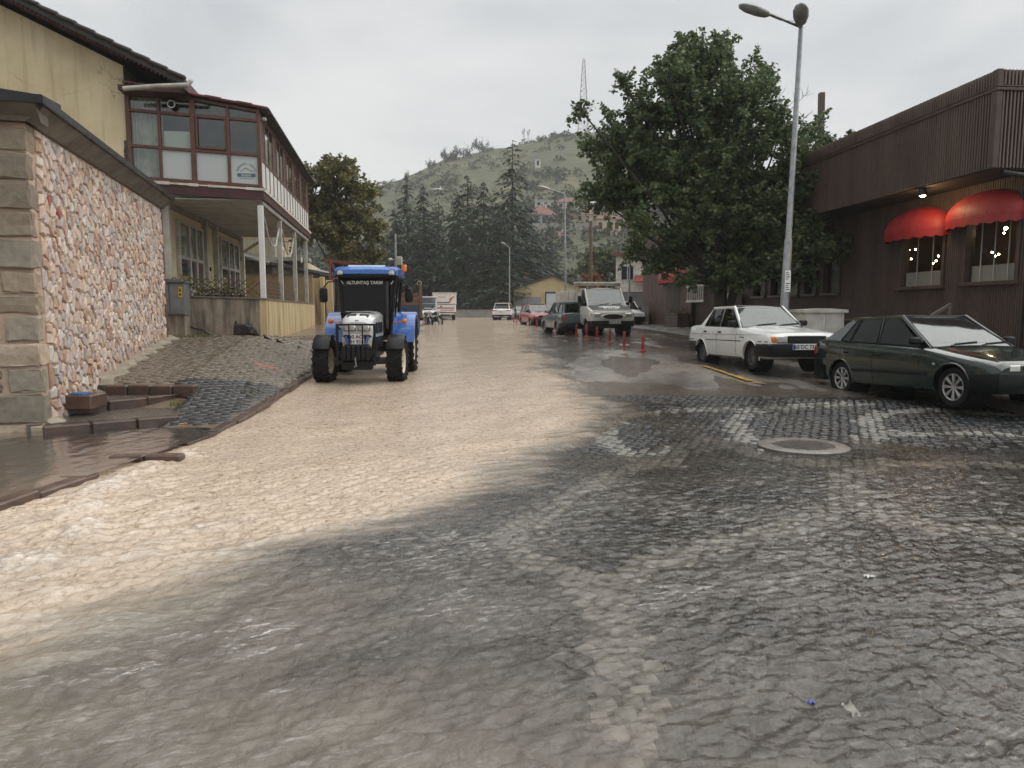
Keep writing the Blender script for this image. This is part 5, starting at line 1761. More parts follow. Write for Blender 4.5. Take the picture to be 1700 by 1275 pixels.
po = thing('thin_pole', 'thin pale metal pole beside the plank annex', 'pole', tp)
mb = MB(); mb.tube([(0, 0, 0), W(1046, 425, 40) - tp], [.06, .05], 8); mb.build('shaft', m_steel, po, 40)
cp = W(656, 440, 45); cp.z = SWf(-7.6, 45)
po = thing('camera_pole', 'steel pole with white camera boxes behind the tractor cab', 'pole', cp)
mb = MB(); mb.tube([(0, 0, 0), W(656, 388, 45) - cp], [.09, .075], 10); mb.build('shaft', m_steel, po, 40)
q = W(663, 433, 44.6) - cp
mb = MB(); mb.box(q, (.34, .3, .5), .03); mb.tube([q, q + Vector((.3, -.1, .0))], .03, 6); mb.build('camera_box', m_offwhite, po)
mb = MB(); mb.tube([W(655, 432, 45) - cp, W(648, 430, 44.8) - cp], .03, 6); mb.tube([W(650, 430, 44.8) - cp, W(645, 431, 44.5) - cp], .07, 8); mb.build('camera', m_offwhite, po)
ch = W(1363, 235, 30); ch.z = 5.0
po = thing('chimney_pipe', 'dark brown square chimney rising above the slatted roof behind the tree', 'chimney', W(1363, 300, 28))
top_ = W(1364, 154, 28) - W(1363, 300, 28)
mb = MB(); mb.bar((0, 0, -2.2), top_, .20, .22, .02, up=(0, 1, 0)); mb.build('flue', m_slatlow, po)
# rubber bollards
BOLL = [(1067, 583), (1036, 575), (1012, 569), (991, 563), (974, 559), (957, 556.5), (942, 554.5), (930, 551.5), (918, 549.5), (910.5, 547.5), (891, 545), (879, 541.5), (871, 540), (864.5, 538.5), (858, 538), (852.5, 537)]
bl0 = None
for i, (u, v) in enumerate(BOLL):
    p = WG(u, v)
    if bl0 is None:
        bl0 = thing('bollard', 'red flexible plastic bollard in the row beside the parked vehicles', 'bollard', p, 0, 'red bollards along the parking row')
        mb = MB(); mb.lathe([(.10, 0), (.10, .02), (.045, .05), (.042, .20), (.048, .22), (.042, .24), (.042, .36), (.048, .38), (.042, .40), (.042, .46), (.03, .475), (.0001, .475)], n=16); mb.build('post', m_redpl, bl0, 40)
        for z in (.27, .42):
            mb = MB(); mb.lathe([(.0445, z), (.0445, z + .045)], n=16); mb.build('reflector', pm('reflector', (.35, .10, .10), (.28, .07, .07), 8, .2), bl0)
    else:
        o = copy_tree(bl0); o.location = p; o.rotation_euler.x = rnd.uniform(-.05, .05)
# ================================================================ FAR STREET
sd = W(853, 500, 88); sd.z = .7
shd = thing('yellow_shed', 'yellow gabled shed with a grey double door at the end of the street', 'shed', W(917, 515, 88), 0)
shd.location.z = .65
xl, xr_ = (W(853, 480, 88).x - shd.location.x), (W(975, 480, 88).x - shd.location.x)
ze, za = W(853, 481, 88).z - .65, W(917, 459, 88).z - .65
mb = MB(); mb.prism([(xl, 0, 0), (xr_, 0, 0), (xr_, 0, ze - .1), (0, 0, za), (xl, 0, ze)], (0, 10, 0)); mb.build('wall', pm('ochre_render', (.52, .41, .22), (.44, .34, .18), 1, .7), shd)
mb = MB(); mb.prism([(xl - .3, -.25, ze - .1), (0, -.25, za + .02), (0, -.25, za + .22), (xl - .3, -.25, ze + .1)], (0, 10.5, 0)); mb.prism([(xr_ + .3, -.25, ze - .2), (0, -.25, za + .02), (0, -.25, za + .22), (xr_ + .3, -.25, ze)], (0, 10.5, 0)); mb.build('roof', m_rooftile, shd)
mb = MB(); mb.bb(xl + .02, xl + 3.3, -.05, -.005, 0, 2.6, .01); mb.build('grey_panel', pm('grey_panel', (.26, .26, .27), (.22, .22, .23), 1, .5), shd)
dx_ = W(907, 480, 88).x - shd.location.x
mb = MB(); mb.bb(dx_, xr_ - .2, -.06, -.006, 0, 3.0, .01); mb.build('door', pm('pale_door', (.55, .58, .60), (.46, .49, .51), 1.5, .5), shd)
mb = MB(); mb.bb(dx_ - .14, dx_, -.08, 0, 0, 3.15); mb.bb(dx_ - .14, xr_, -.09, 0, 3.02, 3.2); mb.build('door_frame', m_darksteel, shd)
rw = thing('retaining_wall', 'low grey retaining wall closing the street under the conifers', 'wall', (W(790, 520, 84).x, 84, .6))
mb = MB(); mb.bb(-6, 6.2, 0, .4, -.2, 1.05, .02); mb.build('concrete', pm('grey_concrete', (.23, .225, .21), (.17, .165, .155), 1.2, .6), rw)
mb = MB(); mb.bb(-6.05, 6.25, -.04, .44, 1.05, 1.12); mb.build('cap', m_conc, rw)
mb = MB()
for k in range(18): mb.tube([(-5.9 + k * .7, .2, 1.1), (-5.9 + k * .7, .2, 2.5)], .025, 5)
for z in (1.5, 2.45): mb.bar((-6, .2, z), (6.1, .2, z), .02, .03)
mb.build('fence', m_darksteel, rw)
fh = thing('white_house', 'white rendered house with grey base behind the plank annex', 'house', (W(1022, 500, 66).x + 2.95, 66, .7), R(-14))
mb = MB(); mb.bb(-2.9, 4, 0, 8, 0, 2.6); mb.build('base', pm('grey_base', (.16, .155, .15), (.12, .115, .11), 1, .7), fh)
mb = MB(); mb.bb(-2.95, 4, -.05, 8, 2.6, 5.9); mb.build('wall', m_whitedirty, fh)
mb = MB(); mb.prism([(-3.3, -.6, 5.9), (4.6, -.6, 5.9), (4.6, -.6, 6.3), (-3.3, -.6, 6.1)], (0, 9, 0)); mb.build('roof', pm('red_tile', (.20, .075, .05), (.13, .05, .035), 2, .6, .8, .4, 9), fh)
for (x, z) in ((-1.9, 4.3), (.6, 4.3)):
    w_ = empty('window', (x, -.06, z), 0, fh)
    mb = MB(); mb.bb(-.55, .55, -.03, .03, -.65, .65); mb.build('pane', m_tintglass, w_)
    mb = MB(); mb.bb(-.6, .6, -.06, -.0, .6, .7); mb.bb(-.6, .6, -.06, 0, -.7, -.6); mb.bb(-.62, -.52, -.06, 0, -.6, .6); mb.bb(.52, .62, -.06, 0, -.6, .6); mb.bb(-.04, .04, -.06, 0, -.6, .6); mb.build('frame', m_offwhite, w_)
mb = MB(); mb.prism([(-1.2, -1.6, 3.4), (3, -1.6, 3.4), (3, -1.6, 3.5), (-1.2, -1.6, 3.5)], (0, 1.6, .6)); mb.build('porch_roof', pm('red_sheet', (.26, .05, .04), (.18, .035, .03), 2, .5), fh)
# cables across the street
wr = thing('overhead_cable', 'thin dark overhead cables strung across the street in front of the conifers', 'cable')
for (a, b, sg_) in ((W(660, 405, 60), W(981, 402, 50), 1.0), (W(660, 415, 60), W(981, 408, 50), 1.3)):
    mb = MB(); mb.tube([a.lerp(b, s / 10) - Vector((0, 0, sg_ * 4 * (s / 10) * (1 - s / 10))) for s in range(11)], .012, 4); mb.build('wire', m_black, wr)
# ================================================================ VEHICLES
def boolean_cut(me, cutters):
    a = bpy.data.objects.new('a', me); COL.objects.link(a)
    b = bpy.data.objects.new('b', cutters); COL.objects.link(b)
    md = a.modifiers.new('b', 'BOOLEAN'); md.operation = 'DIFFERENCE'; md.object = b; md.solver = 'EXACT'
    dg = bpy.context.evaluated_depsgraph_get()
    r = bpy.data.meshes.new_from_object(a.evaluated_get(dg))
    bpy.data.objects.remove(a); bpy.data.objects.remove(b)
    return r
def wheel(parent, loc, r, w, side, spokes=8, rim_mat=None, rr=.66, style='spoke', steer=0.0):
    """wheel with its axle along x; side=+1/-1 is the outer face"""
    wh = empty('wheel', loc, steer, parent)
    mb = MB()
    h = w / 2
    mb.lathe([(r * rr, -h * .9), (r * .86, -h), (r * .96, -h * .92), (r, -h * .6), (r, h * .6), (r * .96, h * .92), (r * .86, h), (r * rr, h * .9)], axis='X', n=36)
    mb.build('tyre', m_black, wh, 40)
    mb = MB()
    rm = r * rr
    s = side
    mb.lathe([(rm, -s * h * .9), (rm * .97, s * h * .4), (rm, s * h * .93), (rm * .95, s * h * .96), (rm * .90, s * h * .75), (rm * .86, s * h * .35), (.0001, s * h * .30)], axis='X', n=36)
    mb.build('barrel', m_darksteel, wh, 40)
    mb = MB()
    mb.lathe([(rm * .98, s * h * .90), (rm * .93, s * h * .97), (rm * .88, s * h * .88), (rm * .90, s * h * .6)], axis='X', n=36)
    if style == 'spoke':
        mb.lathe([(.0001, s * h * .80), (rm * .22, s * h * .78), (rm * .26, s * h * .5)], axis='X', n=20)
        for k in range(spokes):
            a = 2 * math.pi * k / spokes
            for da in (-.09, .09):
                p = Vector((s * h * .70, rm * .2 * cos(a), rm * .2 * sin(a))); q = Vector((s * h * .80, rm * .92 * cos(a + da), rm * .92 * sin(a + da)))
                mb.bar(p, q, rm * .10, h * .35, .004, up=(1, 0, 0))
    else:                                                # steel disc with slots
        mb.lathe([(.0001, s * h * .62), (rm * .18, s * h * .62), (rm * .24, s * h * .70), (rm * .45, s * h * .72), (rm * .50, s * h * .60)], axis='X', n=24)
        for k in range(spokes):
            a = 2 * math.pi * k / spokes
            p = Vector((s * h * .60, rm * .48 * cos(a), rm * .48 * sin(a))); q = Vector((s * h * .66, rm * .90 * cos(a), rm * .90 * sin(a)))
            mb.bar(p, q, rm * .15, h * .25, .004, up=(1, 0, 0))
    mb.build('rim', rim_mat or m_steel, wh, 35)
    return wh
def car(name, label, loc, rz, st, cab, wheels, paint, glass=None, trim=None, opts=None):
    """st: stations (y, zb, zt, hw); cab: dict; front is -y"""
    o = opts or {}
    c = thing(name, label, o.get('cat', 'car'), loc, rz)
    trim = trim or m_blackplastic
    glass = glass or m_carglass
    ys_ = [s[0] for s in st]
    f = lambda y, i: float(np.interp(y, ys_, [s[i] for s in st]))
    crown = o.get('crown', .025)
    def sec(y):
        zb, zt_, hw = f(y, 1), f(y, 2), f(y, 3)
        H = zt_ - zb
        return [(0, zt_ + crown), (.45 * hw, zt_ + crown * .85), (.78 * hw, zt_ + crown * .35), (.89 * hw, zt_ - .012), (.945 * hw, zt_ - .04), (.975 * hw, zt_ - .11 * H / .6), (hw, zt_ - .24 * H / .6), (hw, zb + .5 * H), (.99 * hw, zb + .20 * H), (.95 * hw, zb + .04), (.86 * hw, zb), (0, zb)]
    def side_x(y, z):
        s = sec(y)[3:10]
        return float(np.interp(z, [p[1] for p in s[::-1]], [p[0] for p in s[::-1]]))
    ydense = sorted(set([y for y in ys_] + list(np.linspace(ys_[0], ys_[-1], 26))))
    secs = []
    for y in ydense:
        h = sec(y)
        ring = [(x, y, z) for x, z in h] + [(-x, y, z) for x, z in h[-2:0:-1]]
        secs.append(ring)
    mb = MB(); mb.loft(secs)
    me = mb.mesh('body')
    cut = MB()
    for (wy, r) in wheels['axles']:
        for s in (1, -1):
            cut.lathe([(.0001, s * .44), (r * 1.17, s * .44), (r * 1.17, s * 1.4), (.0001, s * 1.4)], (0, wy, wheels.get('z', r)), 'X', 28)
    me = boolean_cut(me, cut.mesh('cut'))
    smooth_by_angle(me, 32)
    body = link_mesh('body', me, None, c)
    me.materials.clear(); me.materials.append(paint)
    # arches and wheels
    for (wy, r) in wheels['axles']:
        for s in (1, -1):
            hw = f(wy, 3)
            mb = MB(); R_ = r * 1.165
            mb.lathe([(.0001, s * .45), (R_, s * .45), (R_, s * (hw - .05))], (0, wy, r), 'X', 28); mb.build('arch_liner', m_black, c)
            mb = MB()
            pts = []
            for k in range(15):
                a = math.pi * (-.06 + 1.12 * k / 14)
                zz_ = r + sin(a) * r * 1.18; yy_ = wy + cos(a) * r * 1.18
                if zz_ > f(yy_, 1) - .02: pts.append((s * (side_x(yy_, min(zz_, f(yy_, 2) - .06)) + .002), yy_, zz_))
            mb.tube(pts, .014, 6); mb.build('arch_lip', o.get('lip', paint), c, 40)
            wheel(c, (s * (wheels['track'] / 2), wy, r), r, wheels['w'], s, wheels.get('n', 8), wheels.get('mat'), wheels.get('rr', .66), wheels.get('style', 'spoke'))
    # cabin
    A0, RF, RR_, C0_ = cab['A'], cab['RF'], cab['RR'], cab['C']
    zr_ = cab['z']
    hb = lambda y: .885 * f(y, 3)
    hr = cab['hr']
    zb_ = lambda y: f(y, 2) + .002
    Bp = lambda y, s: Vector((s * hb(y), y, zb_(y)))
    def Tp(y, s):
        return Vector((s * hr, y, zr_ - .045 - .02 * abs((y - (RF + RR_) / 2) / (RR_ - RF)) ))
    # roof panel
    n = 12
    secs = []
    for i in range(n + 1):
        y = RF - .03 + (RR_ - RF + .06) * i / n
        e = 1 - (2 * i / n - 1) ** 2
        zc = zr_ - .035 + .035 * e ** .7
        hh = hr + .015
        xs_ = [-hh, -hh * .96, -hh * .8, -hh * .4, 0, hh * .4, hh * .8, hh * .96, hh]
        up = [(x, y, zc - .055 * (abs(x) / hh) ** 4 * .9) for x in xs_]
        dn = [(x, y, zc - .075) for x in xs_[::-1]]
        secs.append(up + dn)
    mb = MB(); mb.loft(secs); mb.build('roof', paint, c, 40)
    pw = cab.get('pw', .065)
    for s in (1, -1):
        fr_ = MB()
        fr_.bar(Bp(A0, s) + Vector((-s * .02, .01, -.03)), Tp(RF, s) + Vector((-s * .01, 0, .02)), pw, .05, .012, up=(s, 0, .3))
        fr_.bar(Tp(RF - .02, s) + Vector((-s * .005, 0, .0)), Tp(RR_ + .02, s) + Vector((-s * .005, 0, 0)), .05, .06, .012)
        for (yb, yt, w_) in cab['pillars']:
            fr_.bar(Bp(yb, s) + Vector((-s * .015, 0, -.02)), Tp(yt, s) + Vector((-s * .012, 0, 0)), w_, .03, .006, up=(s, 0, .3))
        cb_ = cab['cp']                                   # C pillar polygon: bottom y0, top y0
        pl_ = [Bp(cb_[0], s), Bp(C0_, s), Tp(RR_, s), Tp(cb_[1], s)]
        fr_.prism([p + Vector((0, 0, -.02 if k < 2 else .01)) for k, p in enumerate(pl_)], (-s * .05, 0, 0))
        fr_.build('pillars', paint, c, 30)
    # panes
    def pane(nm, P, out):
        m_ = MB(); m_.prism(P, out); return m_.build(nm, m_sideglass if nm == 'side_window' else glass, c)
    pane('windscreen', [Bp(A0, -1) * 1.0 + Vector((.03, 0, 0)), Bp(A0, 1) + Vector((-.03, 0, 0)), Tp(RF, 1) + Vector((-.03, 0, .015)), Tp(RF, -1) + Vector((.03, 0, .015))], (0, .004, .002))
    pane('rear_window', [Bp(C0_, -1) + Vector((.06, 0, .01)), Bp(C0_, 1) + Vector((-.06, 0, .01)), Tp(RR_, 1) + Vector((-.05, 0, .01)), Tp(RR_, -1) + Vector((.05, 0, .01))], (0, -.004, .002))
    rub = MB()
    for s in (1, -1):
        for (b0_, b1_, t0_, t1_) in cab['panes']:
            P = [Bp(b0_, s), Bp(b1_, s), Tp(t1_, s), Tp(t0_, s)]
            pane('side_window', P, (-s * .004, 0, 0))
            for p, q in zip(P, P[1:] + P[:1]):
                if (p - q).length > .05: rub.bar(p + Vector((s * .004, 0, 0)), q + Vector((s * .004, 0, 0)), .016, .012, 0, up=(s, 0, .3))
    P = [Bp(A0, -1) + Vector((.03, -.004, .004)), Bp(A0, 1) + Vector((-.03, -.004, .004)), Tp(RF, 1) + Vector((-.03, -.004, .02)), Tp(RF, -1) + Vector((.03, -.004, .02))]
    for p, q in zip(P, P[1:] + P[:1]): rub.bar(p, q, .022, .012, 0, up=(0, -1, .6))
    rub.build('window_rubber', m_blackplastic, c)
    # interior
    it = MB()
    it.bb(-hb(0) + .06, hb(0) - .06, A0 + .12, C0_ - .15, f(0, 2) - .02, f(0, 2) + crown + .006)
    it.build('parcel_floor', m_interior, c)
    for sx in (-.36, .36):
        it = MB(); it.box((sx, (RF + .55), f(0, 2) + .10), (.46, .12, .34), .04); it.box((sx, RF + .57, f(0, 2) + .33), (.24, .09, .15), .03); it.build('front_seat', m_interior, c)
    it = MB(); it.box((0, C0_ - .55, f(0, 2) + .08), (hb(0) * 1.7, .14, .24), .05); it.build('rear_seat', m_interior, c)
    it = MB()
    for k in range(16):
        a = 2 * math.pi * k / 16; b = 2 * math.pi * (k + 1) / 16
        cc_ = Vector((.36, A0 + .42, f(0, 2) + .10))
        it.bar(cc_ + Vector((.17 * cos(a), .08 * sin(a), .15 * sin(a))), cc_ + Vector((.17 * cos(b), .08 * sin(b), .15 * sin(b))), .02, .02)
    it.box((0, A0 + .26, f(A0, 2) + .05), (hb(0) * 1.75, .22, .06), .02); it.build('dashboard', m_interior, c)
    # seams and trims
    sm = MB()
    for y in o.get('seams', []):
        zs_ = np.linspace(f(y, 1) + .06, f(y, 2) - .02, 8)
        for s in (1, -1):
            for a, b in zip(zs_[:-1], zs_[1:]):
                sm.bar((s * (side_x(y, a) + .0005), y, a), (s * (side_x(y, b) + .0005), y, b), .009, .004, 0, up=(s, 0, 0))
    for (y0, y1, z, h) in o.get('lines', []):
        yy_ = np.linspace(y0, y1, 12)
        for s in (1, -1):
            for a, b in zip(yy_[:-1], yy_[1:]):
                if any(abs((a + b) / 2 - wy) < r * 1.22 for wy, r in wheels['axles']) and z < 2 * wheels['axles'][0][1] * 1.06: continue
                sm.bar((s * (side_x(a, z) + .002), a, z), (s * (side_x(b, z) + .002), b, z), .008, h, 0, up=(0, 0, 1))
    if o.get('hoodseam'):
        y = A0 - .06
        sm.bar((-.80 * f(y, 3), y, f(y, 2) + crown * .45), (.80 * f(y, 3), y, f(y, 2) + crown * .45), .02, .012)
    kind(sm.build('door_seams', m_blackplastic, c), 'stuff')
    for (y, z) in o.get('handles', []):
        for s in (1, -1):
            m_ = MB(); m_.box((s * (side_x(y, z) + .008), y, z), (.022, .13, .035), .006); m_.build('door_handle', m_blackplastic, c)
    for s in (1, -1):
        y = A0 + .22
        p = Vector((s * (hb(y) + .10), y, zb_(y) + .085))
        mr = empty('mirror', p, 0, c)
        m_ = MB(); m_.box((0, 0, 0), (.19, .10, .12), .03); m_.bar((-s * .08, .01, -.03), (-s * .16, .02, -.07), .04, .04); m_.build('shell', o.get('mirror', m_blackplastic), mr, 40)
        m_ = MB(); m_.bb(-.075, .075, .050, .054, -.045, .045); m_.build('mirror_glass', m_chrome, mr)
    # wipers
    for x0 in (-.42, .12):
        m_ = MB()
        p = Vector((x0, A0 - .03, zb_(A0) + .035)); e = Tp(RF, 1) - Bp(A0, 1); e.x = 0; e.normalize()
        q = p + Vector((.50, 0, 0)) + e * .06
        m_.bar(p, q, .014, .014); m_.bar(p + Vector((.08, 0, 0)) + e * .03, q + Vector((.02, 0, 0)) + e * .035, .008, .02); m_.build('wiper', m_black, c)
    # bumpers
    nose, tail = ys_[0], ys_[-1]
    for (yy_, sg, nm) in ((nose, -1, 'front_bumper'), (tail, 1, 'rear_bumper')):
        z0, z1, dep, wrap = o.get('bumper', (.30, .52, .10, .45))
        hw = max(f(yy_, 3), f(yy_ - sg * .25, 3)) + o.get('bw', .008)
        hww = f(yy_ - sg * wrap, 3) + .012
        outl = [(-hww, yy_ - sg * wrap), (-hw, yy_ - sg * .12), (-hw * .93, yy_ + sg * dep * .45), (-hw * .6, yy_ + sg * dep * .9), (0, yy_ + sg * dep), (hw * .6, yy_ + sg * dep * .9), (hw * .93, yy_ + sg * dep * .45), (hw, yy_ - sg * .12), (hww, yy_ - sg * wrap), (hww - .08, yy_ - sg * wrap), (hw - .12, yy_ - sg * .1), (-hw + .12, yy_ - sg * .1), (-hww + .08, yy_ - sg * wrap)]
        m_ = MB()
        cx_ = lambda k, ins: (outl[k][0] * (1 - ins), outl[k][1] - sg * ins * .3)
        m_.loft([[(x * (1 - i_ * .6), y - sg * i_ * .35, z) for x, y in outl] for z, i_ in ((z0, .03), (z0 + .03, .0), ((z0 + z1) / 2, -.012), (z1 - .03, 0), (z1, .03))])
        m_.build(nm, trim, c, 35)
    c['f'] = 0
    del c['f']
    return c, f, side_x, sec
def plate(parent, txt, loc, rot, w=.46, h=.105, size=.085):
    p = empty('number_plate', loc, 0, parent); p.rotation_euler = rot
    mb = MB(); mb.box((0, 0, 0), (w, .012, h), .004); mb.build('plate', m_plate, p)
    mb = MB(); mb.bb(-w / 2 + .004, -w / 2 + .042, -.0085, -.006, -h / 2 + .006, h / 2 - .006); mb.build('blue_band', pm('plate_blue', (.03, .06, .30), (.025, .05, .25), 5, .4), p)
    for i, line in enumerate(txt):
        zz_ = 0 if len(txt) == 1 else (h * .24 if i == 0 else -h * .24)
        text(line, size, m_print, p, (.018, -.0078, zz_ - .002), (R(90), 0, 0), .001, off=.002)
    return p
def paint(name, c, c2=None, coat=.8, rough=.35, metal=0.0):
    t = NT(name)
    n = t.noise(1.5, 4)
    c2 = c2 or tuple(x * .85 for x in c)
    col = t.ramp(n, (.35, c2), (.65, c))
    drops = t.noise(90, 2)
    return t.done(t.bsdf(col, t.ramp(t.noise(6, 4), (.35, rough * .75), (.65, rough * 1.3)), metal, t.bump(t.ramp(drops, (.55, 0), (.66, 1)), .05, .003), .35 if max(c) < .05 else .5, coat))

# ---- white sedan
m_wpaint = paint('white_car_paint', (.74, .75, .74), (.66, .67, .66))
st = [(-1.99, .36, .70, .74), (-1.93, .30, .755, .775), (-1.75, .25, .775, .80), (-1.2, .22, .825, .818), (-.62, .22, .885, .825), (.3, .22, .905, .827), (1.2, .22, .92, .822), (1.6, .24, .935, .812), (2.0, .30, .925, .785), (2.07, .38, .88, .76)]
cabd = dict(A=-.66, RF=.0, RR=1.02, C=1.50, z=1.385, hr=.575, pillars=[(.36, .42, .055), (.98, .94, .035)], cp=(1.22, 1.03), panes=[(-.50, .33, .06, .39), (.39, .96, .45, .92), (1.0, 1.20, .96, 1.01)])
PW = Vector((5.54, 16.3, 0)); PW.z = Gf(5.1, 16.2)
phi = R(8.7)
sedan, f, sx, sec_ = car('sedan_car', 'white older boxy sedan with amber corner lamps parked behind the green hatchback', PW, phi, st, cabd,
    dict(axles=[(-1.24, .285), (1.24, .285)], track=1.36, w=.165, n=14, style='slot', mat=pm('grey_wheel', (.13, .13, .13), (.08, .08, .08), 8, .4, metal=.5), rr=.64), m_wpaint,
    opts=dict(seams=[-.60, .36, 1.18], lines=[(-1.9, 2.0, .60, .016), (-1.8, 2.0, .735, .004)], handles=[(.22, .78), (1.02, .79)], hoodseam=True, bumper=(.30, .56, .09, .55)))
sedan.rotation_euler.x = R(-1.2)
gr = MB(); gr.bb(-.40, .40, -2.025, -1.97, .575, .715, .008); gr.build('grille', m_blackplastic, sedan)
mb = MB()
for k in range(5): mb.bb(-.39, .39, -2.03, -2.02, .588 + k * .027, .600 + k * .027)
kind(mb.build('grille_bars', m_darksteel, sedan), 'stuff')
for s in (1, -1):
    hl = empty('headlight', (s * .525, -1.985, .645), 0, sedan)
    mb = MB(); mb.box((0, 0, 0), (.235, .07, .135), .02); mb.build('lens', m_lampglass, hl, 40)
    mb = MB(); mb.box((s * .165, .022, 0), (.09, .09, .13), .02); mb.build('indicator', m_amber, hl, 40)
    mb = MB(); mb.box((s * .64, 2.03, .75), (.22, .10, .14), .02); mb.build('tail_lamp', m_redlens, sedan)
plate(sedan, ['60 DC 733'], (-.10, -2.10, .50), (0, 0, 0), .50, .115, .105)
mb = MB(); mb.tube([(0, .06, 1.40), (0, .12, 1.48)], .01, 6); mb.build('roof_stub', m_black, sedan)
mb = MB(); mb.bar((-.78, -2.0, .535), (.6, -2.07, .535), .01, .02); mb.build('bumper_strip', m_chrome, sedan)
text('Broadway', .06, m_print, sedan, (-(sx(-.85, .68) + .003), -.85, .68), (R(90), 0, R(-90)), .001)

# ---- dark green hatchback
m_gpaint = paint('dark_green_paint', (.006, .020, .015), (.004, .014, .011), 1.0, .22, .0)
st = [(-2.02, .34, .60, .74), (-1.96, .26, .655, .79), (-1.75, .22, .70, .825), (-1.2, .20, .785, .842), (-.72, .20, .865, .846), (.3, .20, .915, .848), (1.2, .20, .95, .842), (1.75, .22, .985, .825), (2.05, .28, .985, .79), (2.14, .40, .92, .76)]
cabd = dict(A=-.78, RF=.04, RR=1.22, C=1.92, z=1.395, hr=.585, pillars=[(.40, .46, .05), (1.12, 1.02, .03)], cp=(1.40, 1.12), panes=[(-.58, .37, .12, .43), (.43, 1.10, .49, 1.0), (1.14, 1.38, 1.04, 1.10)])
PG = Vector((6.93, 11.80, 0)); PG.z = Gf(6.2, 11.7) + .005
hatch, f, sx, sec_ = car('hatchback_car', 'dark green five-door hatchback with alloy wheels nearest the corner steps', PG, R(10.6), st, cabd,
    dict(axles=[(-1.28, .292), (1.27, .292)], track=1.42, w=.185, n=8, mat=pm('silver_alloy', (.55, .55, .54), (.42, .42, .41), 6, .3, .45, metal=.7), rr=.70), m_gpaint,
    opts=dict(seams=[-.66, .41, 1.28], lines=[(-1.9, 2.05, .46, .045), (-.9, 1.9, .50, .006)], handles=[(.28, .735), (1.12, .76)], hoodseam=True, bumper=(.24, .52, .055, .40), bw=.0, mirror=m_blackplastic), trim=pm('green_black_bumper', (.005, .008, .0075), (.003, .006, .0055), 4, .25, .4, spec=.2))
hatch.rotation_euler.x = R(-2.2)
for s in (1, -1):
    hl = empty('headlight', (s * .56, -1.985, .585), 0, hatch)
    mb = MB(); mb.prism([(s * -.19, -.035, -.06), (s * .17, .02, -.055), (s * .19, .04, .03), (s * .16, .05, .055), (s * -.19, -.005, .055)], (0, .10, 0)); mb.build('lens', m_lampglass, hl)
    mb = MB(); mb.box((s * -.06, -.03, 0), (.17, .02, .085), .008); mb.build('reflector', m_chrome, hl)
    mb = MB(); mb.box((s * .66, 2.10, .78), (.24, .10, .16), .02); mb.build('tail_lamp', m_redlens, hatch)
    mb = MB(); mb.box((s * (sx(-.95, .62) + .004), -.95, .62), (.01, .05, .03), .003); mb.build('side_repeater', m_lampglass, hatch)
mb = MB(); mb.bb(-.36, .36, -2.035, -1.99, .555, .62, .008); mb.build('grille', m_blackplastic, hatch)
mb = MB(); mb.tube([(0, .16, 1.385), (-.0, .62, 1.95)], [.006, .003], 5); mb.lathe([(.025, 1.37), (.02, 1.405), (.006, 1.41)], (0, .16, 0), n=10); mb.build('antenna', m_black, hatch)
plate(hatch, ['60 NE 181'], (0, -2.135, .42), (0, 0, 0))
mb = MB(); mb.bb(-.10, .10, 1.45, 1.55, 1.30, 1.33, .008); mb.build('stop_lamp', m_redlens, hatch)

# ---- red hatchback, grey wagon, white SUV and a silver car further up
def far_car(name, label, u, v, dz, rz, st, cabd, wheels, pnt, **kw):
    p = WG(u, v)
    c, f, sx, s2 = car(name, label, p, rz, st, cabd, wheels, pnt, opts=kw)
    return c, f, sx
st_h = [(-1.80, .36, .66, .70), (-1.74, .28, .72, .755), (-1.2, .22, .80, .775), (-.80, .22, .87, .78), (.3, .22, .90, .78), (1.3, .22, .92, .77), (1.75, .28, .93, .74), (1.84, .38, .86, .71)]
cab_h = dict(A=-.84, RF=-.15, RR=1.40, C=1.78, z=1.41, hr=.57, pillars=[(.42, .45, .05)], cp=(1.28, 1.18), panes=[(-.64, .39, -.06, .42), (.45, 1.26, .48, 1.16)])
red, f, sx = far_car('hatchback_car', 'small red hatchback parked between the white SUV and the grey estate car', 891, 541, 0, R(14), st_h, cab_h, dict(axles=[(-1.14, .27), (1.10, .27)], track=1.33, w=.16, n=10, style='slot', rr=.62), paint('red_car_paint', (.36, .022, .03), (.26, .016, .022)), seams=[-.6, .42], hoodseam=True, bumper=(.26, .48, .08, .35))
for s in (1, -1):
    mb = MB(); mb.box((s * .52, -1.79, .62), (.26, .06, .12), .02); mb.build('headlight', m_lampglass, red)
mb = MB(); mb.bb(-.38, .38, -1.815, -1.76, .58, .65); mb.build('grille', m_blackplastic, red)
plate(red, ['60 KA 418'], (0, -1.90, .40), (0, 0, 0))
st_w = [(-1.95, .36, .70, .74), (-1.88, .28, .76, .79), (-1.2, .22, .83, .81), (-.70, .22, .89, .815), (.3, .22, .91, .815), (1.6, .22, .93, .80), (2.05, .28, .93, .77), (2.12, .38, .88, .75)]
cab_w = dict(A=-.74, RF=-.08, RR=1.88, C=2.08, z=1.43, hr=.60, pillars=[(.38, .42, .05), (1.22, 1.18, .05)], cp=(1.92, 1.78), panes=[(-.56, .35, .0, .39), (.41, 1.18, .45, 1.14), (1.26, 1.88, 1.22, 1.76)])
wag, f, sx = far_car('estate_car', 'blue-grey estate car seen half hidden behind the flatbed truck', 941, 553, 0, R(190), st_w, cab_w, dict(axles=[(-1.2, .28), (1.22, .28)], track=1.38, w=.165, n=12, style='slot', rr=.62), paint('blue_grey_paint', (.075, .10, .115), (.055, .075, .09)), seams=[-.58, .38, 1.2], bumper=(.28, .50, .09, .4))
for s in (1, -1):
    mb = MB(); mb.box((s * .66, 2.09, .70), (.16, .08, .22), .02); mb.build('tail_lamp', m_redlens, wag)
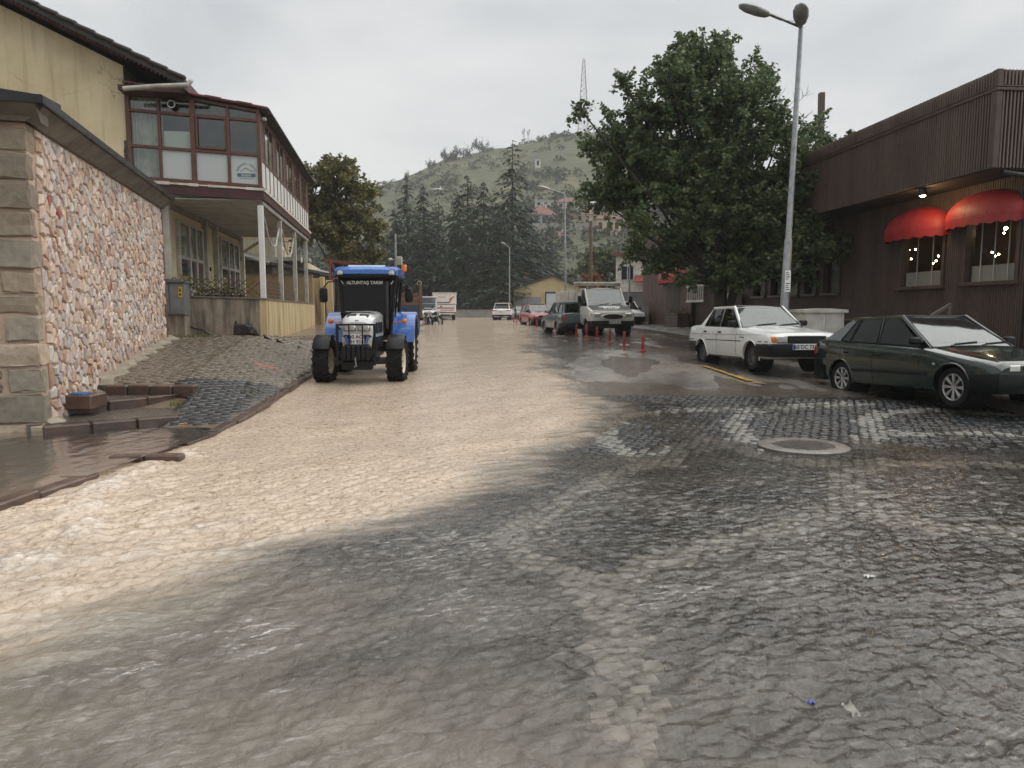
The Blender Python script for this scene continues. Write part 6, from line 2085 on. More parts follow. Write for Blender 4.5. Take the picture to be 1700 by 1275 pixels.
st_s = [(-2.15, .45, .80, .80), (-2.08, .34, .90, .86), (-1.4, .28, 1.0, .90), (-.85, .28, 1.06, .91), (.4, .28, 1.08, .91), (1.6, .28, 1.10, .90), (2.1, .36, 1.08, .86), (2.2, .48, .98, .82)]
cab_s = dict(A=-.90, RF=-.10, RR=1.80, C=2.12, z=1.66, hr=.63, pillars=[(.42, .46, .06), (1.30, 1.26, .06)], cp=(1.88, 1.62), panes=[(-.68, .38, .0, .42), (.46, 1.26, .50, 1.22), (1.34, 1.84, 1.30, 1.60)])
suv, f, sx = far_car('sport_utility_car', 'white SUV seen from behind driving up the flooded street', 837, 532, 0, R(174), st_s, cab_s, dict(axles=[(-1.32, .34), (1.32, .34)], track=1.56, w=.22, n=10, rr=.68), m_wpaint, bumper=(.32, .55, .10, .5), seams=[-.7, .42, 1.3], mirror=m_wpaint)
for s in (1, -1):
    mb = MB(); mb.box((s * .62, 2.16, .93), (.42, .10, .10), .02); mb.build('tail_lamp', m_redlens, suv)
plate(suv, ['60 AB 290'], (0, 2.225, .82), (0, 0, math.pi))
mb = MB(); mb.bb(-.7, .7, 2.22, 2.30, .36, .42); mb.build('lower_trim', m_chrome, suv)
mb = MB(); mb.prism([(-.6, 1.82, 1.60), (.6, 1.82, 1.60), (.6, 2.05, 1.58), (-.6, 2.05, 1.58)], (0, 0, .035)); mb.build('roof_spoiler', m_wpaint, suv)
sil, f, sx = far_car('hatchback_car', 'silver-green hatchback mostly hidden between the SUV and the red car', 866, 531.5, 0, R(10), st_h, cab_h, dict(axles=[(-1.14, .27), (1.10, .27)], track=1.33, w=.16, n=10, rr=.62), paint('silver_green_paint', (.22, .25, .24), (.17, .19, .185), metal=.4), seams=[-.6, .42], bumper=(.26, .48, .08, .35))
wcar, f, sx = far_car('hatchback_car', 'white car peeking out beside the flatbed truck by the annex', 1066, 541, 0, R(8), st_h, cab_h, dict(axles=[(-1.14, .27), (1.10, .27)], track=1.33, w=.16, n=10, rr=.62), m_wpaint, seams=[-.6, .42], bumper=(.26, .48, .08, .35))
wcar.location = (W(1036, 520, 44).x, 44.0, PR(7, 44))

# ---- flatbed truck
st_t = [(-1.12, .50, .92, .90), (-1.05, .42, 1.02, .95), (-.80, .40, 1.09, .965), (-.30, .40, 1.22, .97), (.3, .40, 1.22, .97), (.95, .42, 1.22, .965)]
cab_t = dict(A=-.34, RF=.30, RR=.90, C=.945, z=1.99, hr=.80, pillars=[(.60, .62, .05)], cp=(.72, .74), panes=[(-.14, .56, .36, .58)], pw=.08)
PT = WG(1003, 556); PT.y = 31.0; PT = W(1003, 556, 31.0); PT.z = Gf(PT.x, 31)
m_tpaint = paint('truck_white_paint', (.66, .65, .60), (.55, .53, .47), .5)
trk, f, sx, s2 = car('flatbed_truck', 'white flatbed truck with black bonnet and slatted cargo sides', PT, R(11), st_t, cab_t, dict(axles=[(-.42, .33)], track=1.66, w=.20, n=10, style='slot', rr=.58), m_tpaint,
    opts=dict(cat='truck', seams=[-.42, .62], handles=[(.48, .98)], bumper=(.36, .60, .10, .40), crown=.03))
m_bonnet = pm('black_bonnet', (.030, .032, .036), (.016, .017, .019), 3, .45, .65, spec=.25)
vs = []
for y in np.linspace(-1.085, -.36, 10):
    s_ = [p for p in s2(y)[:5]]
    row_ = [(-x * .99, y, z + .016) for x, z in s_[:4][::-1]] + [(x * .99, y, z + .016) for x, z in s_[1:4]]
    vs.append(row_)
np_mesh('bonnet', np.array(vs).reshape(-1, 3), grid_faces(10, 7), m_bonnet, trk, smooth=True)
# bonnet lettering on the slope
for (tx, sz, yy_) in (('TOKATSPOR', .17, -.66), ('EYVALLAH', .13, -.86)):
    zz_ = f(yy_, 2) + .058
    for i, chx in enumerate(tx):
        xx_ = (i - (len(tx) - 1) / 2) * sz * .62
        bow = -.05 * (abs(xx_) / .5) ** 2
        text(chx, sz, m_whiteprint, trk, (xx_, yy_ + bow, zz_ + bow * .3 - .012 * (abs(xx_) / .4) ** 2), (R(24), 0, 0), .002, off=.006)
mb = MB(); mb.lathe([(.0001, -1.175), (.40, -1.175), (.43, -1.16), (.43, -1.10)], (0, 0, .76), 'Y', 28)
me = mb.mesh('grille_opening')
for v in me.vertices: v.co.z = .76 + (v.co.z - .76) * .22
link_mesh('grille_opening', me, m_print, trk)
mb = MB(); mb.lathe([(.43, -1.17), (.47, -1.18), (.50, -1.15), (.50, -1.08)], (0, 0, .76), 'Y', 28)
me = mb.mesh('grille_surround')
for v in me.vertices: v.co.z = .76 + (v.co.z - .76) * .27
link_mesh('grille_surround', me, m_tpaint, trk)
for s in (1, -1):
    mb = MB(); mb.box((s * .66, -1.10, .84), (.28, .10, .15), .03); mb.build('headlight', m_lampglass, trk)
    mb = MB(); mb.box((s * .875, -1.04, .84), (.12, .12, .16), .03); mb.build('indicator', m_amber if s < 0 else m_redlens, trk)
    mb = MB(); mb.box((s * 1.13, -.10, 1.50), (.16, .07, .28), .03); mb.bar((s * .95, -.12, 1.35), (s * 1.1, -.1, 1.42), .03, .03); mb.build('wing_mirror', m_blackplastic, trk)
plate(trk, ['60 HL 024'], (0.05, -1.235, .54), (0, 0, 0), .52, .115, .10)
bed = empty('cargo_bed', parent=trk)
mb = MB(); mb.bb(-1.02, 1.02, 1.02, 4.3, .78, .88, .01); mb.bb(-.4, .4, .9, 4.2, .50, .78); mb.build('floor', m_darksteel, bed)
for k in range(11):
    for s in (1, -1):
        mb = MB(); mb.bb(s * 1.0 - .02, s * 1.0 + .02, 1.04, 4.28, .89 + k * .093, .89 + k * .093 + .083, .012); mb.build('side_slat', m_whitedirty, bed)
    mb = MB(); mb.bb(-.98, .98, 4.26, 4.30, .89 + k * .093, .89 + k * .093 + .083, .012); mb.build('tail_slat', m_whitedirty, bed)
for y in (1.06, 2.1, 3.2, 4.25):
    for s in (1, -1):
        mb = MB(); mb.bb(s * 1.035 - .02, s * 1.035 + .02, y - .03, y + .03, .84, 1.96 if y > 1.1 else 2.22, .005); mb.build('stake', m_whitedirty, bed)
mb = MB(); mb.bb(-1.05, 1.05, 1.02, 1.10, 2.10, 2.22, .01); mb.bb(-1.06, 1.06, .78, 1.15, 2.20, 2.26, .01); mb.bb(-1.0, 1.0, 1.03, 1.07, .88, 1.35)
for x in (-.9, -.45, 0, .45, .9): mb.bb(x - .02, x + .02, 1.03, 1.07, 1.35, 2.1)
mb.build('headboard', m_whitedirty, bed)
for s in (1, -1): wheel(trk, (s * .80, 3.1, .33), .33, .26, s, 8, None, .58, 'slot')
mb = MB(); mb.bb(-.55, -.95, 1.5, 2.3, .40, .72, .02); mb.build('fuel_tank', m_darksteel, trk)
mb = MB(); mb.bb(-.7, .7, -.45, -.38, .28, .36); mb.build('axle', m_darksteel, trk)
mb = MB(); mb.tube([(-.7, 3.1, .33), (.7, 3.1, .33)], .07, 8); mb.build('axle', m_darksteel, trk)

# ================================================================ TRACTOR
TP = W(601, 632, 14.75); TP.z = Gf(TP.x, TP.y) + .02
tr_ = thing('tractor', 'blue and white farm tractor with dark cab glass parked in the muddy flow', 'tractor', TP, R(3))
m_blue = paint('tractor_blue', (.035, .155, .52), (.028, .125, .43), .7, .3)
m_tsilver = paint('tractor_white', (.62, .63, .64), (.54, .55, .56), .7, .3)
m_cream = pm('cream_wheel', (.66, .62, .48), (.55, .50, .36), 4, .35, .5)
def ag_tyre(loc, r, w, side, nl, rr=.56):
    wh = empty('wheel', loc, 0, tr_)
    mb = MB(); h = w / 2
    mb.lathe([(r * rr, -h * .75), (r * .80, -h), (r * .92, -h * .95), (r * .93, h * .95), (r * .80, h), (r * rr, h * .75)], axis='X', n=40)
    mb.build('tyre', m_black, wh, 40)
    mb = MB()
    for k in range(nl):
        for s in (-1, 1):
            a0 = 2 * math.pi * (k + (.25 if s > 0 else -.25)) / nl
            pts = [(0.02 * s, a0), (h * .55 * s, a0 - .13), (h * 1.0 * s, a0 - .22)]
            for (xa, aa), (xb, ab) in zip(pts[:-1], pts[1:]):
                p = Vector((xa, r * .95 * cos(aa), r * .95 * sin(aa))); q = Vector((xb, r * .95 * cos(ab), r * .95 * sin(ab)))
                up = Vector((0, cos((aa + ab) / 2), sin((aa + ab) / 2)))
                mb.bar(p, q, r * .075, r * .10, .008, up=up)
            ab = a0 - .22
            p = Vector((h * s, r * .95 * cos(ab), r * .95 * sin(ab))); q = Vector((h * 1.0 * s, r * .80 * cos(ab - .05), r * .80 * sin(ab - .05)))
            mb.bar(p, q, r * .07, r * .06, .005, up=(s, 0, 0))
    kind(mb.build('tread_lugs', m_black, wh), 'stuff')
    mb = MB(); rm = r * rr; s = side
    mb.lathe([(rm * 1.02, -s * h * .7), (rm * .92, -s * h * .5), (rm * .92, s * h * .45), (rm * 1.02, s * h * .78), (rm * .98, s * h * .82), (rm * .88, s * h * .62), (rm * .84, s * h * .1), (rm * .55, s * h * .0), (rm * .45, s * h * .12), (.0001, s * h * .12)], axis='X', n=32)
    mb.build('rim', m_cream, wh, 40)
    mb = MB(); mb.lathe([(rm * .40, s * h * .12), (rm * .38, s * h * .40), (rm * .22, s * h * .55), (.0001, s * h * .55)], axis='X', n=20)
    for k in range(8):
        a = k * math.pi / 4
        mb.lathe([(.014, s * h * .10), (.014, s * h * .24), (.0001, s * h * .24)], (0, rm * .5 * cos(a), rm * .5 * sin(a)), 'X', 6)
    mb.build('hub', m_blackplastic, wh, 40)
    return wh
for s in (1, -1):
    w_ = ag_tyre((s * .73, 0, .47), .47, .31, s, 19); w_.rotation_euler.z = R(-4)
    ag_tyre((s * .74, 1.95, .66), .66, .40, s, 21)
mb = MB(); mb.bb(-.56, .56, -.09, .09, .40, .54, .03); mb.bb(-.17, .17, -.15, 2.4, .45, .95, .04); mb.bb(-.55, .55, 1.82, 2.08, .55, .78, .03)
mb.build('axle_housing', m_darksteel, tr_)
mb = MB(); mb.box((0, -.42, .72), (.52, .34, .22), .03); mb.bb(-.42, .42, -.58, -.30, .50, .60, .02); mb.bb(-.30, .30, -.62, -.42, .33, .50, .02); mb.build('front_support', m_blackplastic, tr_)
for k in range(6):
    mb = MB(); mb.bb(-.27 + k * .092, -.19 + k * .092, -.72, -.40, .52, .80, .015); mb.build('front_weight', m_blackplastic, tr_)
mb = MB(); mb.tube([(0, -.74, .58), (.0, -.80, .56), (.02, -.80, .42), (-.02, -.78, .40)], .012, 6); mb.build('tow_pin', m_steel, tr_)
# bonnet: lofted nose
def ring(y, w, z0, z1, b):
    return [(-w, y, z0), (-w, y, z1 - b), (-w + b * .8, y, z1 - b * .25), (-w * .5, y, z1 + .0), (0, y, z1 + .01), (w * .5, y, z1), (w - b * .8, y, z1 - b * .25), (w, y, z1 - b), (w, y, z0)]
mb = MB(); mb.loft([ring(-.52, .24, 1.02, 1.26, .06), ring(-.46, .29, .98, 1.34, .08), ring(-.30, .315, .96, 1.41, .09), ring(.1, .325, .96, 1.455, .09), ring(.95, .335, .96, 1.475, .09)])
mb.build('bonnet', m_tsilver, tr_, 35)
mb = MB(); mb.loft([ring(-.50, .25, .72, 1.03, .02), ring(-.42, .30, .72, 1.0, .02), ring(.92, .33, .72, 1.0, .02)]); mb.build('engine_side', m_blackplastic, tr_, 35)
for s in (1, -1):
    mb = MB(); mb.bb(s * .325, s * .340, -.15, .75, 1.03, 1.25, .004); mb.build('side_grille', m_blackplastic, tr_)
    mb = MB(); mb.prism([(s * .03, -.475, 1.315), (s * .20, -.47, 1.305), (s * .22, -.29, 1.412), (s * .035, -.30, 1.425)], (0, -.004, .006)); mb.build('intake', m_blackplastic, tr_)
    hl = empty('headlight', (s * .135, -.525, 1.15), 0, tr_)
    mb = MB(); mb.box((0, 0, 0), (.23, .06, .115), .02); mb.build('lens', m_lampglass, hl, 40)
    mb = MB(); mb.box((0, .012, 0), (.25, .05, .135), .02); mb.build('bezel', m_blackplastic, hl)
    mb = MB(); mb.prism([(s * .17, -.545, .74), (s * .27, -.52, .74), (s * .30, -.50, .98), (s * .24, -.53, .96)], (0, .06, 0)); mb.build('lower_lamp', m_lampglass, tr_)
    mb = MB(); mb.prism([(s * .12, -.55, .76), (s * .16, -.548, .74), (s * .235, -.53, .98), (s * .20, -.53, 1.0)], (0, .05, 0)); mb.build('blue_flash', m_blue, tr_)
mb = MB(); mb.prism([(-.30, -.10, 1.462), (.30, -.10, 1.462), (.30, .2, 1.47), (-.30, .2, 1.47)], (0, 0, .003)); mb.build('bonnet_decal', m_tsilver, tr_)
mb = MB(); mb.box((0, -.50, 1.285), (.07, .02, .03), .005); mb.build('badge', m_blackplastic, tr_)
pl_ = plate(tr_, ['60 ACB', 'H 918'], (0, -.60, .93), (0, 0, 0), .30, .20, .10)
# brush guard
mb = MB()
for s in (1, -1):
    mb.bar((s * .36, -.68, .42), (s * .36, -.64, 1.20), .05, .05, .01); mb.bar((s * .13, -.68, .70), (s * .13, -.66, 1.22), .022, .03); mb.bar((s * .36, -.66, .60), (s * .30, -.35, .60), .05, .05); mb.bar((s * .36, -.64, 1.18), (s * .33, -.46, 1.12), .03, .03)
mb.bar((-.385, -.655, 1.215), (.385, -.655, 1.215), .04, .04, .01); mb.bar((-.36, -.675, .68), (.36, -.675, .68), .03, .04)
mb.build('brush_guard', m_blackplastic, tr_)
# front mudguards
for s in (1, -1):
    mb = MB(); secs = []
    for k in range(9):
        a = R(60 + 90 * k / 8)
        r0 = .535
        secs.append([(s * .73 - .15, r0 * cos(a), .47 + r0 * sin(a)), (s * .73 + .15, r0 * cos(a), .47 + r0 * sin(a)), (s * .73 + .17, (r0 - .014) * cos(a), .47 + (r0 - .014) * sin(a)), (s * .73 - .17, (r0 - .014) * cos(a), .47 + (r0 - .014) * sin(a))])
    mb.loft(secs); mb.bar((s * .5, 0, .8), (s * .62, 0, .99), .05, .03); mb.build('front_mudguard', m_blackplastic, tr_, 40)
    mb = MB(); secs = []
    for k in range(11):
        a = R(10 + 150 * k / 10); r0 = .80
        xi, xo = s * .50, s * .98
        secs.append([(xi, 1.95 - r0 * cos(a), .66 + r0 * sin(a)), (xo, 1.95 - r0 * cos(a), .66 + r0 * sin(a)), (xo, 1.95 - (r0 - .09) * cos(a), .66 + (r0 - .09) * sin(a)), (xo - s * .03, 1.95 - (r0 - .09) * cos(a), .66 + (r0 - .09) * sin(a)), (xo - s * .04, 1.95 - (r0 - .03) * cos(a), .66 + (r0 - .03) * sin(a)), (xi, 1.95 - (r0 - .03) * cos(a), .66 + (r0 - .03) * sin(a))])
    mb.loft(secs); mb.build('rear_fender', m_blue, tr_, 40)
    mb = MB(); mb.bar((s * .44, 1.05, .52), (s * .72, 1.1, .50), .22, .03); mb.bar((s * .46, 1.0, .36), (s * .70, 1.05, .34), .18, .025); mb.build('step', m_blackplastic, tr_)
# cab
y0, y1 = .98, 2.35
def cpt(s, y, z):
    t = (z - .95) / 1.3
    return Vector((s * (.47 + .13 * min(1, t * 1.4)), y, z))
cab_ = MB()
F0 = [cpt(-1, y0 + .02, .95), cpt(1, y0 + .02, .95)]
for s in (1, -1):
    cab_.bar(cpt(s, y0 + .05, .92), cpt(s, y0 - .05, 1.45), .05, .07, .01); cab_.bar(cpt(s, y0 - .05, 1.45), cpt(s, y0 + .08, 2.22), .05, .07, .01)
    cab_.bar(cpt(s, 1.62, 1.0), cpt(s, 1.66, 2.22), .045, .05, .01); cab_.bar(cpt(s, y1, 1.2), cpt(s, y1 - .05, 2.22), .06, .06, .01)
    cab_.bar(cpt(s, y0, .95), cpt(s, y1, 1.2), .05, .06, .01)
cab_.bb(-.60, .60, y0 - .02, y1, 2.18, 2.24, .01)
cab_.build('cab_frame', m_blackplastic, tr_)
mb = MB(); mb.prism([cpt(-1, y0 - .03, 1.42), cpt(1, y0 - .03, 1.42), cpt(1, y0 + .08, 2.20), cpt(-1, y0 + .08, 2.20)], (0, .006, 0)); ws = mb.build('windscreen', m_tintglass, tr_)
mb = MB(); mb.prism([cpt(-1, y0 + .03, .96), cpt(1, y0 + .03, .96), cpt(1, y0 - .03, 1.42), cpt(-1, y0 - .03, 1.42)], (0, .006, 0)); mb.build('lower_glass', m_tintglass, tr_)
for s in (1, -1):
    for (a, b) in ((y0 + .04, 1.62), (1.68, y1 - .03)):
        mb = MB(); mb.prism([cpt(s, a, 1.05), cpt(s, b, 1.15), cpt(s, b, 2.20), cpt(s, a + .02, 2.20)], (-s * .006, 0, 0)); mb.build('door_glass', m_tintglass, tr_)
mb = MB(); mb.prism([cpt(-1, y1, 1.2), cpt(1, y1, 1.2), cpt(1, y1 - .05, 2.2), cpt(-1, y1 - .05, 2.2)], (0, -.006, 0)); mb.build('rear_glass', m_tintglass, tr_)
mb = MB(); mb.bb(-.5, .5, y0 + .1, y1 - .05, .85, 1.0); mb.box((0, 1.85, 1.25), (.5, .45, .16), .05); mb.box((0, 2.1, 1.6), (.46, .12, .6), .05); mb.box((0, 1.15, 1.25), (.5, .22, .4), .05); mb.build('seat_and_console', m_interior, tr_)
mb = MB()
for k in range(16):
    a, b = 2 * math.pi * k / 16, 2 * math.pi * (k + 1) / 16
    mb.bar((.19 * cos(a), 1.40 + .1 * sin(a), 1.62 + .15 * sin(a)), (.19 * cos(b), 1.40 + .1 * sin(b), 1.62 + .15 * sin(b)), .025, .025)
mb.build('steering_wheel', m_interior, tr_)
# roof
def rr2(y, w, z0, z1, b): return [(-w, y, z0), (-w, y, z1 - b), (-w + b * 1.5, y, z1), (0, y, z1 + .015), (w - b * 1.5, y, z1), (w, y, z1 - b), (w, y, z0)]
mb = MB(); mb.loft([rr2(.80, .60, 2.27, 2.35, .03), rr2(.86, .67, 2.23, 2.41, .05), rr2(1.2, .705, 2.23, 2.44, .06), rr2(2.1, .705, 2.23, 2.45, .06), rr2(2.42, .68, 2.24, 2.40, .05)]); mb.build('roof', m_blue, tr_, 35)
mb = MB(); mb.loft([rr2(.78, .58, 2.215, 2.25, .01), rr2(.9, .66, 2.20, 2.24, .01), rr2(2.35, .66, 2.20, 2.24, .01)]); mb.build('visor', m_blackplastic, tr_)
mb = MB(); mb.prism([(-.36, .835, 2.345), (.36, .835, 2.345), (.40, 1.02, 2.455), (-.40, 1.02, 2.455)], (0, -.004, .008)); mb.build('roof_hatch', pm('pale_blue_hatch', (.30, .42, .55), (.24, .36, .50), 3, .3), tr_)
for s in (1, -1):
    hl = empty('work_lamp', (s * .545, .82, 2.285), 0, tr_)
    mb = MB(); mb.lathe([(.0001, -.03), (.06, -.025), (.075, 0), (.07, .03)], axis='Y', n=18); mb.build('lens', m_lampglass, hl, 40)
    mb = MB(); mb.lathe([(.075, 0), (.088, -.01), (.09, .04)], axis='Y', n=18); mb.build('rim', m_blackplastic, hl)
    mr = empty('mirror', (s * .90 + (-.02 if s < 0 else 0), .92, 1.82), 0, tr_)
    mb = MB(); mb.box((0, 0, 0), (.17, .09, .32), .04); mb.build('shell', m_blackplastic, mr, 40)
    mb = MB(); mb.tube([(0, .02, .16), (-s * .10, .03, .28), (-s * .30, .1, .30)], .015, 6); mb.build('arm', m_blackplastic, mr)
    mb = MB(); mb.bb(-.07, .07, .046, .05, -.14, .14); mb.build('mirror_glass', m_chrome, mr)
    mb = MB(); mb.tube([(s * .50, 1.05, 1.22), (s * .80, .98, 1.25)], .015, 6); mb.tube([(s * .79, 1.02, 1.26), (s * .79, .98, 1.26), (s * .79, .92, 1.26), (s * .79, .90, 1.26)], [.05, .06, .055, .03], 12); mb.build('signal_lamp', m_amber, tr_, 40)
mb = MB(); mb.tube([(.72, 1.0, 2.28), (.80, .98, 2.30), (.80, .98, 2.33)], .012, 6); mb.lathe([(.06, 2.33), (.06, 2.45), (.05, 2.47), (.0001, 2.475)], (.80, .98, 0), n=14); mb.build('beacon', m_amber, tr_, 40)
mb = MB(); mb.tube([(.43, .85, 1.1), (.44, .85, 1.9), (.44, .86, 2.1)], .035, 10); mb.build('exhaust', m_darksteel, tr_, 40)
text('ALTUNTAŞ TARIM', .098, m_whiteprint, tr_, (-.05, y0 + .0, 2.085), (R(82), 0, 0), .001, off=.003, sx=.95)
for s in (1, -1):
    mb = MB(); mb.bar((s * .51, y0 + .03, 2.06), (s * .56, y0 + .03, 2.13), .02, .004, 0, (0, 1, 0)); mb.build('decal_slash', m_whiteprint, tr_)

# ================================================================ LEFT ROW BEHIND THE TRACTOR
# farm trailer
p = W(690, 550, 34); p.z = Gf(p.x, 34)
tl = thing('farm_trailer', 'wooden-sided farm trailer standing behind the blue tractor', 'trailer', (p.x - .75, 34, p.z), R(6))
mb = MB(); mb.bb(-.95, .95, 0, 3.6, .80, .95, .02); mb.bb(-.12, .12, -1.2, 0, .7, .8); mb.build('chassis', m_darksteel, tl)
m_trboard = pm('trailer_board', (.17, .095, .055), (.10, .06, .04), 3, .6, .8, .2, 20, stretch=(.3, .3, 4), rand=.2)
for k in range(5):
    for s in (1, -1):
        mb = MB(); mb.bb(s * .93 - .02, s * .93 + .02, .02, 3.58, .97 + k * .2, .97 + k * .2 + .18, .01); mb.build('side_board', m_trboard, tl)
    mb = MB(); mb.bb(-.90, .90, -.01, .03, .97 + k * .2, .97 + k * .2 + .18, .01); mb.build('end_board', m_trboard if k > 1 else pm('blue_board', (.03, .06, .12), (.02, .04, .08), 3, .5), tl)
for (x, y) in ((.97, 0), (-.97, 0), (.97, 3.5), (-.97, 3.5)):
    mb = MB(); mb.bb(x - .04, x + .04, y - .04, y + .04, .8, 2.45, .01); mb.build('stake', m_wood, tl)
for s in (1, -1): wheel(tl, (s * .80, 1.0, .42), .42, .24, s, 8, None, .55, 'slot')
mb = MB(); mb.box((1.0, -.05, .55), (.10, .06, .16), .01); mb.build('lamp', m_whitedirty, tl)
mb = MB(); mb.lathe([(.09, 0), (.11, .01), (.09, .03)], (.95, -.06, 2.4), 'Y', 14); mb.build('hook_ring', m_offwhite, tl)
# motorcycles
def motorcycle(label, p, rz, tank):
    m = thing('motorcycle', label, 'motorcycle', p, rz, 'motorcycles parked behind the trailer')
    for y in (-.66, .64):
        w_ = empty('wheel', (0, y, .30), 0, m)
        mb = MB(); mb.lathe([(.22, -.04), (.28, -.055), (.30, -.02), (.30, .02), (.28, .055), (.22, .04)], axis='X', n=28); mb.build('tyre', m_black, w_, 40)
        mb = MB(); mb.lathe([(.22, -.03), (.215, 0), (.22, .03)], axis='X', n=28); mb.tube([(-.06, 0, 0), (.06, 0, 0)], .035, 10)
        for k in range(10):
            a = 2 * math.pi * k / 10; mb.bar((0, .03 * cos(a), .03 * sin(a)), (0, .22 * cos(a), .22 * sin(a)), .012, .012)
        mb.build('rim', m_steel, w_)
    mb = MB(); mb.tube([(-.07, -.66, .30), (-.07, -.42, .95)], .022, 8); mb.tube([(.07, -.66, .30), (.07, -.42, .95)], .022, 8); mb.build('fork', m_chrome, m)
    mb = MB(); mb.tube([(-.36, -.28, 1.06), (-.2, -.38, 1.0), (.2, -.38, 1.0), (.36, -.28, 1.06)], .016, 8); mb.build('handlebar', m_chrome, m)
    mb = MB(); mb.loft([[(x * w, y, z0 + zz_ * h) for x, zz_ in ((-1, 0), (-1, .6), (-.5, 1), (.5, 1), (1, .6), (1, 0))] for y, w, z0, h in ((-.42, .07, .72, .14), (-.25, .14, .70, .24), (.02, .12, .70, .18))]); mb.build('tank', tank, m, 40)
    mb = MB(); mb.loft([[(x * w, y, z0 + zz_ * .1) for x, zz_ in ((-1, 0), (-.9, .8), (0, 1), (.9, .8), (1, 0))] for y, w, z0 in ((.0, .09, .72), (.3, .13, .72), (.72, .11, .80))]); mb.build('seat', m_black, m, 40)
    mb = MB(); mb.box((0, -.05, .42), (.26, .36, .34), .06); mb.tube([(0, -.40, .85), (0, -.1, .62), (0, .3, .40), (0, .64, .30)], .03, 8); mb.build('engine', m_darksteel, m)
    mb = MB(); mb.tube([(.14, -.1, .30), (.15, .4, .28), (.16, .85, .36)], [.025, .04, .045], 10); mb.build('exhaust', m_chrome, m, 40)
    mb = MB(); mb.lathe([(.0001, -.06), (.08, -.05), (.09, 0), (.05, .08)], (0, -.52, .88), 'Y', 16); mb.build('headlight', m_lampglass, m, 40)
    for s in (1, -1):
        mb = MB(); mb.tube([(s * .28, -.32, 1.05), (s * .33, -.36, 1.20)], .008, 5); mb.box((s * .34, -.36, 1.24), (.12, .03, .08), .02); mb.build('mirror', m_black, m)
    mb = MB(); mb.tube([(0, -.96, .36), (0, -.85, .60), (0, -.62, .64), (0, -.4, .55)], .035, 8); mb.tube([(0, .35, .66), (0, .7, .66), (0, .95, .48)], .04, 8); mb.build('mudguard', m_black, m)
    mb = MB(); mb.bar((-.05, .1, .3), (-.22, .14, .01), .02, .02); mb.build('side_stand', m_black, m)
    m.rotation_euler.y = R(-7)
    return m
q = WG(724, 540); motorcycle('black motorcycle with a pale lamp parked by the white truck', q, R(35), m_black)
q = WG(713, 541); motorcycle('grey-tanked motorcycle parked against the roofed buggy', q, R(20), pm('grey_tank', (.22, .22, .23), (.16, .16, .17), 4, .25, coat=.6))
# small roofed utility vehicle
q = WG(711, 536); bg_ = thing('utility_buggy', 'small white utility buggy with a flat roof behind the motorcycles', 'buggy', q, R(4))
mb = MB(); mb.bb(-.62, .62, -.6, 1.8, .40, .62, .03); mb.prism([(-.6, -.9, .45), (-.6, -.95, .75), (-.6, -.45, 1.0), (-.6, -.4, .45)], (1.2, 0, 0)); mb.build('body', m_white, bg_)
mb = MB()
for s in (1, -1): mb.bar((s * .62, -.5, .95), (s * .64, -.2, 1.98), .06, .06); mb.bar((s * .62, 1.1, .6), (s * .64, 1.1, 1.98), .06, .06)
mb.bb(-.72, .72, -.35, 1.3, 1.97, 2.06, .02); mb.bar((-.62, -.42, 1.15), (.62, -.42, 1.15), .05, .05); mb.bar((-.63, -.32, 1.5), (.63, -.32, 1.5), .04, .04); mb.build('roof_frame', m_white, bg_)
mb = MB(); mb.prism([(-.6, -.47, 1.0), (.6, -.47, 1.0), (.62, -.22, 1.95), (-.62, -.22, 1.95)], (0, .008, 0)); mb.build('windscreen', m_carglass, bg_)
for (x, y) in ((-.55, -.6), (.55, -.6), (-.55, 1.3), (.55, 1.3)): wheel(bg_, (x, y, .28), .28, .18, 1 if x > 0 else -1, 8, None, .55, 'slot')
mb = MB(); mb.box((-.3, .5, .9), (.4, .4, .5), .05); mb.box((.3, .5, .9), (.4, .4, .5), .05); mb.build('seat', m_interior, bg_)
# white truck with cage body
q = W(738, 531, 66); q.z = Gf(q.x, 66)
wt = thing('box_truck', 'white high-sided truck with red stripes at the end of the street', 'truck', q, R(4))
mb = MB(); mb.bb(-1.0, 1.0, .3, 4.6, .62, .80, .02); mb.bb(-.45, .45, .3, 5.6, .45, .62); mb.build('chassis', m_darksteel, wt)
mb = MB(); mb.bb(-1.02, 1.02, .0, .06, .80, 1.45, .02); mb.bb(-1.02, -.96, .06, 4.6, .8, 1.45); mb.bb(.96, 1.02, .06, 4.6, .8, 1.45); mb.build('lower_side', m_white, wt)
mb = MB(); mb.bb(-1.06, 1.06, .0, .05, 1.52, 2.45, .01); mb.bb(-1.06, -1.0, .05, 4.6, 1.52, 2.45); mb.bb(1.0, 1.06, .05, 4.6, 1.52, 2.45); mb.build('upper_side', m_white, wt)
mb = MB(); mb.bb(-1.1, 1.1, -.03, 4.7, 2.45, 2.56, .02); mb.build('top_rail', m_whitedirty, wt)
m_stripe = pm('faded_red_stripe', (.40, .09, .09), (.30, .07, .07), 3, .5)
mb = MB(); mb.bb(-.9, .9, -.012, -.002, 1.12, 1.22); mb.build('stripe', m_stripe, wt)
mb = MB(); mb.bb(-.9, .9, -.012, -.002, .95, 1.0); mb.build('stripe', m_stripe, wt)
mb = MB(); mb.bb(-.85, .1, -.012, -.002, 2.14, 2.18); mb.build('stripe', m_redlens, wt)
mb = MB(); mb.bb(-1.0, .5, -.012, -.002, 1.62, 1.70); mb.build('dark_band', m_darksteel, wt)
mb = MB(); mb.prism([(.40, -.014, 1.72), (.55, -.014, 1.72), (.72, -.014, 2.02), (.98, -.014, 2.26), (.70, -.014, 2.18), (.48, -.014, 2.02)], (0, .008, 0)); mb.build('orange_emblem', pm('orange_emblem', (.60, .12, .03), (.45, .06, .03), 6, .5), wt)
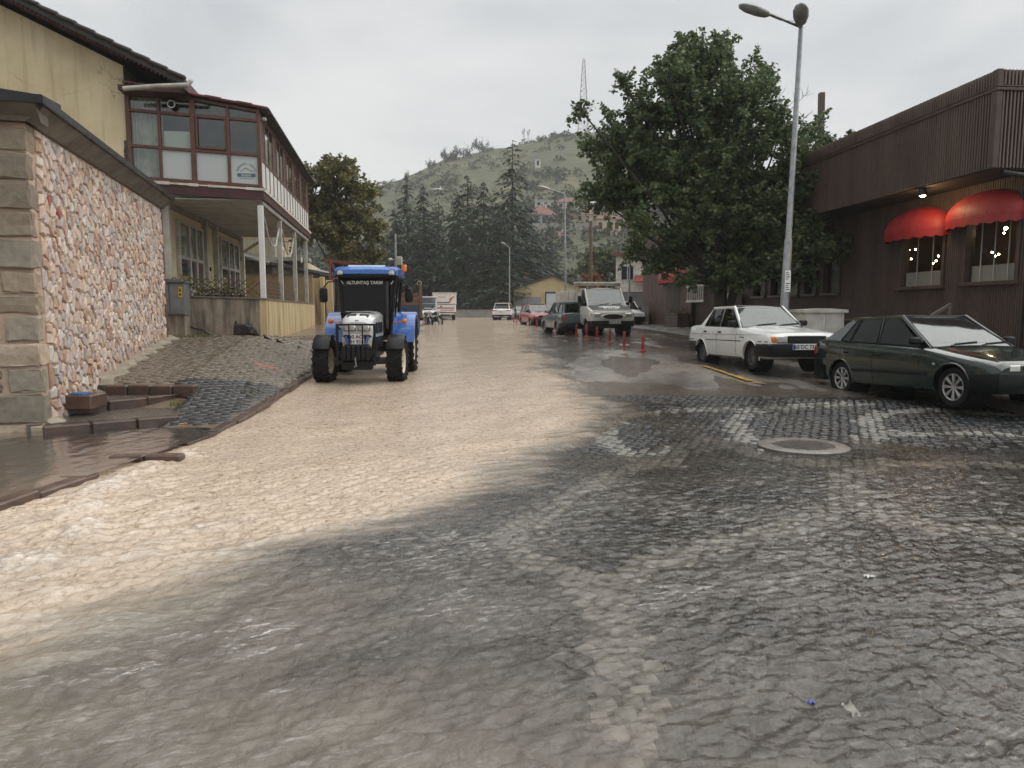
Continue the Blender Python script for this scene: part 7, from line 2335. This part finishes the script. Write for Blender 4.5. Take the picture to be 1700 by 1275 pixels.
mb = MB(); mb.bb(-.95, .95, -.10, .0, .58, .72, .02); mb.build('bumper', m_whitedirty, wt)
for s in (1, -1):
    mb = MB(); mb.box((s * .82, -.08, .74), (.24, .05, .10), .01); mb.build('tail_lamp', m_redlens, wt)
    wheel(wt, (s * .80, .95, .38), .38, .30, s, 8, None, .55, 'slot'); wheel(wt, (s * .80, 5.0, .38), .38, .26, s, 8, None, .55, 'slot')
mb = MB(); mb.loft([[(x, y, z) for x in (-.98, .98) for z in ((a, b) if x < 0 else (b, a))] for y, a, b in ((4.75, .6, 2.2), (5.6, .6, 2.15), (6.1, .6, 1.4))]); mb.build('cab', m_white, wt)
plate(wt, ['60 DT 552'], (0, -.11, .65), (0, 0, 0))
# ================================================================ VEGETATION
def frame_dirs(d):
    r = rng.normal(0, 1, d.shape)
    s_ = np.cross(d, r); s_ /= np.linalg.norm(s_, axis=1, keepdims=True) + 1e-9
    return s_, np.cross(d, s_)
def lobe_tree(name, label, base, lobes, leaf, lmat, bmat, trunk_r, dens=1.0, cat='tree', top=None, stem_n=2, spike=1.0):
    """lobes: (centre Vector, radius). trunk with limbs into each lobe, twigs and leaves"""
    T = thing(name, label, cat, base)
    br = MB()
    ctop = max((c for c, r in lobes), key=lambda c: c.z) - base
    cm = sum(((c - base) for c, r in lobes), Vector()) / len(lobes)
    fork = Vector((cm.x * .15, cm.y * .15, cm.z * .45))
    spine = [Vector((0, 0, -.1)), fork * .5 + Vector((.05, 0, 0)), fork, fork.lerp(ctop, .5), ctop]
    br.tube(spine, [trunk_r, trunk_r * .85, trunk_r * .75, trunk_r * .45, .03], 10)
    if stem_n > 1:
        s2 = [Vector((.15, .1, 0)), fork * .6 + Vector((.45, .1, 0)), cm + Vector((1.1, 0, .6))]
        br.tube(s2, [trunk_r * .7, trunk_r * .55, .05], 8)
    LP = []
    for (c, r) in lobes:
        cl = c - base
        # limb from the spine
        k = min(max(cl.z / max(ctop.z, .1) - .2, .42), .8)
        i = k * (len(spine) - 1); a = spine[int(i)].lerp(spine[min(int(i) + 1, len(spine) - 1)], i % 1)
        mid = a.lerp(cl, .5) + Vector((rnd.uniform(-.2, .2), rnd.uniform(-.2, .2), -.15 * (cl - a).length * .3))
        br.tube([a, mid, cl], [trunk_r * .32, trunk_r * .2, .02], 6)
        nt = int(46 * (r / 1.3) ** 2 * dens) + 10
        th = rng.uniform(0, 2 * np.pi, nt); cz = rng.uniform(-.75, 1, nt)
        d = np.stack([np.cos(th) * np.sqrt(1 - cz ** 2), np.sin(th) * np.sqrt(1 - cz ** 2), cz], 1)
        d[:, 2] += .35; d /= np.linalg.norm(d, axis=1, keepdims=True)
        L = r * rng.uniform(.55, 1.12, nt) * np.where(d[:, 2] > .8, spike, 1.0)
        cv = np.array(cl)
        for q in range(nt):
            e = cv + d[q] * L[q]
            if q % 2 == 0:
                br.tube([cl + Vector(d[q] * L[q] * .1), Vector(e)], [.018, .005], 4, False)
            m = int(11 * L[q] / .14 * (.14 / leaf) * .62)
            t_ = rng.uniform(.25, 1.05, m) ** .8
            P = cv + np.outer(t_, d[q] * L[q]) + rng.normal(0, .085 + .05 * r, (m, 3)) * (1.15 - t_)[:, None]
            P[:, 2] -= .08 * t_ ** 2
            LP.append(P)
    br.build('trunk', bmat, T, 60)
    P = np.concatenate(LP)
    V, F = leaf_quads(P, leaf, .35, .62)
    np_mesh('crown', V, F, lmat, T)
    return T
m_bark = pm('dark_bark', (.045, .038, .032), (.025, .021, .018), 6, .6, .8, .8, 18, stretch=(3, 3, .6))
m_leafbig = leaf_mat('poplar_leaf', (.060, .105, .046), (.105, .155, .066), (.20, .215, .09), .45, .32)
D = 23.5
px = D / FPX
LB = [(1165, 118, 62), (1128, 190, 85), (1222, 175, 78), (1062, 185, 52), (1040, 258, 78), (985, 250, 38), (1000, 335, 55), (1098, 310, 100), (1200, 290, 105), (1292, 232, 62), (1345, 232, 40), (1300, 325, 85), (1378, 275, 46), (1405, 372, 48), (1335, 415, 66), (1240, 425, 76), (1142, 425, 66), (1062, 385, 46), (1196, 82, 34), (1138, 70, 30), (1034, 140, 26), (966, 185, 26), (1108, 112, 34), (1262, 140, 36), (1400, 245, 26), (1180, 370, 90), (1090, 445, 34), (1290, 455, 44), (1425, 378, 18), (1128, 150, 50), (1050, 425, 34), (1200, 465, 46), (1150, 350, 70), (1250, 360, 70), (1370, 330, 60), (1330, 290, 55), (1040, 330, 60), (1140, 468, 30), (1245, 470, 36), (1330, 455, 40), (1380, 420, 36), (1410, 330, 36), (1415, 405, 30), (1350, 370, 50)]
lobes = []
for i, (u, v, r) in enumerate(LB):
    dd = D + rnd.uniform(-1.6, 1.6) if r < 70 else D + rnd.uniform(-.8, 1.2)
    lobes.append((W(u, v, dd), r * px * dd / D * .92))
    if r > 60: lobes.append((W(u + rnd.uniform(-25, 25), v + rnd.uniform(-10, 25), D + rnd.uniform(1.2, 2.8)), r * px * .8))
tb = W(1192, 520, D); tb.z = PR(tb.x, D)
lobe_tree('broadleaf_tree', 'large dark green broadleaf tree between the lamp post and the plank annex', tb, lobes, .135, m_leafbig, m_bark, .26, .95, spike=1.3)
# bare twigs on the right of the crown
bt = thing('bare_branch', 'bare leafless branches poking out of the big tree beside the lamp post', 'branch', W(1230, 260, D - .5))
o_ = W(1230, 260, D - .5)
mb = MB()
for (u, v) in ((1305, 145), (1325, 160), (1345, 150), (1318, 180), (1290, 165), (1350, 185), (1275, 190)):
    e = W(u, v, D - .5 + rnd.uniform(-.4, .4)) - o_
    m1 = e * .5 + Vector((rnd.uniform(-.1, .1), 0, rnd.uniform(-.15, .05)))
    mb.tube([Vector((rnd.uniform(-.3, .3), 0, rnd.uniform(-.3, .1))), m1, e], [.022, .014, .004], 4)
    for k in range(4):
        s_ = rnd.uniform(.4, .9); p_ = m1.lerp(e, s_)
        mb.tube([p_, p_ + Vector((rnd.uniform(-.3, .35), rnd.uniform(-.2, .2), rnd.uniform(.1, .4)))], [.008, .003], 3)
kind(mb.build('twigs', m_bark, bt), 'stuff')
m_leafleft = leaf_mat('olive_leaf', (.075, .088, .032), (.13, .135, .045), (.28, .23, .075), .30, .4)
D2 = 42.0
LB2 = [(560, 300, 44), (598, 325, 38), (540, 355, 52), (590, 375, 46), (622, 395, 24), (528, 300, 34), (570, 420, 40), (610, 425, 26), (632, 420, 14), (545, 275, 22), (580, 275, 18), (520, 390, 40), (500, 330, 40), (630, 375, 14)]
lobes = []
for (u, v, r) in LB2:
    lobes.append((W(u, v, D2 + rnd.uniform(-1, 1)), r * D2 / FPX))
tb = W(560, 500, D2); tb.z = .9
lobe_tree('street_tree', 'rounded olive-green tree with yellowing leaves beyond the porch house', tb, lobes, .17, m_leafleft, m_bark, .25, .9, stem_n=1)
# trees around the shed and truck
m_leafmid = leaf_mat('mid_leaf', (.06, .08, .03), (.10, .125, .045), (.16, .17, .06), .3, .5)
D3 = 74
lobes = [(W(u, v, D3 + rnd.uniform(-1.5, 1.5)), r * D3 / FPX) for (u, v, r) in ((985, 432, 18), (1005, 425, 18), (970, 450, 16), (1012, 448, 16), (995, 460, 18), (1025, 455, 12))]
tb = W(995, 500, D3); tb.z = .7
lobe_tree('shade_tree', 'pale green round tree behind the cab of the flatbed truck', tb, lobes, .30, m_leafmid, m_bark, .2, .8, stem_n=1)
D4 = 60
lobes = [(W(u, v, D4 + rnd.uniform(-.6, .6)), r * D4 / FPX) for (u, v, r) in ((975, 462, 10), (990, 460, 10), (982, 470, 12), (968, 474, 8), (994, 474, 8))]
tb = W(982, 500, D4); tb.z = .7
lobe_tree('rust_shrub', 'rust-red autumn shrub above the roof of the flatbed truck', tb, lobes, .20, leaf_mat('rust_leaf', (.15, .045, .02), (.24, .075, .03), (.28, .12, .05), .3, .5), m_bark, .1, .9, cat='shrub', stem_n=1)
D5 = 86
lobes = [(W(u, v, D5), r * D5 / FPX) for (u, v, r) in ((872, 462, 5), (868, 467, 4), (878, 466, 5))]
tb = W(872, 500, D5); tb.z = .7
tb.y += 12.5
lobes = [(c + Vector((c.x * .145, 12.5, (c.z - 1.6) * .145)), r * 1.15) for c, r in lobes]
lobe_tree('ochre_shrub', 'small ochre shrub rising behind the yellow shed roof', tb, lobes, .25, leaf_mat('ochre_leaf', (.28, .15, .04), (.38, .22, .07), (.42, .28, .10), .3, .5), m_bark, .08, .8, cat='shrub', stem_n=1)

# ---- conifers
m_needle = leaf_mat('conifer_needle', (.013, .027, .016), (.022, .041, .024), (.044, .068, .038), .15, .6)
def conifer_mesh(h, rb, nb, seed, quads=26, top=.0):
    r_ = np.random.default_rng(seed)
    P, Dr, Ls = [], [], []
    br = MB()
    br.tube([(0, 0, 0), (0, 0, h * .5), (0, 0, h)], [h * .014 + .05, h * .009, .02], 8)
    for k in range(nb):
        z = h * (.05 + .94 * (k / nb) ** .85) + r_.uniform(-.2, .2)
        f_ = 1 - z / h
        L = rb * (f_ ** .78) * r_.uniform(.65, 1.15) + .25
        a = r_.uniform(0, 2 * np.pi)
        dirv = np.array([np.cos(a), np.sin(a), 0])
        lift = r_.uniform(-.05, .22); sag = r_.uniform(.18, .40)
        s_ = np.linspace(.08, 1, 6)
        pts = [Vector((0, 0, z))] + [Vector(dirv * L * s + np.array([0, 0, z - h * 0 + L * (lift * s - sag * s * s)])) for s in s_]
        if k % 2 == 0: br.tube(pts[::2] + [pts[-1]], [.05 * f_ + .015] * 3 + [.012] if len(pts[::2]) == 3 else [.05 * f_ + .012] * len(pts[::2]) + [.01], 4, False)
        m = max(5, int(quads * L / rb) + 4)
        t_ = r_.uniform(.06, 1.0, m)
        lat = r_.normal(0, 1, m) * .16 * L * (1.1 - t_ * .75)
        side = np.array([-np.sin(a), np.cos(a), 0])
        p = np.outer(t_ * L, dirv) + np.outer(lat, side)
        p[:, 2] = z + L * (lift * t_ - sag * t_ ** 2) - np.abs(lat) * .25 + r_.normal(0, .06, m)
        P.append(p)
        d = np.outer(np.ones(m), dirv) * .8 + np.outer(np.sign(lat) * .7, side); d[:, 2] = -.35 + r_.normal(0, .2, m)
        Dr.append(d); Ls.append(np.full(m, .32 + .10 * L) * r_.uniform(.7, 1.3, m))
    P, d, L = np.concatenate(P), np.concatenate(Dr), np.concatenate(Ls)
    d /= np.linalg.norm(d, axis=1, keepdims=True)
    n = len(P)
    s_ = np.cross(d, np.array([0, 0, 1.0]) + r_.normal(0, .35, (n, 3))); s_ /= np.linalg.norm(s_, axis=1, keepdims=True)
    w = L * .20
    a = P - d * (L * .3)[:, None]; b = P + s_ * w[:, None]; c = P + d * (L * .75)[:, None] - np.array([0, 0, 1.0]) * (L * .15)[:, None]; e = P - s_ * w[:, None]
    V = np.stack([a, b, c, e], 1).reshape(-1, 3)
    return V, np.arange(n * 4).reshape(n, 4), br
CON = [(851, 232, 96, 7.2, 'tallest pointed cedar standing beside the slender street lamp'), (803, 300, 100, 5.2, 'pointed dark conifer just left of the tallest cedar trunk'), (776, 290, 98, 5.6, 'thin-topped dark conifer with an open leader in the middle of the grove'),
       (760, 318, 94, 5.0, 'dark conifer with a forked top in the middle of the grove'), (703, 308, 97, 5.2, 'broad flat-topped dark conifer over the white box truck'), (675, 291, 101, 4.4, 'narrow pointed conifer at the left edge of the grove'), (655, 345, 95, 4.2, 'short dark conifer behind the camera pole'),
       (728, 335, 104, 5.5, 'shaded conifer filling the grove behind the box truck'), (830, 345, 90, 5.5, 'low wide cedar in front of the tallest cedar'), (884, 385, 104, 5.0, 'dark conifer rising directly behind the yellow shed'), (913, 372, 125, 5.0, 'bluish conifer standing below the lavender hillside house'), (868, 350, 108, 5.5, 'dark conifer at the right flank of the tallest cedar')]
protos = {}
for i, (u, v, d_, rb, lb) in enumerate(CON):
    tip = W(u, v, d_)
    h = tip.z - .7
    ci = (0 if i == 0 else 1 + i % 3)
    if ci not in protos:
        H0 = h
        V, F, br = conifer_mesh(h, rb, (150 if ci == 0 else 190), 40 + ci, 30)
        T = thing('conifer_tree', lb, 'tree', (tip.x, d_, .7), rnd.uniform(0, 6), 'conifers at the end of the street')
        br.build('trunk', m_bark, T)
        np_mesh('crown', V, F, m_needle, T)
        protos[ci] = (T, h, rb)
    else:
        T0, h0, rb0 = protos[ci]
        T = copy_tree(T0); T.location = (tip.x, d_, .7); T.rotation_euler = (0, 0, rnd.uniform(0, 6)); T.scale = (rb / rb0, rb / rb0, h / h0); T['label'] = lb
# ---- shrub clumps as one mass (background thicket below and behind the conifers)
def clumps(name, C, Rr, leaf, mat, n=40, flat=.7):
    V_, F_ = [], []
    P = []
    Sz = []
    for c, r in zip(C, Rr):
        q = rng.normal(0, 1, (n, 3)); q /= np.linalg.norm(q, axis=1, keepdims=True)
        q *= (r * rng.uniform(.5, 1.0, n) ** .5)[:, None]
        q[:, 2] = np.abs(q[:, 2]) * flat
        P.append(q + np.array(c)); Sz.append(np.full(n, leaf * r))
    P = np.concatenate(P); S_ = np.concatenate(Sz)
    V, F = leaf_quads(P, S_, .2, .8)
    return np_mesh(name, V, F, mat)
C, Rr = [], []
for _ in range(260):
    x_ = rnd.uniform(-48, 40); y_ = rnd.uniform(104, 150)
    C.append((x_, y_, .6 + rnd.uniform(0, 6.5) * (1 if x_ < 18 else .5))); Rr.append(rnd.uniform(1.6, 3.4))
kind(clumps('thicket', C, Rr, .34, leaf_mat('thicket_leaf', (.020, .030, .014), (.034, .048, .022), (.060, .075, .032), .2, .6), 60, .9), 'stuff')

# ================================================================ HILL
_hu = np.array([-400, 0, 300, 480, 560, 630, 700, 740, 790, 850, 920, 960, 1010, 1100, 1250, 1400, 1600, 2200.])
_hv = np.array([500, 470, 415, 362, 340, 316, 292, 272, 262, 252, 233, 229, 227, 235, 285, 345, 430, 500.])
_hx = (_hu - 850) / FPX * 400; _hz = 1.6 + (515.6 - _hv) / FPX * 400
def HZ(x, y):
    x = np.asarray(x, float); y = np.asarray(y, float)
    t = np.clip((y - 135) / 265, 0, 1)
    xe = x * np.clip(400 / np.maximum(y, 120), .75, 2.2) ** .55
    z = .8 + (np.interp(xe, _hx, _hz) - .8) * t ** 1.12
    z = z * (1 - .45 * sstep(430, 800, y))
    return z + (2.6 * fbm(x / 38, y / 38, 4) + .8 * fbm(x / 9, y / 9, 3)) * sstep(140, 220, y)
xs = np.linspace(-420, 520, 190); ys = np.concatenate([np.linspace(125, 430, 130), np.linspace(440, 820, 30)])
X, Y = np.meshgrid(xs, ys)
t = NT('hillside')
n1 = t.noise(.028, 6, .6, coord='Position'); n2 = t.noise(.16, 6, .65, coord='Position')
c = t.ramp(n2, (.32, (.030, .040, .018)), (.48, (.065, .072, .028)), (.62, (.13, .115, .052)), (.75, (.18, .155, .085)))
c = t.mix(t.ramp(n1, (.42, 0), (.6, .8)), c, (.06, .07, .03))
m_hill = t.done(t.bsdf(c, .9, normal=t.bump(t.noise(.6, 5, coord='Position'), .8, .6)))
hill = np_mesh('hill', np.stack([X, Y, HZ(X, Y)], -1).reshape(-1, 3), grid_faces(len(ys), len(xs)), m_hill, smooth=True)
kind(hill, 'structure')
C, Rr = [], []
while len(C) < 3000:
    x_, y_ = rnd.uniform(-170, 190), rnd.uniform(150, 405)
    dn = float(fbm(np.array(x_ / 45.), np.array(y_ / 45.), 3)) + (.30 if y_ < 250 else 0) + (.12 if x_ > 0 else -.12) - .05
    if rnd.random() > np.clip(.40 + dn * 1.6, .06, .97): continue
    C.append((x_, y_, float(HZ(x_, y_)) - .3)); Rr.append(rnd.uniform(1.2, 3.6) * (1.15 if y_ < 260 else .85))
kind(clumps('hill_scrub', C, Rr, .38, leaf_mat('scrub_leaf', (.022, .032, .015), (.038, .050, .023), (.068, .076, .034), .2, .7), 34, 1.0), 'stuff')
m_hilltree = leaf_mat('ridge_leaf', (.022, .034, .020), (.036, .050, .028), (.055, .068, .036), .2, .7)
ridge0 = None
for (u, v, wpx, hpx, lb) in ((716, 296, 9, 18, 'small dark pine on the bare hillside slope'), (739, 288, 11, 24, 'dark round pine at the left end of the ridge clump'), (752, 284, 9, 16, 'low pine below the ridge clump'), (752, 270, 15, 16, 'dark flat-topped ridge tree beside the rock'), (770, 268, 17, 20, 'widest dark tree on the ridge skyline'), (797, 270, 14, 24, 'tall rounded ridge tree right of the clump'), (812, 262, 8, 10, 'small shrub on the ridge'), (898, 240, 12, 10, 'shrub below the cluster of aerial masts'), (922, 237, 11, 10, 'round shrub on the skyline near the lattice tower'), (939, 232, 9, 8, 'small shrub at the foot of the lattice tower'), (645, 335, 6, 14, 'lone pine low on the left shoulder of the hill'), (675, 312, 7, 20, 'narrow pine on the left shoulder of the hill')):
    d_ = 392 if v < 300 else 360
    p = W(u, v, d_); p.z = float(HZ(p.x, d_)) - .4
    r_ = wpx * d_ / FPX
    if ridge0 is None:
        T = thing('hill_tree', lb, 'tree', p, 0, 'trees on the hill ridge')
        mb = MB(); mb.tube([(0, 0, -.5), (0, 0, .9)], [.10, .05], 6); mb.build('trunk', m_bark, T)
        q = []
        for _ in range(14):
            cc_ = np.array([rnd.gauss(0, .45), rnd.gauss(0, .45), .35 + rnd.random() * .9]); w_ = .34
            q.append(cc_ + rng.normal(0, .17, (60, 3)))
        V, F = leaf_quads(np.concatenate(q), .16, .2, .8); np_mesh('crown', V, F, m_hilltree, T)
        ridge0 = T
    else: T = copy_tree(ridge0); T['label'] = lb; T.location = p; T.rotation_euler.z = rnd.uniform(0, 6)
    T.scale = (r_ * .62, r_ * .62, hpx * d_ / FPX / 1.45)
# ---- hillside houses
m_hwhite = pm('house_white', (.60, .59, .56), (.48, .47, .44), 1, .7)
m_hlav = pm('house_lavender', (.50, .49, .60), (.42, .41, .51), 1, .7)
m_hcream = pm('house_cream', (.56, .46, .30), (.45, .36, .23), 1, .7)
m_hgrey = pm('house_grey', (.34, .32, .29), (.25, .235, .21), 1, .7)
m_tile = pm('red_roof_tile', (.22, .085, .06), (.14, .055, .042), .8, .6, .8, .5, 5)
m_tileg = pm('grey_roof_sheet', (.42, .42, .42), (.32, .32, .32), 1, .5)
def WH(u, v):
    for d_ in np.arange(140, 420, 1.0):
        p = W(u, v, float(d_))
        if p.z < float(HZ(p.x, d_)): return p, float(d_)
    return W(u, v, 400.), 400.
def hill_house(label, u, v, d_, wpx, hpx, rpx, wm, rm, nwin=3, rz=0.0, door=True):
    p, d_ = WH(u, v)
    w, h, r = wpx * d_ / FPX, hpx * d_ / FPX, rpx * d_ / FPX
    H_ = thing('hillside_house', label, 'house', p, rz, 'houses on the hillside')
    dp = max(5, w * .7)
    mb = MB(); mb.bb(-w / 2, w / 2, 0, dp, -6, h); mb.build('wall', wm, H_)
    ov = .5
    mb = MB()
    if r > .3:
        a = [(-w / 2 - ov, -ov, h), (w / 2 + ov, -ov, h), (w / 2 + ov, dp + ov, h), (-w / 2 - ov, dp + ov, h)]
        q = min(w, dp) * .45
        mb.add(a + [(-w / 2 + q, dp / 2, h + r), (w / 2 - q, dp / 2, h + r)], [(0, 1, 5, 4), (1, 2, 5), (2, 3, 4, 5), (3, 0, 4), (3, 2, 1, 0)])
    else: mb.bb(-w / 2 - .3, w / 2 + .3, -.3, dp + .3, h, h + .3)
    rf_ = mb.build('roof', rm, H_)
    if r > .3:
        mb = MB(); mb.bb(w * .12, w * .12 + .5, dp * .4, dp * .4 + .5, h + r * .4, h + r + .7); mb.build('chimney', m_hwhite, rf_)
    for k in range(nwin):
        x = -w / 2 + w * (k + .5) / nwin
        isd = door and k == nwin // 2
        mb = MB(); mb.bb(x - .5, x + .5, -.06, .02, .1 if isd else h * .38, h * .80); mb.build('door' if isd else 'window', m_tintglass if not isd else m_darksteel, H_)
        mb = MB(); mb.bb(x - .62, x + .62, -.10, -.0, h * .80, h * .80 + .14); mb.build('lintel', m_hwhite, H_)
        if not isd: mb = MB(); mb.bb(x - .62, x + .62, -.12, 0, h * .38 - .12, h * .38); mb.build('sill', m_hwhite, H_)
    return H_
hill_house('lavender house with a red hipped roof on the hillside', 903, 373, 232, 38, 16, 15, m_hlav, m_tile, 3, R(12))
hill_house('long cream house with a red roof on the hillside terrace', 975, 370, 236, 62, 14, 10, m_hcream, m_tile, 5, R(-4))
hill_house('small house with a low red roof between the lavender and cream houses', 934, 369, 228, 18, 6, 8, m_hgrey, m_tile, 2)
hill_house('pale flat-roofed house above the lavender house', 906, 346, 250, 34, 12, 1, m_hwhite, m_tileg, 3, R(5))
hill_house('white house with a brown roof behind the street lamp', 944, 349, 254, 38, 13, 9, m_hwhite, m_tile, 3, R(-3))
hill_house('white house at the edge of the big tree crown on the hillside', 990, 350, 256, 28, 12, 6, m_hwhite, m_tileg, 3)
hill_house('tall cream house under the cream terrace, half hidden by the tree', 1010, 392, 225, 40, 28, 8, m_hcream, m_tile, 3)
hill_house('low house with a bright red roof among the trees below the terrace', 930, 400, 190, 22, 8, 9, m_hcream, m_tile, 2)
hill_house('small yellow house left of the lavender house', 869, 372, 228, 16, 10, 4, m_hcream, m_tile, 2)
hill_house('lone white two-storey house high on the hill', 893, 281, 330, 9, 17, 1, m_hwhite, m_tileg, 1, 0, False)
hill_house('low stone house on the left hillside', 727, 322, 300, 20, 7, 4, m_hgrey, m_tileg, 2)
hill_house('cream house with a red roof partly behind the big tree', 1048, 376, 240, 44, 16, 9, m_hcream, m_tile, 4)
tw = thing('terrace_wall', 'long grey stone terrace wall under the hillside houses', 'wall', WH(945, 379)[0] + Vector((0, -2, 1.2)))
mb = MB(); mb.bb(-16, 18, 0, 1.5, -6, .0); mb.build('masonry', m_hgrey, tw)
# ---- lattice tower and masts
tb = W(968, 228, 398); tb.z = float(HZ(tb.x, 398)) - 1
tt_ = W(968, 99, 398)
m_towr = pm('tower_steel', (.42, .40, .40), (.32, .30, .30), .3, .5)
lt = thing('lattice_tower', 'tall tapering lattice transmission tower on the hilltop', 'tower', tb)
mb = MB(); Ht = tt_.z - tb.z; nn = 14
def tw_(z): return 2.3 * (1 - z / Ht) + .55
for sx_ in (1, -1):
    for sy_ in (1, -1):
        mb.tube([(sx_ * tw_(0), sy_ * tw_(0), 0), (sx_ * tw_(Ht), sy_ * tw_(Ht), Ht)], .13, 4)
for k in range(nn):
    z0, z1 = Ht * k / nn, Ht * (k + 1) / nn
    a, b = tw_(z0), tw_(z1)
    for (p, q) in (((-a, -a, z0), (b, -b, z1)), ((a, -a, z0), (-b, -b, z1)), ((-a, a, z0), (b, b, z1)), ((-a, -a, z0), (-b, b, z1)), ((a, -a, z0), (b, b, z1)), ((-b, -b, z1), (b, -b, z1)), ((-b, -b, z1), (-b, b, z1)), ((b, -b, z1), (b, b, z1))):
        mb.tube([p, q], .08, 4, False)
mb.build('lattice', m_towr, lt)
mb = MB(); mb.tube([(0, 0, Ht), (0, 0, Ht + 2)], .08, 4); mb.build('antenna_rod', m_hwhite, lt)
for x_, k_ in ((.8, .82), (-.8, .9)):
    mb = MB(); mb.box((x_, -.8, Ht * k_), (.5, .4, 1.8)); mb.build('antenna_panel', m_hwhite, lt)
for (u, vt, lb) in ((869, 213, 'thin aerial mast with panels at the left of the mast pair'), (877, 215, 'thin aerial mast with panels at the right of the mast pair')):
    b_ = W(u, 243, 390); b_.z = float(HZ(b_.x, 390)) - .5; e = W(u, vt, 390)
    ms = thing('aerial_mast', lb, 'mast', b_, 0, 'aerial masts on the hill')
    mb = MB(); h_ = e.z - b_.z
    for k in range(3):
        a = k * 2.1; mb.tube([(.5 * cos(a), .5 * sin(a), 0), (.4 * cos(a), .4 * sin(a), h_)], .10, 4)
    for k in range(8): mb.tube([(.5, 0, h_ * k / 8), (-.3, .4, h_ * (k + 1) / 8)], .06, 4, False)
    mb.build('mast', m_towr, ms)
    for c_ in ((.7, 0, h_ * .9), (-.6, .3, h_ * .8), (0, -.6, h_ * .72)):
        mb = MB(); mb.box(c_, (.4, .3, 1.6)); mb.build('panel', m_hwhite, ms)

# ================================================================ SMALL LITTER CARRIED BY THE WATER
def scrap(label, u, v, size, mat, dz=.05):
    p = WG(u, v); s_ = thing('litter_scrap', label, 'litter', (p.x, p.y, p.z + dz), rnd.uniform(0, 6))
    n = 7
    q = np.array([[(i - 3) * size / 6, (j - 3) * size / 9, rnd.uniform(-.12, .22) * size] for i in range(n) for j in range(n)]) + rng.normal(0, size * .03, (n * n, 3))
    o = np_mesh('crumpled_sheet', q, grid_faces(n, n), mat, s_)
    return s_
m_scrap = pm('pale_plastic', (.62, .62, .60), (.45, .45, .44), 20, .35)
scrap('crumpled white plastic scrap floating in the foreground water', 1412, 1198, .07, m_scrap)
scrap('small white paper scrap on the rippled water', 1442, 971, .06, m_scrap)
scrap('tiny blue wrapper floating beside the white plastic scrap', 1346, 1185, .035, pm('blue_wrapper', (.06, .09, .35), (.04, .06, .25), 20, .3))
scrap('dark wet leaf stuck on the cobbles beside the pale band', 990, 868, .10, pm('dark_leaf', (.02, .016, .012), (.012, .01, .008), 20, .3), .035)
scrap('yellow leaf lying on the flooded landing by the steps', 304, 719, .10, pm('yellow_leaf', (.42, .26, .07), (.30, .17, .05), 20, .4), .12)
scrap('dark twig-like leaf drifting in the foreground water', 1155, 1150, .06, m_wood)

# ================================================================ AIR
t = NT('damp_air')
pv = t.new('VolumePrincipled')
pv.inputs['Color'].default_value = (.95, .965, .975, 1)
pv.inputs['Density'].default_value = .00048
pv.inputs['Anisotropy'].default_value = 0.0
t.l.new(pv.outputs[0], t.out.inputs['Volume'])
mb = MB(); mb.bb(-430, 530, -60, 830, -2.5, 160)
hz_ = mb.build('haze', t.m)
kind(hz_, 'stuff')
